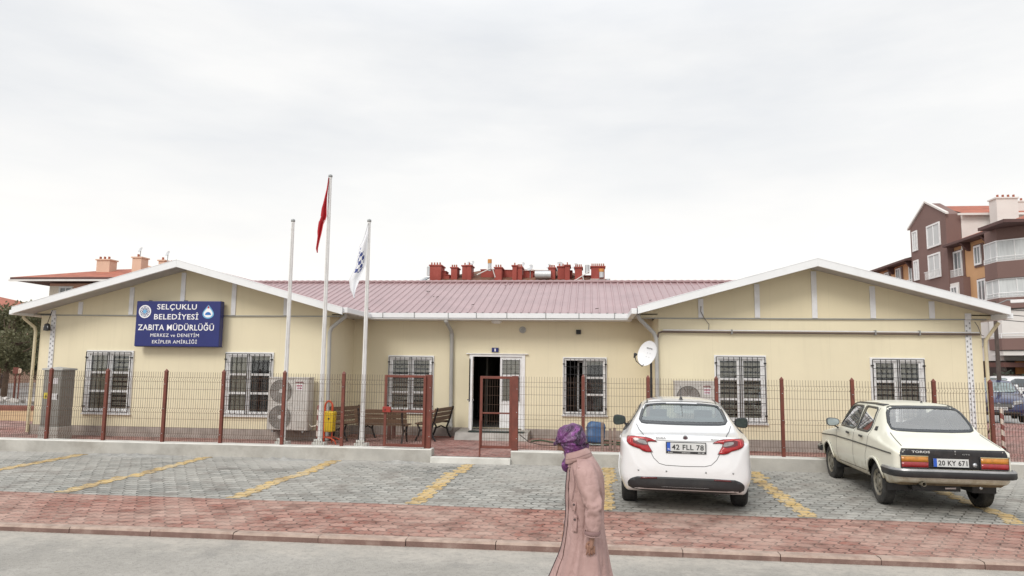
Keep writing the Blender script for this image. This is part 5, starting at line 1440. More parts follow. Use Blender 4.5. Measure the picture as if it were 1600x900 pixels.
def well(parent,arches,zb,xin=.42,xo=.74):
    for yc,zc,r in arches:
        for s in (-1,1):
            m=MB()
            n=14; vs=[];fs=[]
            for k in range(n+1):
                a=PI*(k/n)*1.14-.07*PI; 
                for xx in (xin,xo): vs.append((s*xx,yc+r*1.02*math.cos(a),zc+r*1.02*math.sin(a)))
            for k in range(n): fs.append((2*k,2*k+1,2*k+3,2*k+2))
            fs.append(tuple(2*k for k in range(n+1)))
            m.add(vs,fs)
            m.build('wheel_well',BLACKP,parent,fix=False)
def archlip(car,yc,zc,r,side,z0,w=.03):
    ln=[]
    for k in range(25):
        a=PI*k/24*1.1-.05*PI
        z=zc+r*math.sin(a)
        if z>z0: ln.append((yc+r*math.cos(a),z))
    return car.ribbon(ln,'left' if side<0 else 'right',w,.006)
def seat(parent,x,y,z,mat,w_=.48,head=True,rec=14,hb=.55):
    m=MB(); m.obox((x,y,z+.08),(w_,.5,.16)); m.obox((x,y-.27,z+.15+hb/2),(w_*.95,.13,hb),0,math.radians(rec))
    if head: m.obox((x,y-.36,z+.26+hb),(w_*.55,.09,.17),0,math.radians(rec)); m.tube([(x-.05,y-.34,z+.1+hb),(x-.05,y-.36,z+.25+hb)],.008,5); m.tube([(x+.05,y-.34,z+.1+hb),(x+.05,y-.36,z+.25+hb)],.008,5)
    return m.build('seat',mat,parent,bevel=.05,smooth='auto')
def plate(parent,txt,w_,h,loc,tilt=0,rz=0,frame=True,fmat=None,bigy=.62):
    p=empty('number_plate',loc); p.parent=parent; p.rotation_euler=(tilt,0,rz)
    if frame:
        m=MB(); m.box(-w_/2-.012,w_/2+.012,-.004,.012,-h/2-.03,h/2+.01); m.build('plate_frame',BLACKP,p,bevel=.003)
    m=MB(); m.box(-w_/2,w_/2,-.009,-.0045,-h/2,h/2); m.cur=1; m.box(-w_/2,-w_/2+.045,-.0105,-.009,-h/2,h/2); m.build('plate_panel',[PLATEW,M('plate blue',(.02,.09,.45),.4,0,.02)],p)
    text_mesh(txt,.022,-h/2+h*.19,h*bigy,w_-.085,-.0115,BLACKP,p,bold=.018,depth=.001)
    if frame: text_mesh('TR',-w_/2+.0225,-h/2+.012,.022,.026,-.0118,SWHITE,p,bold=.02,depth=.001)
    return p
# ---------------- the white sedan
WPAINT=M('white car paint',(.72,.725,.73),.28,0,.02,2,.0,5,(.6,.58,.54),.25,2.5,coat=.8)
SEATG=M('grey seat cloth',(.10,.105,.11),.8,0,.1,6,.2)
def L_(h): return h
cx0=empty('white_sedan',(1.24,9.72,gz(10)+.006),math.radians(-5.4),'white modern sedan seen from behind, parked in the bay nearest the woman','car','cars parked in the paved bays')
ST=[(0.00,.36,.46,.44,.52,.54,.50,.58,.44,.60),
(.02,.33,.60,.44,.655,.62,.63,.68,.56,.70),
(.055,.31,.68,.45,.735,.76,.70,.86,.60,.88),
(.085,.30,.715,.46,.775,.86,.745,.955,.66,.985),
(.13,.28,.74,.47,.81,.90,.785,.99,.69,1.012),
(.22,.26,.77,.48,.84,.92,.82,1.0,.70,1.022),
(.40,.24,.80,.50,.868,.94,.845,1.025,.70,1.05),
(.65,.21,.82,.5,.88,.95,.858,1.085,.68,1.115),
(1.0,.2,.83,.5,.885,.96,.862,1.235,.615,1.27),
(1.35,.2,.83,.5,.888,.965,.865,1.345,.565,1.40),
(1.8,.2,.83,.5,.89,.965,.865,1.375,.57,1.445),
(2.3,.2,.83,.5,.89,.955,.864,1.37,.575,1.45),
(2.7,.2,.83,.5,.89,.945,.86,1.33,.58,1.41),
(3.0,.2,.83,.5,.885,.935,.856,1.17,.65,1.25),
(3.3,.2,.82,.5,.88,.92,.85,.985,.72,1.02),
(3.6,.21,.81,.5,.87,.87,.835,.905,.70,.95),
(3.95,.22,.78,.5,.845,.77,.79,.81,.66,.85),
(4.15,.25,.70,.48,.78,.66,.71,.70,.6,.73),
(4.25,.28,.58,.45,.65,.58,.6,.61,.5,.63),
(4.30,.35,.4,.45,.45,.5,.42,.52,.38,.53)]
W1=Car(ST,4.3,.03,4)
ARW=[(.96,.33,.345),(3.45,.33,.345)]
rg=chaikin([(-.605,1.13),(.605,1.13),(.57,1.26),(.525,1.365),(.30,1.385),(-.30,1.385),(-.525,1.365),(-.57,1.26)],2,.12)
fg=chaikin([(-.70,1.0),(.70,1.0),(.58,1.37),(-.58,1.37)],2,.15)
sg1=chaikin([(.93,1.0),(1.0,1.10),(1.35,1.28),(1.62,1.325),(2.42,1.325),(2.72,1.26),(3.18,.99)],1,.12)
sgf=[(1.93,.985),(1.93,1.32)]
W1.body([(rg,'rear'),(fg,'front'),(sg1,'left'),(sg1,'right')],ARW,'body',WPAINT,cx0)
CG=glass('car glass light',(.62,.72,.71),.10,.03,.28,(.30,.36,.36)); CG2=glass('car glass side',(.22,.25,.26),.16,.02,.35,(.03,.035,.035))
W1.part(W1.patch(rg,'rear',-.004,.06),'rear_window',CG,cx0); W1.part(W1.patch(fg,'front',-.004,.08),'windscreen',glass('windscreen glass',(.72,.78,.77),.05,.02,.0),cx0)
FR=M('black glass edge',(.04,.045,.05),.25,0,.05,5,0)
W1.part(W1.ribbon(rg,'rear',.042,.003,True),'window_seal',FR,cx0,.004); W1.part(W1.ribbon(fg,'front',.05,.003,True),'window_seal',FR,cx0,.004)
for sd in ('left','right'):
    W1.part(W1.patch(sg1,sd,-.004,.07),'side_window',CG2,cx0)
    W1.part([W1.ribbon(sg1,sd,.035,.003,True),W1.ribbon(sgf,sd,.06,.003),W1.ribbon([(1.18,.99),(1.2,1.2)],sd,.03,.003)],'window_seal',BLACKP,cx0,.004)
    W1.part([W1.ribbon([(1.93,.98),(1.90,.6),(1.92,.28)],sd,.008,.0015),W1.ribbon([(1.1,1.0),(1.05,.82),(1.3,.6),(1.42,.30)],sd,.008,.0015),W1.ribbon([(3.05,.98),(3.06,.6),(2.98,.28)],sd,.008,.0015),W1.ribbon([(1.42,.29),(2.98,.28)],sd,.008,.0015)],'door_seam',DARK,cx0)
    W1.part([W1.ribbon([(1.55,.84),(1.78,.85)],sd,.035,.03),W1.ribbon([(2.6,.83),(2.83,.84)],sd,.035,.03)],'door_handle',WPAINT,cx0,.02)
for yc,zc,r in ARW:
    for s in (-1,1): W1.part(archlip(W1,yc,zc,r,s,.3,.022),'arch_lip',WPAINT,cx0,.01)
well(cx0,ARW,.2,.45,.80)
ALLOY=M('alloy rim',(.42,.42,.43),.3,.7,.08,8,0)
for y in (.96,3.45):
    for s in (-1,1): wheel(cx0,s*.755,y,.315,.312,.205,s,ALLOY,'alloy')
# seams of the boot lid
lid=[(-.645,1.11),(-.60,1.05),(-.50,.985),(-.475,.86),(-.40,.72),(-.33,.655),(-.25,.635),(0,.628),(.25,.635),(.33,.655),(.40,.72),(.475,.86),(.50,.985),(.60,1.05),(.645,1.11)]
W1.part(W1.ribbon(lid,'rear',.008,.0015),'boot_seam',M('seam grey',(.12,.12,.12),.7),cx0)
W1.part([W1.ribbon([(-.53,.6),(-.49,.9),(-.52,1.3)],'top',.014,.002) if False else W1.ribbon([(-.50,1.38),(-.515,2.0),(-.52,2.65)],'top',.022,.003),W1.ribbon([(.50,1.38),(.515,2.0),(.52,2.65)],'top',.022,.003)],'roof_strip',FR,cx0)
LAMPR=M('tail lamp red',(.33,.008,.012),.25,0,.15,14,0,coat=.4); LAMPD=M('tail lamp dark red',(.10,.008,.012),.2,0,.15,14,0,coat=.8)
LAMPC=M('tail lamp clear',(.24,.235,.23),.2,0,.35,25,0,coat=.9)
lamp=[(-.745,.985),(-.735,1.0),(-.69,1.012),(-.56,1.005),(-.45,.995),(-.385,.965),(-.36,.952),(-.44,.956),(-.485,.948),(-.478,.905),(-.445,.845),(-.418,.795),(-.50,.797),(-.545,.812),(-.58,.842),(-.67,.872),(-.725,.90),(-.745,.93)]
inn=[(-.635,.972),(-.57,.968),(-.515,.958),(-.488,.905),(-.53,.905),(-.60,.925),(-.63,.945)]
lamp=[(x,.795+(z-.795)*.86) for x,z in lamp]; inn=[(x*.98,.795+(z-.795)*.86) for x,z in inn]
rim_=[(-.668,.985),(-.655,.992),(-.56,.985),(-.50,.975),(-.47,.90),(-.53,.888),(-.62,.905),(-.665,.93)]; rim_=[(x,.795+(z-.795)*.86) for x,z in rim_]
for mr in (0,1):
    f_=mir if mr else (lambda p:p)
    lo=W1.part(W1.patch(chaikin(f_(lamp),2,.25),'rear',.016,.03),'tail_lamp',LAMPR,cx0,.02)
    W1.part(W1.ribbon(f_(lamp),'rear',.010,.014,True),'lamp_edge',LAMPD,lo,.012)
    W1.part(W1.patch(f_(rim_),'rear',.0185,.03),'lamp_step',LAMPD,lo); W1.part(W1.patch(chaikin(f_(inn),1,.2),'rear',.0205,.03),'reverse_lamp',LAMPC,lo)
    W1.part(W1.ribbon(f_([(-.70,.91),(-.69,.958),(-.62,.971),(-.52,.963)]),'rear',.008,.0195),'lamp_tube',M('lamp tube',(.62,.10,.10),.3),lo)
dif=chaikin([(-.745,.40),(-.70,.45),(-.60,.485),(.60,.485),(.70,.45),(.745,.40),(.73,.33),(.5,.28),(-.5,.28),(-.73,.33)],1,.2)
W1.part(W1.patch(dif,'rear',.006,.04),'lower_bumper',BLACKP,cx0,.012)
for s in (-1,1): W1.part(W1.patch([(s*.58,.455),(s*.36,.462),(s*.36,.480),(s*.56,.478)],'rear',.012,.03),'reflector',LAMPD,cx0,.004)
m=MB(); m.obox((0,.30,.32),(1.0,.25,.06)); m.obox((0,.9,.28),(.9,.9,.05)); m.build('underbody',DARK,cx0,bevel=.02)
m=MB(); m.box(-.7,.7,1.3,3.1,.21,.24); m.tube([(.4,.2,.28),(.4,.9,.25)],.04,10); m.box(-.68,.68,.62,1.2,.99,1.03); m.build('floor',BLACKP,cx0)
# shade of the lid recess edge above the plate, painted as a grey ribbon
W1.part(W1.ribbon([(-.46,.952),(-.2,.945),(0,.943),(.2,.945),(.46,.952)],'rear',.008,.0025),'lid_edge_shade',M('soft shadow gap',(.30,.30,.30),.6),cx0)
for x in (-.60,-.24,.26,.60):
    h,n=W1.hit(x,.56,'rear'); m=MB(); m.lathe([(0,-.006),(.011,-.005),(.012,0)],12,tuple(h),'y'); m.build('parking_sensor',GREYM,cx0,smooth=True)
h,n=W1.hit(.01,.99,'rear'); m=MB(); m.lathe([(.0,-.012),(.03,-.012),(.034,-.008),(.034,.01)],24,(.01,h.y,.985),'y'); m.cur=1; m.lathe([(0,-.014),(.022,-.0135)],20,(.01,h.y,.985),'y'); m.build('round_emblem',[CHROME,M('emblem dark',(.09,.05,.06),.3)],cx0,smooth='auto')
y_=W1.hit(-.3,.975,'rear')[0].y; text_mesh('EGEA',-.305,.972,.018,.13,y_-.018,CHROME,cx0,bold=.03,depth=.004)
y_=W1.hit(.38,.97,'rear')[0].y; text_mesh('MultiJet',.385,.97,.016,.10,y_-.018,CHROME,cx0,bold=.03,depth=.004)
pl=plate(cx0,'42 FLL 78',.49,.108,(.015,W1.hit(0,.86,'rear')[0].y-.016,.872),math.radians(-4))
text_mesh('bayi',-.2,-.076,.014,.06,-.006,PLATEW,pl,bold=.02,depth=.001); text_mesh('otomotiv',.0,-.076,.014,.11,-.006,PLATEW,pl,bold=.02,depth=.001); text_mesh('42 88',.19,-.076,.014,.08,-.006,PLATEW,pl,bold=.02,depth=.001)
m=MB(); m.lathe([(.03,0),(.022,.02),(.008,.045),(0,.05)],12,(0,1.52,1.43)); m.tube([(0,1.52,1.46),(0,1.44,1.64)],.005,6); m.build('antenna',BLACKP,cx0,smooth='auto')
W1.part(W1.ribbon([(0,1.37),(0,1.22)],'rear',.006,.002),'heater_wire',BLACKP,cx0)
def mirror(parent,x,y,z,s,mat,gm,arm=True,w_=.2,h=.14):
    m=MB(); m.T=Matrix.Translation((x,y,z))
    vs=[];fs=[];n=24
    for k,(sc,dy) in enumerate(((.86,-.035),(1,-.02),(1,.01),(.8,.06),(.3,.09))):
        for q in range(n):
            a=2*PI*q/n; c_,s_=math.cos(a),math.sin(a); r=(abs(c_)**3+abs(s_)**3)**(-1/3)
            vs.append((sc*r*c_*w_/2,dy,sc*r*s_*h/2*(1+.15*s*c_)))
    for i in range(4):
        for q in range(n): q2=(q+1)%n; fs.append((i*n+q,i*n+q2,(i+1)*n+q2,(i+1)*n+q))
    fs.append(tuple(range(4*n,5*n))); m.add(vs,fs)
    if arm: m.tube([(-s*w_*.4,.02,-h*.35),(-s*w_*.75,.03,-h*.55)],.022,8)
    o=m.build('wing_mirror',mat,parent,smooth='auto')
    m=MB(); m.T=Matrix.Translation((x,y,z)); vs=[]
    for q in range(n):
        a=2*PI*q/n; c_,s_=math.cos(a),math.sin(a); r=(abs(c_)**3+abs(s_)**3)**(-1/3); vs.append((.86*r*c_*w_/2,-.033,.86*r*s_*h/2*(1+.15*s*c_)))
    m.add(vs,[tuple(range(n))]); m.build('mirror_glass',gm,o,fix=False)
    return o
MG=M('mirror glass',(.07,.09,.085),.05,.6,.3,12,0)
mirror(cx0,-.985,2.62,1.03,-1,BLACKP,MG,True,.21,.165); mirror(cx0,.985,2.62,1.03,1,BLACKP,MG,True,.21,.165)
for x in (-.34,.34): seat(cx0,x,1.35,.35,SEATG,.55,True,20,.50)
for x in (-.34,.34): seat(cx0,x,2.2,.35,SEATG,.48,True,14,.56)
m=MB(); m.box(-.7,.7,2.75,3.15,.7,.95); m.build('dashboard',BLACKP,cx0,bevel=.04)
m=MB(); m.tube([(-.34+.17*math.cos(2*PI*k/20),2.62-.05*math.sin(2*PI*k/20),.92+.16*math.sin(2*PI*k/20)) for k in range(21)],.013,6); m.build('steering_wheel',BLACKP,cx0,smooth=True)
W1.part(W1.patch([(-.72,.70),(-.45,.66),(-.45,.74),(-.7,.79)],'front',.006,.04),'headlight',LAMPC,cx0,.01); W1.part(W1.patch([(.45,.66),(.72,.70),(.7,.79),(.45,.74)],'front',.006,.04),'headlight',LAMPC,cx0,.01)
W1.part(W1.patch([(-.4,.52),(.4,.52),(.42,.62),(-.42,.62)],'front',.004,.05),'front_grille',BLACKP,cx0,.01)
# ---------------- the old cream sedan
IV=new_mat('old ivory paint')
def ivory():
    m,nt,out=new_mat('old ivory paint'); co=objco(nt); n=noisen(nt,co,2.5,6)
    c=mixc(nt,ramp(nt,n,.3,.7),(.70,.69,.58),(.75,.74,.64))
    sp=nt.nodes.new('ShaderNodeSeparateXYZ'); nt.links.new(co,sp.inputs[0])
    n2=noisen(nt,co,7,7,.7)
    low=mth(nt,'SUBTRACT',1,ramp(nt,mth(nt,'ADD',sp.outputs[2],mth(nt,'MULTIPLY',mth(nt,'SUBTRACT',n2,.5),.35)),.36,.50))
    c=mixc(nt,mth(nt,'MULTIPLY',low,.8),c,(.36,.29,.17))
    r=ramp(nt,n2,.62,.74); c=mixc(nt,mth(nt,'MULTIPLY',mth(nt,'MULTIPLY',r,low),.9),c,(.12,.06,.03))
    prin(nt,out,c,.36,0,None,coat=.35); return m
IVORY=ivory()
r0=empty('old_cream_sedan',(4.80,10.27,gz(10.9)+.006),math.radians(-2.6),'old boxy cream sedan with rusty edges and a black rear panel, parked at the right','car','cars parked in the paved bays')
r0.scale.x=.94
SR=[(0.0,.44,.68,.55,.715,.78,.70,.835,.64,.85),
(.03,.42,.72,.55,.755,.80,.745,.868,.67,.885),
(.08,.40,.735,.55,.775,.82,.765,.885,.68,.903),
(.25,.36,.745,.56,.79,.84,.775,.925,.675,.95),
(.52,.33,.75,.56,.797,.87,.78,1.0,.66,1.025),
(.62,.33,.75,.56,.798,.89,.782,1.045,.63,1.07),
(.82,.33,.752,.56,.80,.91,.785,1.24,.55,1.29),
(.98,.33,.752,.56,.80,.93,.785,1.335,.535,1.385),
(1.25,.33,.752,.56,.80,.935,.785,1.365,.545,1.42),
(1.9,.33,.752,.56,.80,.93,.785,1.37,.55,1.43),
(2.25,.33,.752,.56,.80,.92,.785,1.34,.555,1.40),
(2.5,.33,.75,.56,.798,.91,.782,1.17,.61,1.22),
(2.75,.33,.75,.56,.795,.90,.778,.965,.66,.985),
(3.05,.34,.745,.55,.79,.86,.77,.90,.66,.925),
(3.45,.36,.735,.54,.78,.81,.755,.845,.64,.865),
(3.65,.38,.72,.53,.765,.77,.74,.80,.62,.82),
(3.75,.42,.69,.52,.735,.73,.71,.765,.58,.785)]
R1=Car(SR,3.75,.03,4)
ARR=[(.76,.315,.335),(3.14,.315,.335)]
rgr=chaikin([(-.605,1.05),(.605,1.05),(.505,1.365),(-.505,1.365)],2,.10)
fgr=chaikin([(-.62,1.0),(.62,1.0),(.51,1.36),(-.51,1.36)],2,.12)
s_f=chaikin([(2.52,.985),(2.22,1.325),(1.72,1.335),(1.68,.985)],1,.08); s_r=chaikin([(1.61,.985),(1.62,1.338),(1.12,1.33),(1.05,.985)],1,.08)
R1.body([(rgr,'rear'),(fgr,'front'),(s_f,'left'),(s_r,'left'),(s_f,'right'),(s_r,'right')],ARR,'body',IVORY,r0)
CG3=glass('old car glass',(.92,.94,.94),.08,.04,.26,(.60,.61,.60)); CG4=glass('old car side glass',(.66,.68,.63),.05,.03,.25,(.20,.20,.16))  # rear glass: pale diffuse body paints a bright haze into the pane
R1.part(R1.patch(rgr,'rear',-.003,.06),'rear_window',CG3,r0); R1.part(R1.patch(fgr,'front',-.003,.06),'windscreen',glass('old windscreen',(.85,.88,.87),.03,.02,.04,(.3,.3,.3)),r0)
R1.part(R1.ribbon(rgr,'rear',.034,.006,True),'window_seal',FR,r0,.01); R1.part(R1.ribbon(fgr,'front',.034,.006,True),'window_seal',FR,r0,.01)
for sd in ('left','right'):
    for pg in (s_f,s_r):
        R1.part(R1.patch(pg,sd,-.004,.06,True),'side_window',CG4,r0); R1.part(R1.ribbon(pg,sd,.026,.004,True),'window_seal',FR,r0,.006)
    ln=[(.13,.775),(.8,.785),(1.8,.79),(2.8,.785),(3.5,.745),(3.7,.73)]
    R1.part(R1.ribbon(ln,sd,.017,.006),'side_trim',M('black trim '+sd,(.06,.06,.055),.5),r0,.006)
    R1.part([R1.ribbon([(1.65,1.36),(1.66,.985),(1.72,.80),(1.70,.40)],sd,.010,.0015),R1.ribbon([(1.08,1.34),(1.0,.985),(1.06,.80),(1.13,.66),(1.14,.42)],sd,.010,.0015),R1.ribbon([(2.62,.96),(2.62,.8),(2.58,.40)],sd,.009,.0015),R1.ribbon([(1.14,.41),(2.58,.40)],sd,.010,.0015)],'door_seam',M('seam dark '+sd,(.05,.045,.04),.8),r0)
    R1.part([R1.ribbon([(1.08,1.375),(1.4,1.385),(2.1,1.375),(2.3,1.34),(2.5,1.18),(2.72,.98)],sd,.016,.008)],'rain_gutter',FR,r0,.008)
    for y in (1.22,1.86): R1.part(R1.ribbon([(y,.90),(y+.13,.905)],sd,.028,.018),'door_handle',BLACKP,r0,.016)
    R1.part(R1.patch([(.84,1.02),(.92,1.02),(.93,1.075),(.86,1.08)],sd,.004,.03),'pillar_vent',BLACKP,r0,.004)
R1.part([R1.ribbon([(-.625,1.05),(-.60,.6+.26)],'rear',.009,.002) if False else R1.ribbon([(-.62,.55),(-.64,.3),(-.655,.06)],'top',.012,.002),R1.ribbon([(.62,.55),(.64,.3),(.655,.06)],'top',.012,.002)],'boot_seam',M('seam dark c',(.05,.045,.04),.8),r0)
for yc,zc,r in ARR:
    for s in (-1,1): R1.part(archlip(R1,yc,zc,r,s,.36,.035),'arch_lip',IVORY,r0,.02)
well(r0,ARR,.33,.42,.74)
OLDRIM=M('old beige rim',(.22,.205,.165),.5,.2,.3,14,.2,60,(.14,.10,.06),.6,10); OT=M('dusty tyre',(.035,.034,.032),.9,0,.3,15,.4,80,(.13,.12,.105),.6,5)
for y in (.76,3.14):
    for s in (-1,1): wheel(r0,s*.675,y,.30,.295,.165,s,OLDRIM,'steel',OT)
BPAN=M('black rear panel',(.018,.017,.019),.35,0,.4,10,.1,60,(.07,.05,.045),.4,12)
R1.part(R1.patch([(-.70,.60),(.70,.60),(.70,.80),(.675,.855),(-.675,.855),(-.70,.80)],'rear',.006,.05),'rear_panel',BPAN,r0,.01)
AMB=M('amber lamp',(.50,.20,.02),.2,0,.25,18,0,coat=.6); RDL=M('old red lamp',(.28,.012,.015),.22,0,.2,18,0,coat=.6); CRL=M('pale lamp edge',(.55,.45,.25),.3)
for s in (-1,1):
    a,b=(s*.34,s*.70)
    x0,x1=min(a,b),max(a,b); yy=R1.hit((x0+x1)/2,.7,'rear')[0].y
    tl=empty('tail_lamp',(0,0,0)); tl.parent=r0
    def lp(z0,z1,d): return R1.patch([(x0,z0),(x1,z0),(x1,z1),(x0,z1)],'rear',d,.06)
    R1.part(lp(.615,.685,.03),'brake_lamp',RDL,tl,.03); R1.part(lp(.687,.755,.03),'indicator_lamp',AMB,tl,.03); R1.part(lp(.757,.768,.031),'lamp_rim',CRL,tl,.03)
    R1.part(R1.ribbon([(x0+.0,.61),(x1,.61),(x1,.772),(x0,.772)],'rear',.008,.03,True),'lamp_frame',FR,tl,.03)
yb_=R1.hit(0,.7,'rear')[0].y
plate(r0,'20 KY 671',.46,.105,(-.045,yb_-.02,.685),math.radians(-2),0,False)
text_mesh('TOROS',-.43,.805,.028,.24,R1.hit(-.4,.81,'rear')[0].y-.014,PLATEW,r0,bold=.03,depth=.004)
text_mesh('GTS',.16,.79,.016,.1,R1.hit(.16,.79,'rear')[0].y-.014,GREYM,r0,bold=.02,depth=.004)
m=MB(); m.lathe([(0,-.02),(.03,-.018),(.034,0)],18,(.27,yb_-.008,.66),'y'); m.build('boot_lock',CHROME,r0,smooth=True)
m=MB(); m.lathe([(0,-.01),(.012,-.01)],8,(.02,yb_-.008,.835),'y'); m.lathe([(0,-.01),(.008,-.01)],8,(.02,yb_-.008,.80),'y'); m.build('badge',CHROME,r0)
# bumpers
def bumper(pts,name,parent,hh=.055):
    m=MB(); P=[Vector(p) for p in pts]; N=len(P); prof=[(-.0,hh),(-.035,hh),(-.05,hh*.55),(-.05,-hh*.55),(-.035,-hh),(0,-hh)]
    vs=[];fs=[]; 
    for i,p in enumerate(P):
        t=(P[min(N-1,i+1)]-P[max(0,i-1)]).normalized(); o_=Vector((t.y,-t.x,0))
        for d,z in prof: vs.append(p-o_*d+Vector((0,0,z)))
    K=len(prof)
    for i in range(N-1):
        for k in range(K-1):
            fs.append((i*K+k,(i+1)*K+k,(i+1)*K+k+1,i*K+k+1)); m.mi.append(1 if k in(2,3,4) else 0)
    fs.append(tuple(range(K))); fs.append(tuple(range((N-1)*K,N*K))); m.mi+=[1,1]
    m.v=[tuple(v) for v in vs]; m.f=fs
    return m.build(name,[M('worn bumper '+name,(.33,.33,.33),.35,.5,.2,10,.1,60),BLACKP],parent,smooth='auto')
bp=[(-.79,.36,.545),(-.79,.2,.545),(-.785,.08,.545),(-.76,.0,.545),(-.69,-.045,.545)]+[(x/10,-.065,.545) for x in range(-6,7)]+[(.69,-.045,.545),(.76,.0,.545),(.785,.08,.545),(.79,.2,.545),(.79,.36,.545)]
bumper(bp,'rear_bumper',r0)
fb=[(.80,3.45,.50),(.80,3.62,.50),(.77,3.74,.50),(.68,3.79,.50)]+[(-x/10,3.80,.50) for x in range(-6,7)]+[(-.68,3.79,.50),(-.77,3.74,.50),(-.80,3.62,.50),(-.80,3.45,.50)]
bumper(fb,'front_bumper',r0,.05)
RUSTY=M('rusty valance',(.17,.125,.07),.8,0,.45,6,.4,30,(.03,.02,.012),.9,5)
m=MB(); m.prism([(.03,.50),(.07,.40),(.16,.36),(.32,.35),(.32,.50)],'x',-.69,.69); m.build('rear_valance',RUSTY,r0,bevel=.02)
m=MB(); m.box(-.45,.2,.28,.60,.27,.35); m.tube([(-.66,.76,.30),(.66,.76,.30)],.035,8); m.tube([(-.42,.0,.36),(-.42,.2,.36),(-.36,.7,.34),(-.3,2.5,.3)],.022,8); m.lathe([(.1,-.06),(.12,0),(.1,.06)],12,(0,.76,.30)); m.build('underbody',BLACKP,r0,bevel=.01)
m=MB(); m.lathe([(.026,-.05),(.03,-.05),(.03,.06)],12,(-.42,.0,.40),'y'); m.build('exhaust',OLDRIM,r0)
m=MB(); m.obox((.02,.2,.325),(.16,.03,.02),.2); m.lathe([(0,-.01),(.02,0)],8,(.36,.05,.36),'y'); m.build('tow_hook',CHROME,r0)
m=MB(); m.box(-.66,.66,1.0,2.6,.33,.36); m.box(-.62,.62,.60,.98,.93,.96); m.build('floor',M('old carpet',(.06,.055,.05),.9),r0)
OS=M('old seat cloth',(.12,.11,.10),.85,0,.2,6,.2)
m=MB(); m.obox((0,1.28,.55),(1.15,.45,.18)); m.obox((0,1.03,.80),(1.12,.14,.36),0,math.radians(15)); m.build('rear_seat',OS,r0,bevel=.05,smooth='auto')
for x in (-.33,.33): seat(r0,x,1.85,.42,OS,.46,True,14,.42)
m=MB(); m.box(-.62,.62,2.3,2.62,.72,.93); m.build('dashboard',BLACKP,r0,bevel=.04)
m=MB(); m.tube([(-.33+.18*math.cos(2*PI*k/20),2.2-.06*math.sin(2*PI*k/20),.90+.15*math.sin(2*PI*k/20)) for k in range(21)],.012,6); m.build('steering_wheel',BLACKP,r0,smooth=True)
m=MB(); m.obox((.0,2.3,1.30),(.22,.02,.06)); m.build('inner_mirror',BLACKP,r0,bevel=.01)
mm=mirror(r0,-.90,2.42,1.035,-1,M('mirror shell',(.08,.09,.09),.5),M('mirror glass old',(.35,.40,.40),.15,.3,.1,8,0),False,.22,.13)
m=MB(); m.tube([(-.80,2.45,.93),(-.88,2.44,.98),(-.86,2.43,1.0)],.014,6); m.build('mirror_arm',BLACKP,r0)
m=MB(); m.tube([(-.55,2.3,1.37),(-.62,2.2,1.48),(-.70,2.1,1.56)],.004,4); m.lathe([(0,1.42),(.02,1.425),(.012,1.445),(0,1.45)],8,(.1,1.2,0)); m.build('antenna',BLACKP,r0)
R1.part(R1.patch([(-.64,.56),(-.36,.56),(-.36,.70),(-.64,.70)],'front',.01,.05),'headlight',LAMPC,r0,.02); R1.part(R1.patch([(.36,.56),(.64,.56),(.64,.70),(.36,.70)],'front',.01,.05),'headlight',LAMPC,r0,.02); R1.part(R1.patch([(-.34,.56),(.34,.56),(.34,.70),(-.34,.70)],'front',.006,.05),'front_grille',BLACKP,r0,.01)
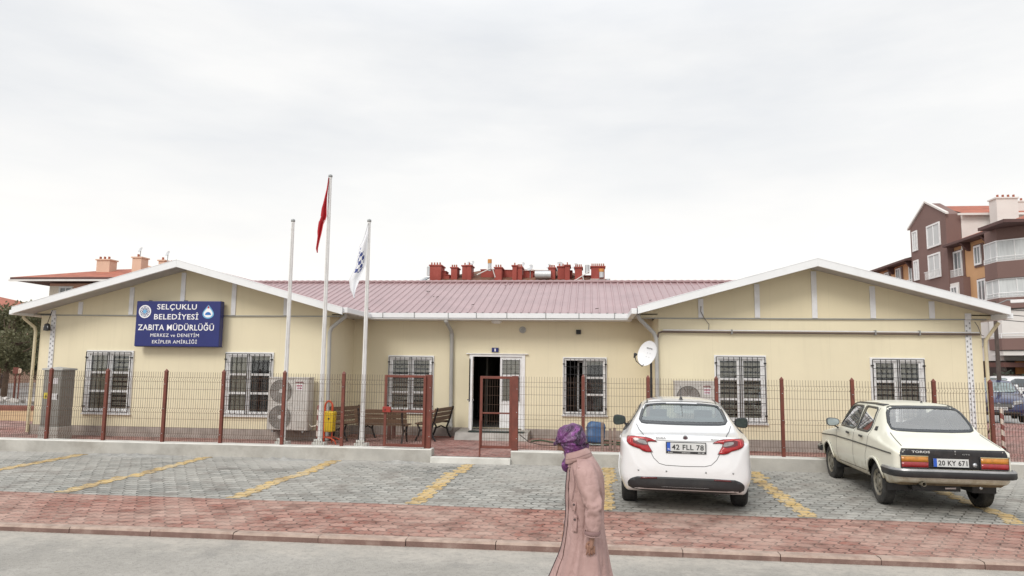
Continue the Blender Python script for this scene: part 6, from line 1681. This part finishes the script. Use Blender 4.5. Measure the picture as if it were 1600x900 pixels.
# ---------------- simple background cars
def bgcar(name,loc,rz,lab,paint,kind='hatch',sc=1.0,platetxt=None):
    c=empty(name,loc,rz,lab,'car','cars parked in the street behind'); c.scale=(sc,sc,sc)
    if kind=='hatch':
        L=4.0; S=[(0,.4,.5,.5,.6,.6,.58,.65,.5,.7),(.05,.3,.68,.5,.78,.85,.74,.95,.6,1.0),(.15,.26,.76,.5,.83,.93,.8,1.15,.62,1.2),(.4,.24,.8,.5,.86,.97,.83,1.38,.56,1.43),(1.0,.22,.82,.5,.87,.97,.84,1.43,.58,1.49),(1.9,.22,.82,.5,.87,.96,.84,1.42,.58,1.48),(2.3,.22,.82,.5,.87,.95,.84,1.33,.6,1.38),(2.9,.22,.82,.5,.865,.93,.83,1.0,.7,1.04),(3.4,.23,.8,.5,.85,.84,.8,.9,.66,.94),(3.8,.26,.72,.48,.8,.7,.74,.76,.6,.8),(3.95,.3,.6,.45,.68,.58,.62,.64,.5,.66),(4.0,.36,.45,.45,.5,.5,.46,.53,.4,.55)]
        side=[(.55,1.0),(.75,1.33),(1.9,1.37),(2.25,1.28),(2.72,1.0)]; ws=[(-.68,1.04),(.68,1.04),(.55,1.38),(-.55,1.38)]; rw=[(-.6,1.08),(.6,1.08),(.5,1.36),(-.5,1.36)]; wy=(.75,3.2)
    elif kind=='sedan':
        L=4.4; S=[(0,.4,.6,.5,.7,.7,.66,.78,.6,.8),(.08,.3,.76,.5,.82,.88,.78,.96,.68,.98),(.6,.22,.82,.5,.86,.95,.82,1.03,.68,1.06),(1.1,.2,.83,.5,.87,.95,.84,1.28,.58,1.32),(1.5,.2,.83,.5,.87,.95,.84,1.36,.57,1.41),(2.3,.2,.83,.5,.87,.94,.84,1.36,.58,1.42),(2.7,.2,.83,.5,.87,.93,.84,1.25,.6,1.3),(3.2,.2,.82,.5,.86,.9,.83,.95,.7,.99),(3.8,.22,.8,.5,.84,.8,.78,.84,.66,.88),(4.25,.26,.7,.48,.76,.66,.7,.7,.6,.72),(4.4,.36,.5,.45,.55,.5,.5,.55,.45,.57)]
        side=[(1.0,1.0),(1.35,1.3),(2.4,1.31),(3.0,.99)]; ws=[(-.66,1.01),(.66,1.01),(.52,1.33),(-.52,1.33)]; rw=[(-.6,1.1),(.6,1.1),(.5,1.34),(-.5,1.34)]; wy=(.95,3.5)
    else:
        L=4.8; S=[(0,.4,.75,.6,.82,1.1,.8,1.7,.7,1.75),(.1,.3,.82,.6,.9,1.15,.88,1.8,.76,1.86),(2.5,.25,.85,.6,.92,1.15,.9,1.82,.76,1.9),(3.3,.25,.85,.6,.92,1.15,.9,1.78,.74,1.85),(4.0,.25,.84,.6,.91,1.1,.88,1.15,.74,1.2),(4.6,.28,.8,.5,.86,.8,.82,.95,.7,1.0),(4.8,.35,.7,.5,.75,.65,.7,.7,.6,.75)]
        side=[(.3,1.2),(.35,1.65),(3.2,1.65),(3.75,1.2)]; ws=[(-.76,1.25),(.76,1.25),(.66,1.72),(-.66,1.72)]; rw=[(-.7,1.2),(.7,1.2),(.6,1.65),(-.6,1.65)]; wy=(.9,3.9)
    K=Car(S,L,.08,2)
    ar=[(wy[0],.31,.34),(wy[1],.31,.34)]
    gd=M(name+' glass',(.045,.055,.06),.08,0,.2,3,0,spec=.9)
    K.body([],ar,'body',paint,c)
    K.part(K.patch(chaikin(ws,1,.12),'front',.006,.12),'windscreen',GLASSB,c,.008); K.part(K.patch(chaikin(rw,1,.12),'rear',.006,.12),'rear_window',GLASSB,c,.008)
    for sd in ('left','right'):
        K.part(K.patch(chaikin(side,1,.12),sd,.006,.12),'side_window',gd,c,.008)
        xm_=(side[0][0]+side[-1][0])/2+.1; K.part([K.ribbon([(xm_,1.0),(xm_,1.36)],sd,.05,.010),K.ribbon([(xm_,1.0),(xm_-.02,.3)],sd,.012,.003)],'door_seam',BLACKP,c)
    well(c,ar,.2,.45,.8)
    for y in wy:
        for s in (-1,1): wheel(c,s*.74,y,.31,.31,.2,s,ALLOY,'alloy')
    for s in (-1,1):
        K.part(K.patch([(s*.72,.68),(s*.42,.62),(s*.42,.74),(s*.7,.80)],'front',.008,.06),'headlight',LAMPC,c,.01)
        K.part(K.patch([(s*.74,.8),(s*.5,.8),(s*.5,.95),(s*.72,.96)],'rear',.008,.06),'tail_lamp',LAMPR,c,.01)
        mirror(c,s*.98,(side[-1][0]-.25),side[0][1]+.05,s,paint,MG,True,.2,.14)
    K.part(K.patch([(-.38,.50),(.38,.50),(.4,.68),(-.4,.68)],'front',.006,.06),'front_grille',BLACKP,c,.01); K.part(K.patch([(-.6,.27),(.6,.27),(.62,.40),(-.62,.40)],'front',.006,.08),'lower_grille',BLACKP,c,.01)
    if platetxt: plate(c,platetxt,.5,.11,(0,L+.03,.50),0,PI,False)
    m=MB(); m.lathe([(0,.006),(.05,.004),(.055,0)],4,(0,K.hit(0,.66,'front')[0].y+.012,.66),'y'); m.build('emblem',CHROME,c)
    return c
GLASSB=M('car glass far',(.20,.25,.25),.08,0,.3,3,0,spec=.9)
bgcar('blue_hatchback',(15.9,30.9,.2),math.radians(157),'dark blue hatchback facing the camera behind the right end of the fence',M('blue paint',(.007,.014,.07),.25,0,.05,2,0,coat=.9),'hatch',1.0,'42 EB 309')
bgcar('grey_car',(16.2,36.6,.15),math.radians(150),'dark slate car half hidden behind the blue hatchback',M('slate paint',(.035,.04,.055),.25,0,.05,2,0,coat=.9),'sedan',.95)
bgcar('white_hatchback',(22.9,40.5,.1),math.radians(118),'white hatchback seen from its side, behind the dark cars at the right edge',M('white paint b',(.7,.7,.7),.3,0,.02,2,0,coat=.8),'hatch',1.15)
bgcar('dark_saloon',(-41.0,46.2,.02),math.radians(75),'dark maroon-black saloon parked broadside at the left edge, behind the sandy patch',M('maroon paint',(.03,.02,.026),.25,0,.05,2,0,coat=.9),'sedan',1.05)
bgcar('white_van',(-38.8,55.5,.02),math.radians(-60),'pale van in the distance left of the building',M('van paint',(.55,.56,.57),.4),'van',.95)
bgcar('silver_car',(-34.8,48.2,.02),math.radians(170),'silver car facing the camera in front of the pale van',M('silver paint',(.42,.43,.44),.3,.2,.03,2,0,coat=.7),'sedan',.95)
# ------------------------------------------------------------------ the woman
PX,PYY=-.05,5.35
wm_=empty('person',(PX,PYY,-.055),0,'woman in a dusty-pink trench coat and purple headscarf walking left, head bowed','person')
SKIN=M('skin',(.29,.155,.11),.6,0,.08,12,.1,120,(.42,.19,.14),.3,9)
def skin_mesh(chains,name,mat,parent,sub=2,root=0):
    """chains: list of lists of (co,(rx,ry)); first vertex of a later chain may be an index into earlier ones"""
    me=bpy.data.meshes.new(name); vs=[];es=[];rd=[]
    for ch in chains:
        prev=None
        for e in ch:
            if isinstance(e,int): prev=e; continue
            vs.append(e[0]); rd.append(e[1]); i=len(vs)-1
            if prev is not None: es.append((prev,i))
            prev=i
    me.from_pydata(vs,es,[]); me.update()
    o=bpy.data.objects.new(name,me); COL.objects.link(o); o.parent=parent
    sm=o.modifiers.new('sk','SKIN'); sm.use_smooth_shade=True
    if not me.skin_vertices: 
        import bpy as _b
        bm=bmesh.new(); bm.from_mesh(me); bm.verts.layers.skin.verify(); bm.to_mesh(me); bm.free()
    for i,r in enumerate(rd): me.skin_vertices[0].data[i].radius=r if isinstance(r,tuple) else (r,r); me.skin_vertices[0].data[i].use_root=(i==root)
    s=o.modifiers.new('ss','SUBSURF'); s.levels=sub; s.render_levels=sub
    bpy.context.view_layer.update()
    dg=bpy.context.evaluated_depsgraph_get(); m2=bpy.data.meshes.new_from_object(o.evaluated_get(dg))
    o.modifiers.clear(); o.data=m2; m2.name=name; m2.materials.clear(); m2.materials.append(mat)
    for p in m2.polygons: p.use_smooth=True
    bpy.data.meshes.remove(me)
    return o
# body: local frame, z up from the ground, -X is forward, -Y is her left side (towards the camera)
# indices: 0 pelvis 1 waist 2 chest 3 upper chest 4 neck 5 head base
T_=[((.02,0,.88),(.13,.12)),((.03,0,1.02),(.115,.11)),((.04,0,1.18),(.125,.12)),((.03,0,1.29),(.10,.10)),((-.03,0,1.385),(.05,.05)),((-.075,0,1.44),(.055,.05))]
legs=[]
for s,fx,kx,an in ((-1,.16,.05,.20),(1,-.26,-.16,-.30)):
    legs.append([0,((.02,s*.09,.83),(.10,.10)),((kx,s*.095,.47),(.058,.058)),((an,s*.095,.11),(.036,.036)),((an-.03,s*.10,.045),(.036,.032)),((an-.13,s*.105,.03),(.032,.022))])
armL=[3,((.03,-.15,1.265),(.045,.045)),((.076,-.225,1.07),(.040,.040)),((.076,-.238,.88),(.030,.030)),((.070,-.240,.835),(.026,.020))]
armR=[3,((.03,.15,1.265),(.045,.045)),((.02,.225,1.03),(.040,.040)),((-.10,.235,.83),(.030,.030)),((-.115,.236,.79),(.026,.020))]
body=skin_mesh([T_]+legs+[armL,armR],'body',M('dark trousers skin',(.035,.03,.035),.8),wm_,2)
# head as a shaped sphere, bowed; face looks down-left
hm=MB(); NU,NV=40,30; vs=[];fs=[]
tilt=math.radians(30)
HT=Matrix.Translation((-.094,0,1.490))@Matrix.Rotation(-tilt,4,'Y')
for j in range(NV+1):
    ph=PI*j/NV
    for i in range(NU):
        a=2*PI*i/NU; d=Vector((math.sin(ph)*math.cos(a),math.sin(ph)*math.sin(a),math.cos(ph)))
        p=Vector((d.x*.088,d.y*.070,d.z*.108))
        f=max(0,-d.x); 
        if d.x<0:
            p.x*= .98-.12*max(0,-d.z)           # narrower chin
            z=p.z; y=p.y
            p.x-= .026*math.exp(-((z+.018)/.018)**2-(y/.011)**2)*1.1      # nose tip
            p.x-= .010*math.exp(-((z-.01)/.022)**2-(y/.009)**2)
            p.x+= .010*math.exp(-((z-.014)/.011)**2-((abs(y)-.030)/.015)**2)  # eye sockets
            p.x-= .007*math.exp(-((z+.052)/.007)**2-(y/.020)**2)   # lips
            p.x-= .004*math.exp(-((z+.064)/.006)**2-(y/.018)**2)
            p.x-= .009*math.exp(-((z+.088)/.013)**2-(y/.018)**2)   # chin
            p.x-= .005*math.exp(-((z-.030)/.008)**2-((abs(y)-.028)/.02)**2) # brow
        p.y*= 1-.22*max(0,-d.z)
        vs.append(HT@p)
for j in range(NV):
    for i in range(NU): i2=(i+1)%NU; fs.append((j*NU+i,(j+1)*NU+i,(j+1)*NU+i2,j*NU+i2))
hm.add(vs,fs); hd=hm.build('head',SKIN,wm_,smooth=True)
em=MB(); em.T=HT
for s in (-1,1): em.cur=0; em.lathe([(0,-.006),(.007,-.004),(.011,0)],10,(-.079,s*.030,.012),'x'); em.cur=1; em.box(-.0865,-.083,s*.030-.014,s*.030+.014,.027,.031)
em.cur=2; em.obox((-.0905,0,-.055),(.006,.036,.004))
em.build('face_detail',[M('eye dark',(.03,.02,.02),.3),M('eyebrow',(.05,.035,.03),.8),M('lip',(.26,.09,.08),.5)],hd)
# headscarf: shell over the head with folds, point at the forehead, tail under the chin
def scarf_mat():
    m,nt,out=new_mat('purple scarf'); co=objco(nt)
    dn=nt.nodes.new('ShaderNodeTexNoise'); dn.inputs['Scale'].default_value=7; dn.inputs['Detail'].default_value=4; nt.links.new(co,dn.inputs['Vector'])
    v=nt.nodes.new('ShaderNodeVectorMath'); v.operation='MULTIPLY_ADD'; nt.links.new(dn.outputs['Color'],v.inputs[0]); v.inputs[1].default_value=(.35,.35,.35); nt.links.new(co,v.inputs[2])
    n=noisen(nt,v.outputs[0],9,5,.6)
    c=mixc(nt,ramp(nt,n,.36,.60),(.014,.005,.018),(.105,.020,.105))
    c=mixc(nt,ramp(nt,noisen(nt,v.outputs[0],14,3),.57,.66),c,(.24,.07,.26))
    w_=nt.nodes.new('ShaderNodeTexWave'); w_.inputs['Scale'].default_value=9; w_.inputs['Distortion'].default_value=9; w_.inputs['Detail'].default_value=3; nt.links.new(v.outputs[0],w_.inputs['Vector'])
    c=mixc(nt,mth(nt,'MULTIPLY',ramp(nt,w_.outputs['Fac'],.93,.99),.3),c,(.42,.28,.45))
    vo=nt.nodes.new('ShaderNodeTexVoronoi'); vo.feature='DISTANCE_TO_EDGE'; vo.inputs['Scale'].default_value=24; nt.links.new(co,vo.inputs['Vector'])
    c=mixc(nt,mth(nt,'MULTIPLY',mth(nt,'LESS_THAN',vo.outputs['Distance'],.03),.12),c,(.45,.3,.48))
    prin(nt,out,c,.45,0,n,.2,.004); return m
SC=scarf_mat()
sm_=MB(); NU,NV=150,100; vs=[];fs=[]; keep=[]
for j in range(NV+1):
    ph=PI*j/NV
    for i in range(NU):
        a=2*PI*i/NU; d=Vector((math.sin(ph)*math.cos(a),math.sin(ph)*math.sin(a),math.cos(ph)))
        p=Vector((d.x*.100+.010,d.y*.085,d.z*.120+.002))
        # volume of hair bun at the back
        p+=d*.028*math.exp(-((d.x-.85)**2+(d.z-.25)**2+d.y**2)/.35)
        # peak over the forehead
        p.x-=.038*math.exp(-((d.z-.28)/.17)**2-(d.y/.40)**2)*max(0,-d.x)
        fold=.0035*math.sin(11*math.atan2(d.z-.35,d.x+1.05)+2*d.y)+.0022*math.sin(23*math.atan2(d.z-.2,d.x+1.0)+d.y)+.002*noise.noise(d*2.2)
        p+=d*fold
        # tuck under the chin
        if d.z<-.55: p.x+=.0*(-.55-d.z)
        q=HT@p; vs.append(q)
        keep.append(not(d.x<-.42 and -.86<d.z<.18 and abs(d.y)<.60) )
for j in range(NV):
    for i in range(NU):
        i2=(i+1)%NU; f=(j*NU+i,(j+1)*NU+i,(j+1)*NU+i2,j*NU+i2)
        if all(keep[k] for k in f): fs.append(f)
sm_.add(vs,fs); so_=sm_.build('headscarf',SC,wm_,smooth=True)
k_=so_.modifiers.new('s','SOLIDIFY'); k_.thickness=.006
# scarf neck wrap and tail
m=MB(); n=28; vs=[];fs=[]
ring=[(1.46,-.055,.10,.085),(1.43,-.05,.092,.080),(1.39,-.045,.085,.078),(1.35,-.035,.085,.085),(1.31,-.03,.09,.09)]
for z,cx_,rx_,ry_ in ring:
    for i in range(n):
        a=2*PI*i/n; w_=1+.07*math.sin(a*5+z*40)+.04*math.sin(a*11); vs.append((cx_+rx_*w_*math.cos(a),ry_*w_*math.sin(a),z+.012*math.cos(a)))
for j in range(len(ring)-1):
    for i in range(n): i2=(i+1)%n; fs.append((j*n+i,j*n+i2,(j+1)*n+i2,(j+1)*n+i))
m.add(vs,fs)
tail0=[(-.125,1.40,.035,.030),(-.148,1.37,.045,.034),(-.165,1.335,.052,.036),(-.172,1.30,.050,.036),(-.165,1.27,.044,.034),(-.15,1.255,.03,.022)]
vs=[];fs=[]
tail=[(x+.042,1.40-(1.40-z)*.85-.01,rx_*.8,ry_*.85) for x,z,rx_,ry_ in tail0]
for x,z,rx_,ry_ in tail:
    for i in range(n): a=2*PI*i/n; w_=1+.12*math.sin(a*4+z*30); vs.append((x+rx_*.62*w_*math.cos(a),ry_*w_*math.sin(a)-.01,z+.006*math.sin(3*a)))
for j in range(len(tail)-1):
    for i in range(n): i2=(i+1)%n; fs.append((j*n+i,j*n+i2,(j+1)*n+i2,(j+1)*n+i))
fs.append(tuple(range(n))); fs.append(tuple(range((len(tail)-1)*n,len(tail)*n)))
m.add(vs,fs); m.build('scarf_tail',SC,so_,smooth=True)
# coat
def coat_mat():
    m,nt,out=new_mat('dusty pink coat'); co=objco(nt)
    n=noisen(nt,co,6,5); c=mixc(nt,ramp(nt,n,.3,.7),(.33,.205,.188),(.44,.29,.268))
    dn=nt.nodes.new('ShaderNodeTexNoise'); dn.inputs['Scale'].default_value=4; nt.links.new(co,dn.inputs['Vector'])
    v=nt.nodes.new('ShaderNodeVectorMath'); v.operation='MULTIPLY_ADD'; nt.links.new(dn.outputs['Color'],v.inputs[0]); v.inputs[1].default_value=(.3,.3,.3); nt.links.new(co,v.inputs[2])
    a=nt.nodes.new('ShaderNodeTexNoise'); a.inputs['Scale'].default_value=7; a.inputs['Detail'].default_value=2; nt.links.new(v.outputs[0],a.inputs['Vector'])
    r=mth(nt,'ABSOLUTE',mth(nt,'SUBTRACT',a.outputs['Fac'],.5)); r=mth(nt,'MINIMUM',mth(nt,'MULTIPLY',r,9),1.0)
    b=mth(nt,'ADD',mth(nt,'MULTIPLY',r,1.0),mth(nt,'MULTIPLY',noisen(nt,co,24,3),.2))
    prin(nt,out,c,.62,0,b,.38,.008,0,.4); return m
COAT=coat_mat()
COATD=M('coat seam',(.25,.15,.145),.7)
secs=[(1.40,-.105,.055,.070),(1.385,-.115,.065,.082),(1.355,-.12,.085,.125),(1.325,-.125,.105,.170),(1.29,-.13,.125,.198),(1.24,-.135,.142,.208),(1.17,-.142,.150,.205),(1.08,-.145,.150,.195),(.98,-.145,.145,.182),(.90,-.15,.145,.185),(.80,-.16,.155,.20),(.70,-.18,.168,.218),(.60,-.212,.182,.235),(.50,-.245,.20,.25),(.40,-.275,.215,.265),(.30,-.30,.235,.28),(.21,-.315,.25,.29)]
secs=[(z,xf+.035,xb+.012,hw*.97) for z,xf,xb,hw in secs]
NZ,NA=110,132
zs=[s[0] for s in secs][::-1]
def sec(z): return [pchip(zs,[s[k] for s in secs][::-1],z) for k in (1,2,3)]
def ridge(v,w): 
    r=abs(noise.noise(v)); return max(0,1-r*w)
def wr(a,z):
    # hanging folds in the skirt, slanting drags at waist and shoulder blade
    k=max(0,min(1,(.98-z)/.55)); v=0; ca,sa=math.cos(a),math.sin(a)
    v+=k*.013*math.sin(a*6+1.3+z*1.2+.8*sa)+k*.007*math.sin(a*11+z*2.2)
    v+=.009*(.35+k)*noise.noise(Vector((ca*3.2,sa*3.2,z*1.6)))
    v-=.016*(.3+.7*k)*ridge(Vector((ca*2.6+3,sa*2.6,z*1.5)),7)
    up=math.exp(-((z-1.03)/.17)**2)
    v-=up*.015*ridge(Vector((ca*1.5,sa*1.5+1,z*6+a*1.1)),5)
    v+=up*.006*noise.noise(Vector((ca*2,sa*2,z*9+a*1.5)))
    v*=1-.75*math.exp(-(((a%(2*PI))-PI)/.55)**2)
    return v*min(1,(1.36-z)/.08+.15) if z>1.28 else v
vs=[];fs=[]
z0,z1=.21,1.40
for j in range(NZ+1):
    z=z0+(z1-z0)*j/NZ; xf,xb,hw=sec(z); cx_=(xf+xb)/2; rx_=(xb-xf)/2
    for i in range(NA):
        a=2*PI*i/NA; e=2.4
        c_,s_=math.cos(a),math.sin(a); r=(abs(c_)**e+abs(s_)**e)**(-1/e); w_=wr(a,z)
        vs.append((cx_+(rx_*r+w_)*c_,(hw*r+w_)*s_,z+.008*math.sin(a*3)*(1 if z<.3 else 0)))
for j in range(NZ):
    for i in range(NA): i2=(i+1)%NA; fs.append((j*NA+i,j*NA+i2,(j+1)*NA+i2,(j+1)*NA+i))
m=MB(); m.add(vs,fs); ct=m.build('coat',COAT,wm_,smooth=True)
k_=ct.modifiers.new('s','SOLIDIFY'); k_.thickness=.004; k_.offset=-1
def coat_pt(a,z,off=.004):
    xf,xb,hw=sec(z); cx_=(xf+xb)/2; rx_=(xb-xf)/2; e=2.4; c_,s_=math.cos(a),math.sin(a); r=(abs(c_)**e+abs(s_)**e)**(-1/e); w_=wr(a,z)+off
    return Vector((cx_+(rx_*r+w_)*c_,(hw*r+w_)*s_,z))
# front overlap flap: a raised strip running down the front edge, kicked out by the stride
m=MB(); vs=[];fs=[]; n=50
for k in range(n+1):
    z=1.33-(1.33-.22)*k/n; kick=max(0,(.72-z))*.10
    a0=PI+.42; a1=PI+.10
    p=coat_pt(a0,z,.006); q=coat_pt(a1,z,.016); q.x-=kick; q.y-=.012
    vs+=[p,q,q+Vector((.006,.012,0))]
for k in range(n): fs+=[(3*k,3*k+1,3*k+4,3*k+3),(3*k+1,3*k+2,3*k+5,3*k+4)]
m.add(vs,fs); m.build('coat_front',COAT,ct,smooth=True,fix=False)
m=MB(); m.tube([coat_pt(PI+.12,1.33-(1.33-.24)*k/40,.012)+Vector((-.006-max(0,(.72-(1.33-1.09*k/40)))*.10,.004,0)) for k in range(41)],.0045,5); m.build('coat_opening',M('dark gap',(.05,.035,.04),.9),ct,smooth=True)
# collar
m=MB(); vs=[];fs=[];n=56
prof=[(1.335,.098,.108),(1.37,.084,.095),(1.405,.076,.088),(1.425,.076,.088),(1.430,.082,.094),(1.415,.090,.102),(1.385,.101,.113),(1.372,.105,.117),(1.369,.101,.113)]
for k in range(n+1):
    a=-PI*.86+2*PI*.86*k/n
    for z,rx_,ry_ in prof:
        f_=1+.02*math.sin(a*5+z*30); cx_=-.018-(z-1.33)*.30; x=cx_+rx_*f_*math.cos(a); y=ry_*f_*math.sin(a); vs.append((x,y,z-.006+.30*(x-cx_)-.012*(1 if z<1.38 and rx_>.1 else 0)*abs(math.sin(a*2))))
P_=len(prof)
for k in range(n):
    for q in range(P_-1): fs.append((P_*k+q,P_*(k+1)+q,P_*(k+1)+q+1,P_*k+q+1))
m.add(vs,fs); co_=m.build('collar',COAT,ct,smooth=True,fix=False)
m=MB(); m.tube([vs[P_*k+6]+Vector((0,0,.004)) if isinstance(vs[0],Vector) else Vector(vs[P_*k+6])*1.0+Vector((0,0,.004)) for k in range(n+1)],.0022,4); m.build('collar_stitch',COATD,co_)
# sleeves
def sleeve(path,rads,name,seed):
    P=[Vector(p) for p in path]; n=70; vs=[];fs=[];K=26; ts=[i/(len(P)-1) for i in range(len(P))]
    prevup=None
    for j in range(n+1):
        t=j/n; c_=Vector([pchip(ts,[p[k] for p in P],t) for k in range(3)]); c2=Vector([pchip(ts,[p[k] for p in P],min(1,t+.02)) for k in range(3)]); c1=Vector([pchip(ts,[p[k] for p in P],max(0,t-.02)) for k in range(3)])
        d=(c2-c1).normalized(); ax=Vector((1,0,0)); ax=(ax-d*ax.dot(d)).normalized(); ay=d.cross(ax)
        rx_=pchip(ts,[r[0] for r in rads],t); ry_=pchip(ts,[r[1] for r in rads],t)
        for i in range(K):
            a=2*PI*i/K
            el=math.exp(-((t-.52)/.17)**2)+.6*math.exp(-((t-.88)/.10)**2)+.35
            w_=.004*el*math.sin(t*26+2.2*math.cos(a+seed)+a)-.013*el*ridge(Vector((math.cos(a)*1.3+seed,math.sin(a)*1.3,t*6+a*.7)),5)+.006*noise.noise(Vector((math.cos(a)*2+seed,math.sin(a)*2,t*4)))
            if t>.96: w_=.002
            vs.append(c_+ax*((rx_+w_)*math.cos(a))+ay*((ry_+w_)*math.sin(a)))
    for j in range(n):
        for i in range(K): i2=(i+1)%K; fs.append((j*K+i,j*K+i2,(j+1)*K+i2,(j+1)*K+i))
    m=MB(); m.add(vs,fs); o=m.build(name,COAT,wm_,smooth=True); k_=o.modifiers.new('s','SOLIDIFY'); k_.thickness=.004; k_.offset=-1
    return o
sl=sleeve([(.02,-.125,1.335),(.03,-.185,1.27),(.05,-.225,1.16),(.078,-.245,1.07),(.08,-.25,.99),(.075,-.25,.895),(.072,-.248,.855)],[(.055,.05),(.080,.062),(.076,.060),(.064,.056),(.060,.052),(.055,.047),(.052,.044)],'sleeve',1.0)
sleeve([(.02,.125,1.335),(.02,.185,1.27),(.02,.225,1.16),(.02,.24,1.03),(-.03,.245,.94),(-.09,.245,.86),(-.105,.244,.82)],[(.055,.05),(.080,.062),(.076,.060),(.064,.056),(.060,.052),(.055,.047),(.052,.044)],'sleeve',2.0)
m=MB(); m.lathe([(.055,-.0),(.058,.012),(.054,.024)],20,(.073,-.249,.87)); m.build('cuff_band',COATD,sl,smooth=True)
# armhole seam, yoke, epaulette, pocket flap, buttons
m=MB(); pts=[]
for k in range(15):
    t=k/14; pts.append(coat_pt(-PI/2-.75+.15*math.sin(t*PI),1.30-.22*t,.010))
m.tube(pts,.0025,5); m.build('yoke_seam',COATD,ct,smooth=True)
def flap(a0,a1,z0_,z1_,off=.014,nm='pocket_flap'):
    m=MB(); vs=[];N=8
    for j in range(N+1):
        for i in range(4): vs.append(coat_pt(a0+(a1-a0)*i/3+(z0_-(z0_+(z1_-z0_)*j/N))*.25,z0_+(z1_-z0_)*j/N,off))
    m.add(vs,[(4*j+i,4*j+i+1,4*j+i+5,4*j+i+4) for j in range(N) for i in range(3)]); o=m.build(nm,COAT,ct,smooth=True,fix=False); q=o.modifiers.new('s','SOLIDIFY'); q.thickness=.007; q.offset=0
    m=MB(); m.lathe([(0,-.004),(.008,-.003),(.009,0)],10,tuple(coat_pt((a0+a1)/2,z0_+(z1_-z0_)*.25,off+.006)),'y'); m.build('button',M('dark button',(.09,.06,.06),.4),o)
flap(-PI/2-.62,-PI/2-.42,.98,.865); flap(-PI/2-.66,-PI/2-.50,1.07,1.01,.014,'belt_loop')
m=MB(); m.obox((.0,-.155,1.345),(.075,.11,.010),.1,math.radians(28),0); m.build('epaulette',COAT,ct,bevel=.004)
# hands
def hand(side,org,dirv,curl,mat):
    """five separate fingers; built pointing down"""
    T=Matrix.Translation(org)@Matrix.Rotation(dirv,4,'Y')
    def P(x,y,z): return tuple(T@Vector((x,side*y,z)))
    ch=[[ (P(0,0,.06),(.027,.022)), (P(-.001,0,.01),(.028,.020)), (P(-.002,.0,-.03),(.030,.015)), (P(-.003,.002,-.056),(.029,.013)) ]]
    o=skin_mesh(ch,'hand',mat,wm_,2)
    objs=[o]
    fl=[(-.023,.056,.0088),(-.0075,.064,.0092),(.0075,.060,.0088),(.0215,.048,.0080)]
    for k,(fx,L,r) in enumerate(fl):
        base=Vector((fx-.003,.004,-.056)); c1=curl+.06*k; p=[base+Vector((0,0,.025)),base]
        ang=c1*.5; cur=base
        for seg in (.45,.32,.23):
            cur=cur+Vector((.0+.0015*(k-1.5),math.sin(ang)*L*seg,-math.cos(ang)*L*seg)); p.append(cur); ang+=c1
        objs.append(skin_mesh([[(P(*q),(r*(1-.08*i),)*2) for i,q in enumerate(p)]],'f',mat,wm_,2,0))
    th=[Vector((-.016,.004,-.004)),Vector((-.033,.012,-.026)),Vector((-.037,.020,-.048)),Vector((-.032,.026,-.066))]
    objs.append(skin_mesh([[(P(*q),(.0105*(1-.08*i),)*2) for i,q in enumerate(th)]],'f',mat,wm_,2,0))
    # join into one hand mesh
    bm=bmesh.new()
    for q in objs: bm.from_mesh(q.data)
    me=bpy.data.meshes.new('hand'); bm.to_mesh(me); bm.free(); me.materials.append(mat)
    for p in me.polygons: p.use_smooth=True
    for q in objs: bpy.data.objects.remove(q)
    h=bpy.data.objects.new('hand',me); COL.objects.link(h)
    rm=h.modifiers.new('r','REMESH'); rm.mode='VOXEL'; rm.voxel_size=.0024; rm.use_smooth_shade=True
    sm2=h.modifiers.new('s','SMOOTH'); sm2.iterations=3; sm2.factor=.5
    bpy.context.view_layer.update(); m3=bpy.data.meshes.new_from_object(h.evaluated_get(bpy.context.evaluated_depsgraph_get()))
    h.modifiers.clear(); h.data=m3; m3.materials.clear(); m3.materials.append(mat)
    for p in m3.polygons: p.use_smooth=True
    h.parent=wm_; return h
hand(1,(.070,-.242,.822),math.radians(4),.36,SKIN)
hand(-1,(-.125,.242,.785),math.radians(-12),.36,SKIN)
# shoes
for (x,y,rz_) in ((.175,-.10,0),(-.325,.10,0)):
    m=MB(); pf=[(-.13,.014,.03),(-.115,.03,.045),(-.08,.040,.055),(-.02,.042,.075),(.03,.036,.095),(.07,.034,.10),(.095,.026,.09)]
    vs=[];fs=[];n=16
    for px_,w_,h in pf:
        for i in range(n):
            a=2*PI*i/n; vs.append((px_+x-.02,y+w_*math.cos(a),max(.002,h/2+h/2*math.sin(a))))
    for j in range(len(pf)-1):
        for i in range(n): i2=(i+1)%n; fs.append((j*n+i,j*n+i2,(j+1)*n+i2,(j+1)*n+i))
    fs.append(tuple(range(n))); fs.append(tuple(range((len(pf)-1)*n,len(pf)*n)))
    m.add(vs,fs); m.build('shoe',M('black shoe %.1f'%x,(.02,.018,.018),.5),wm_,smooth=True)
bpy.context.view_layer.update()
wm_.scale=(.975,.975,.972)
bpy.context.view_layer.update()
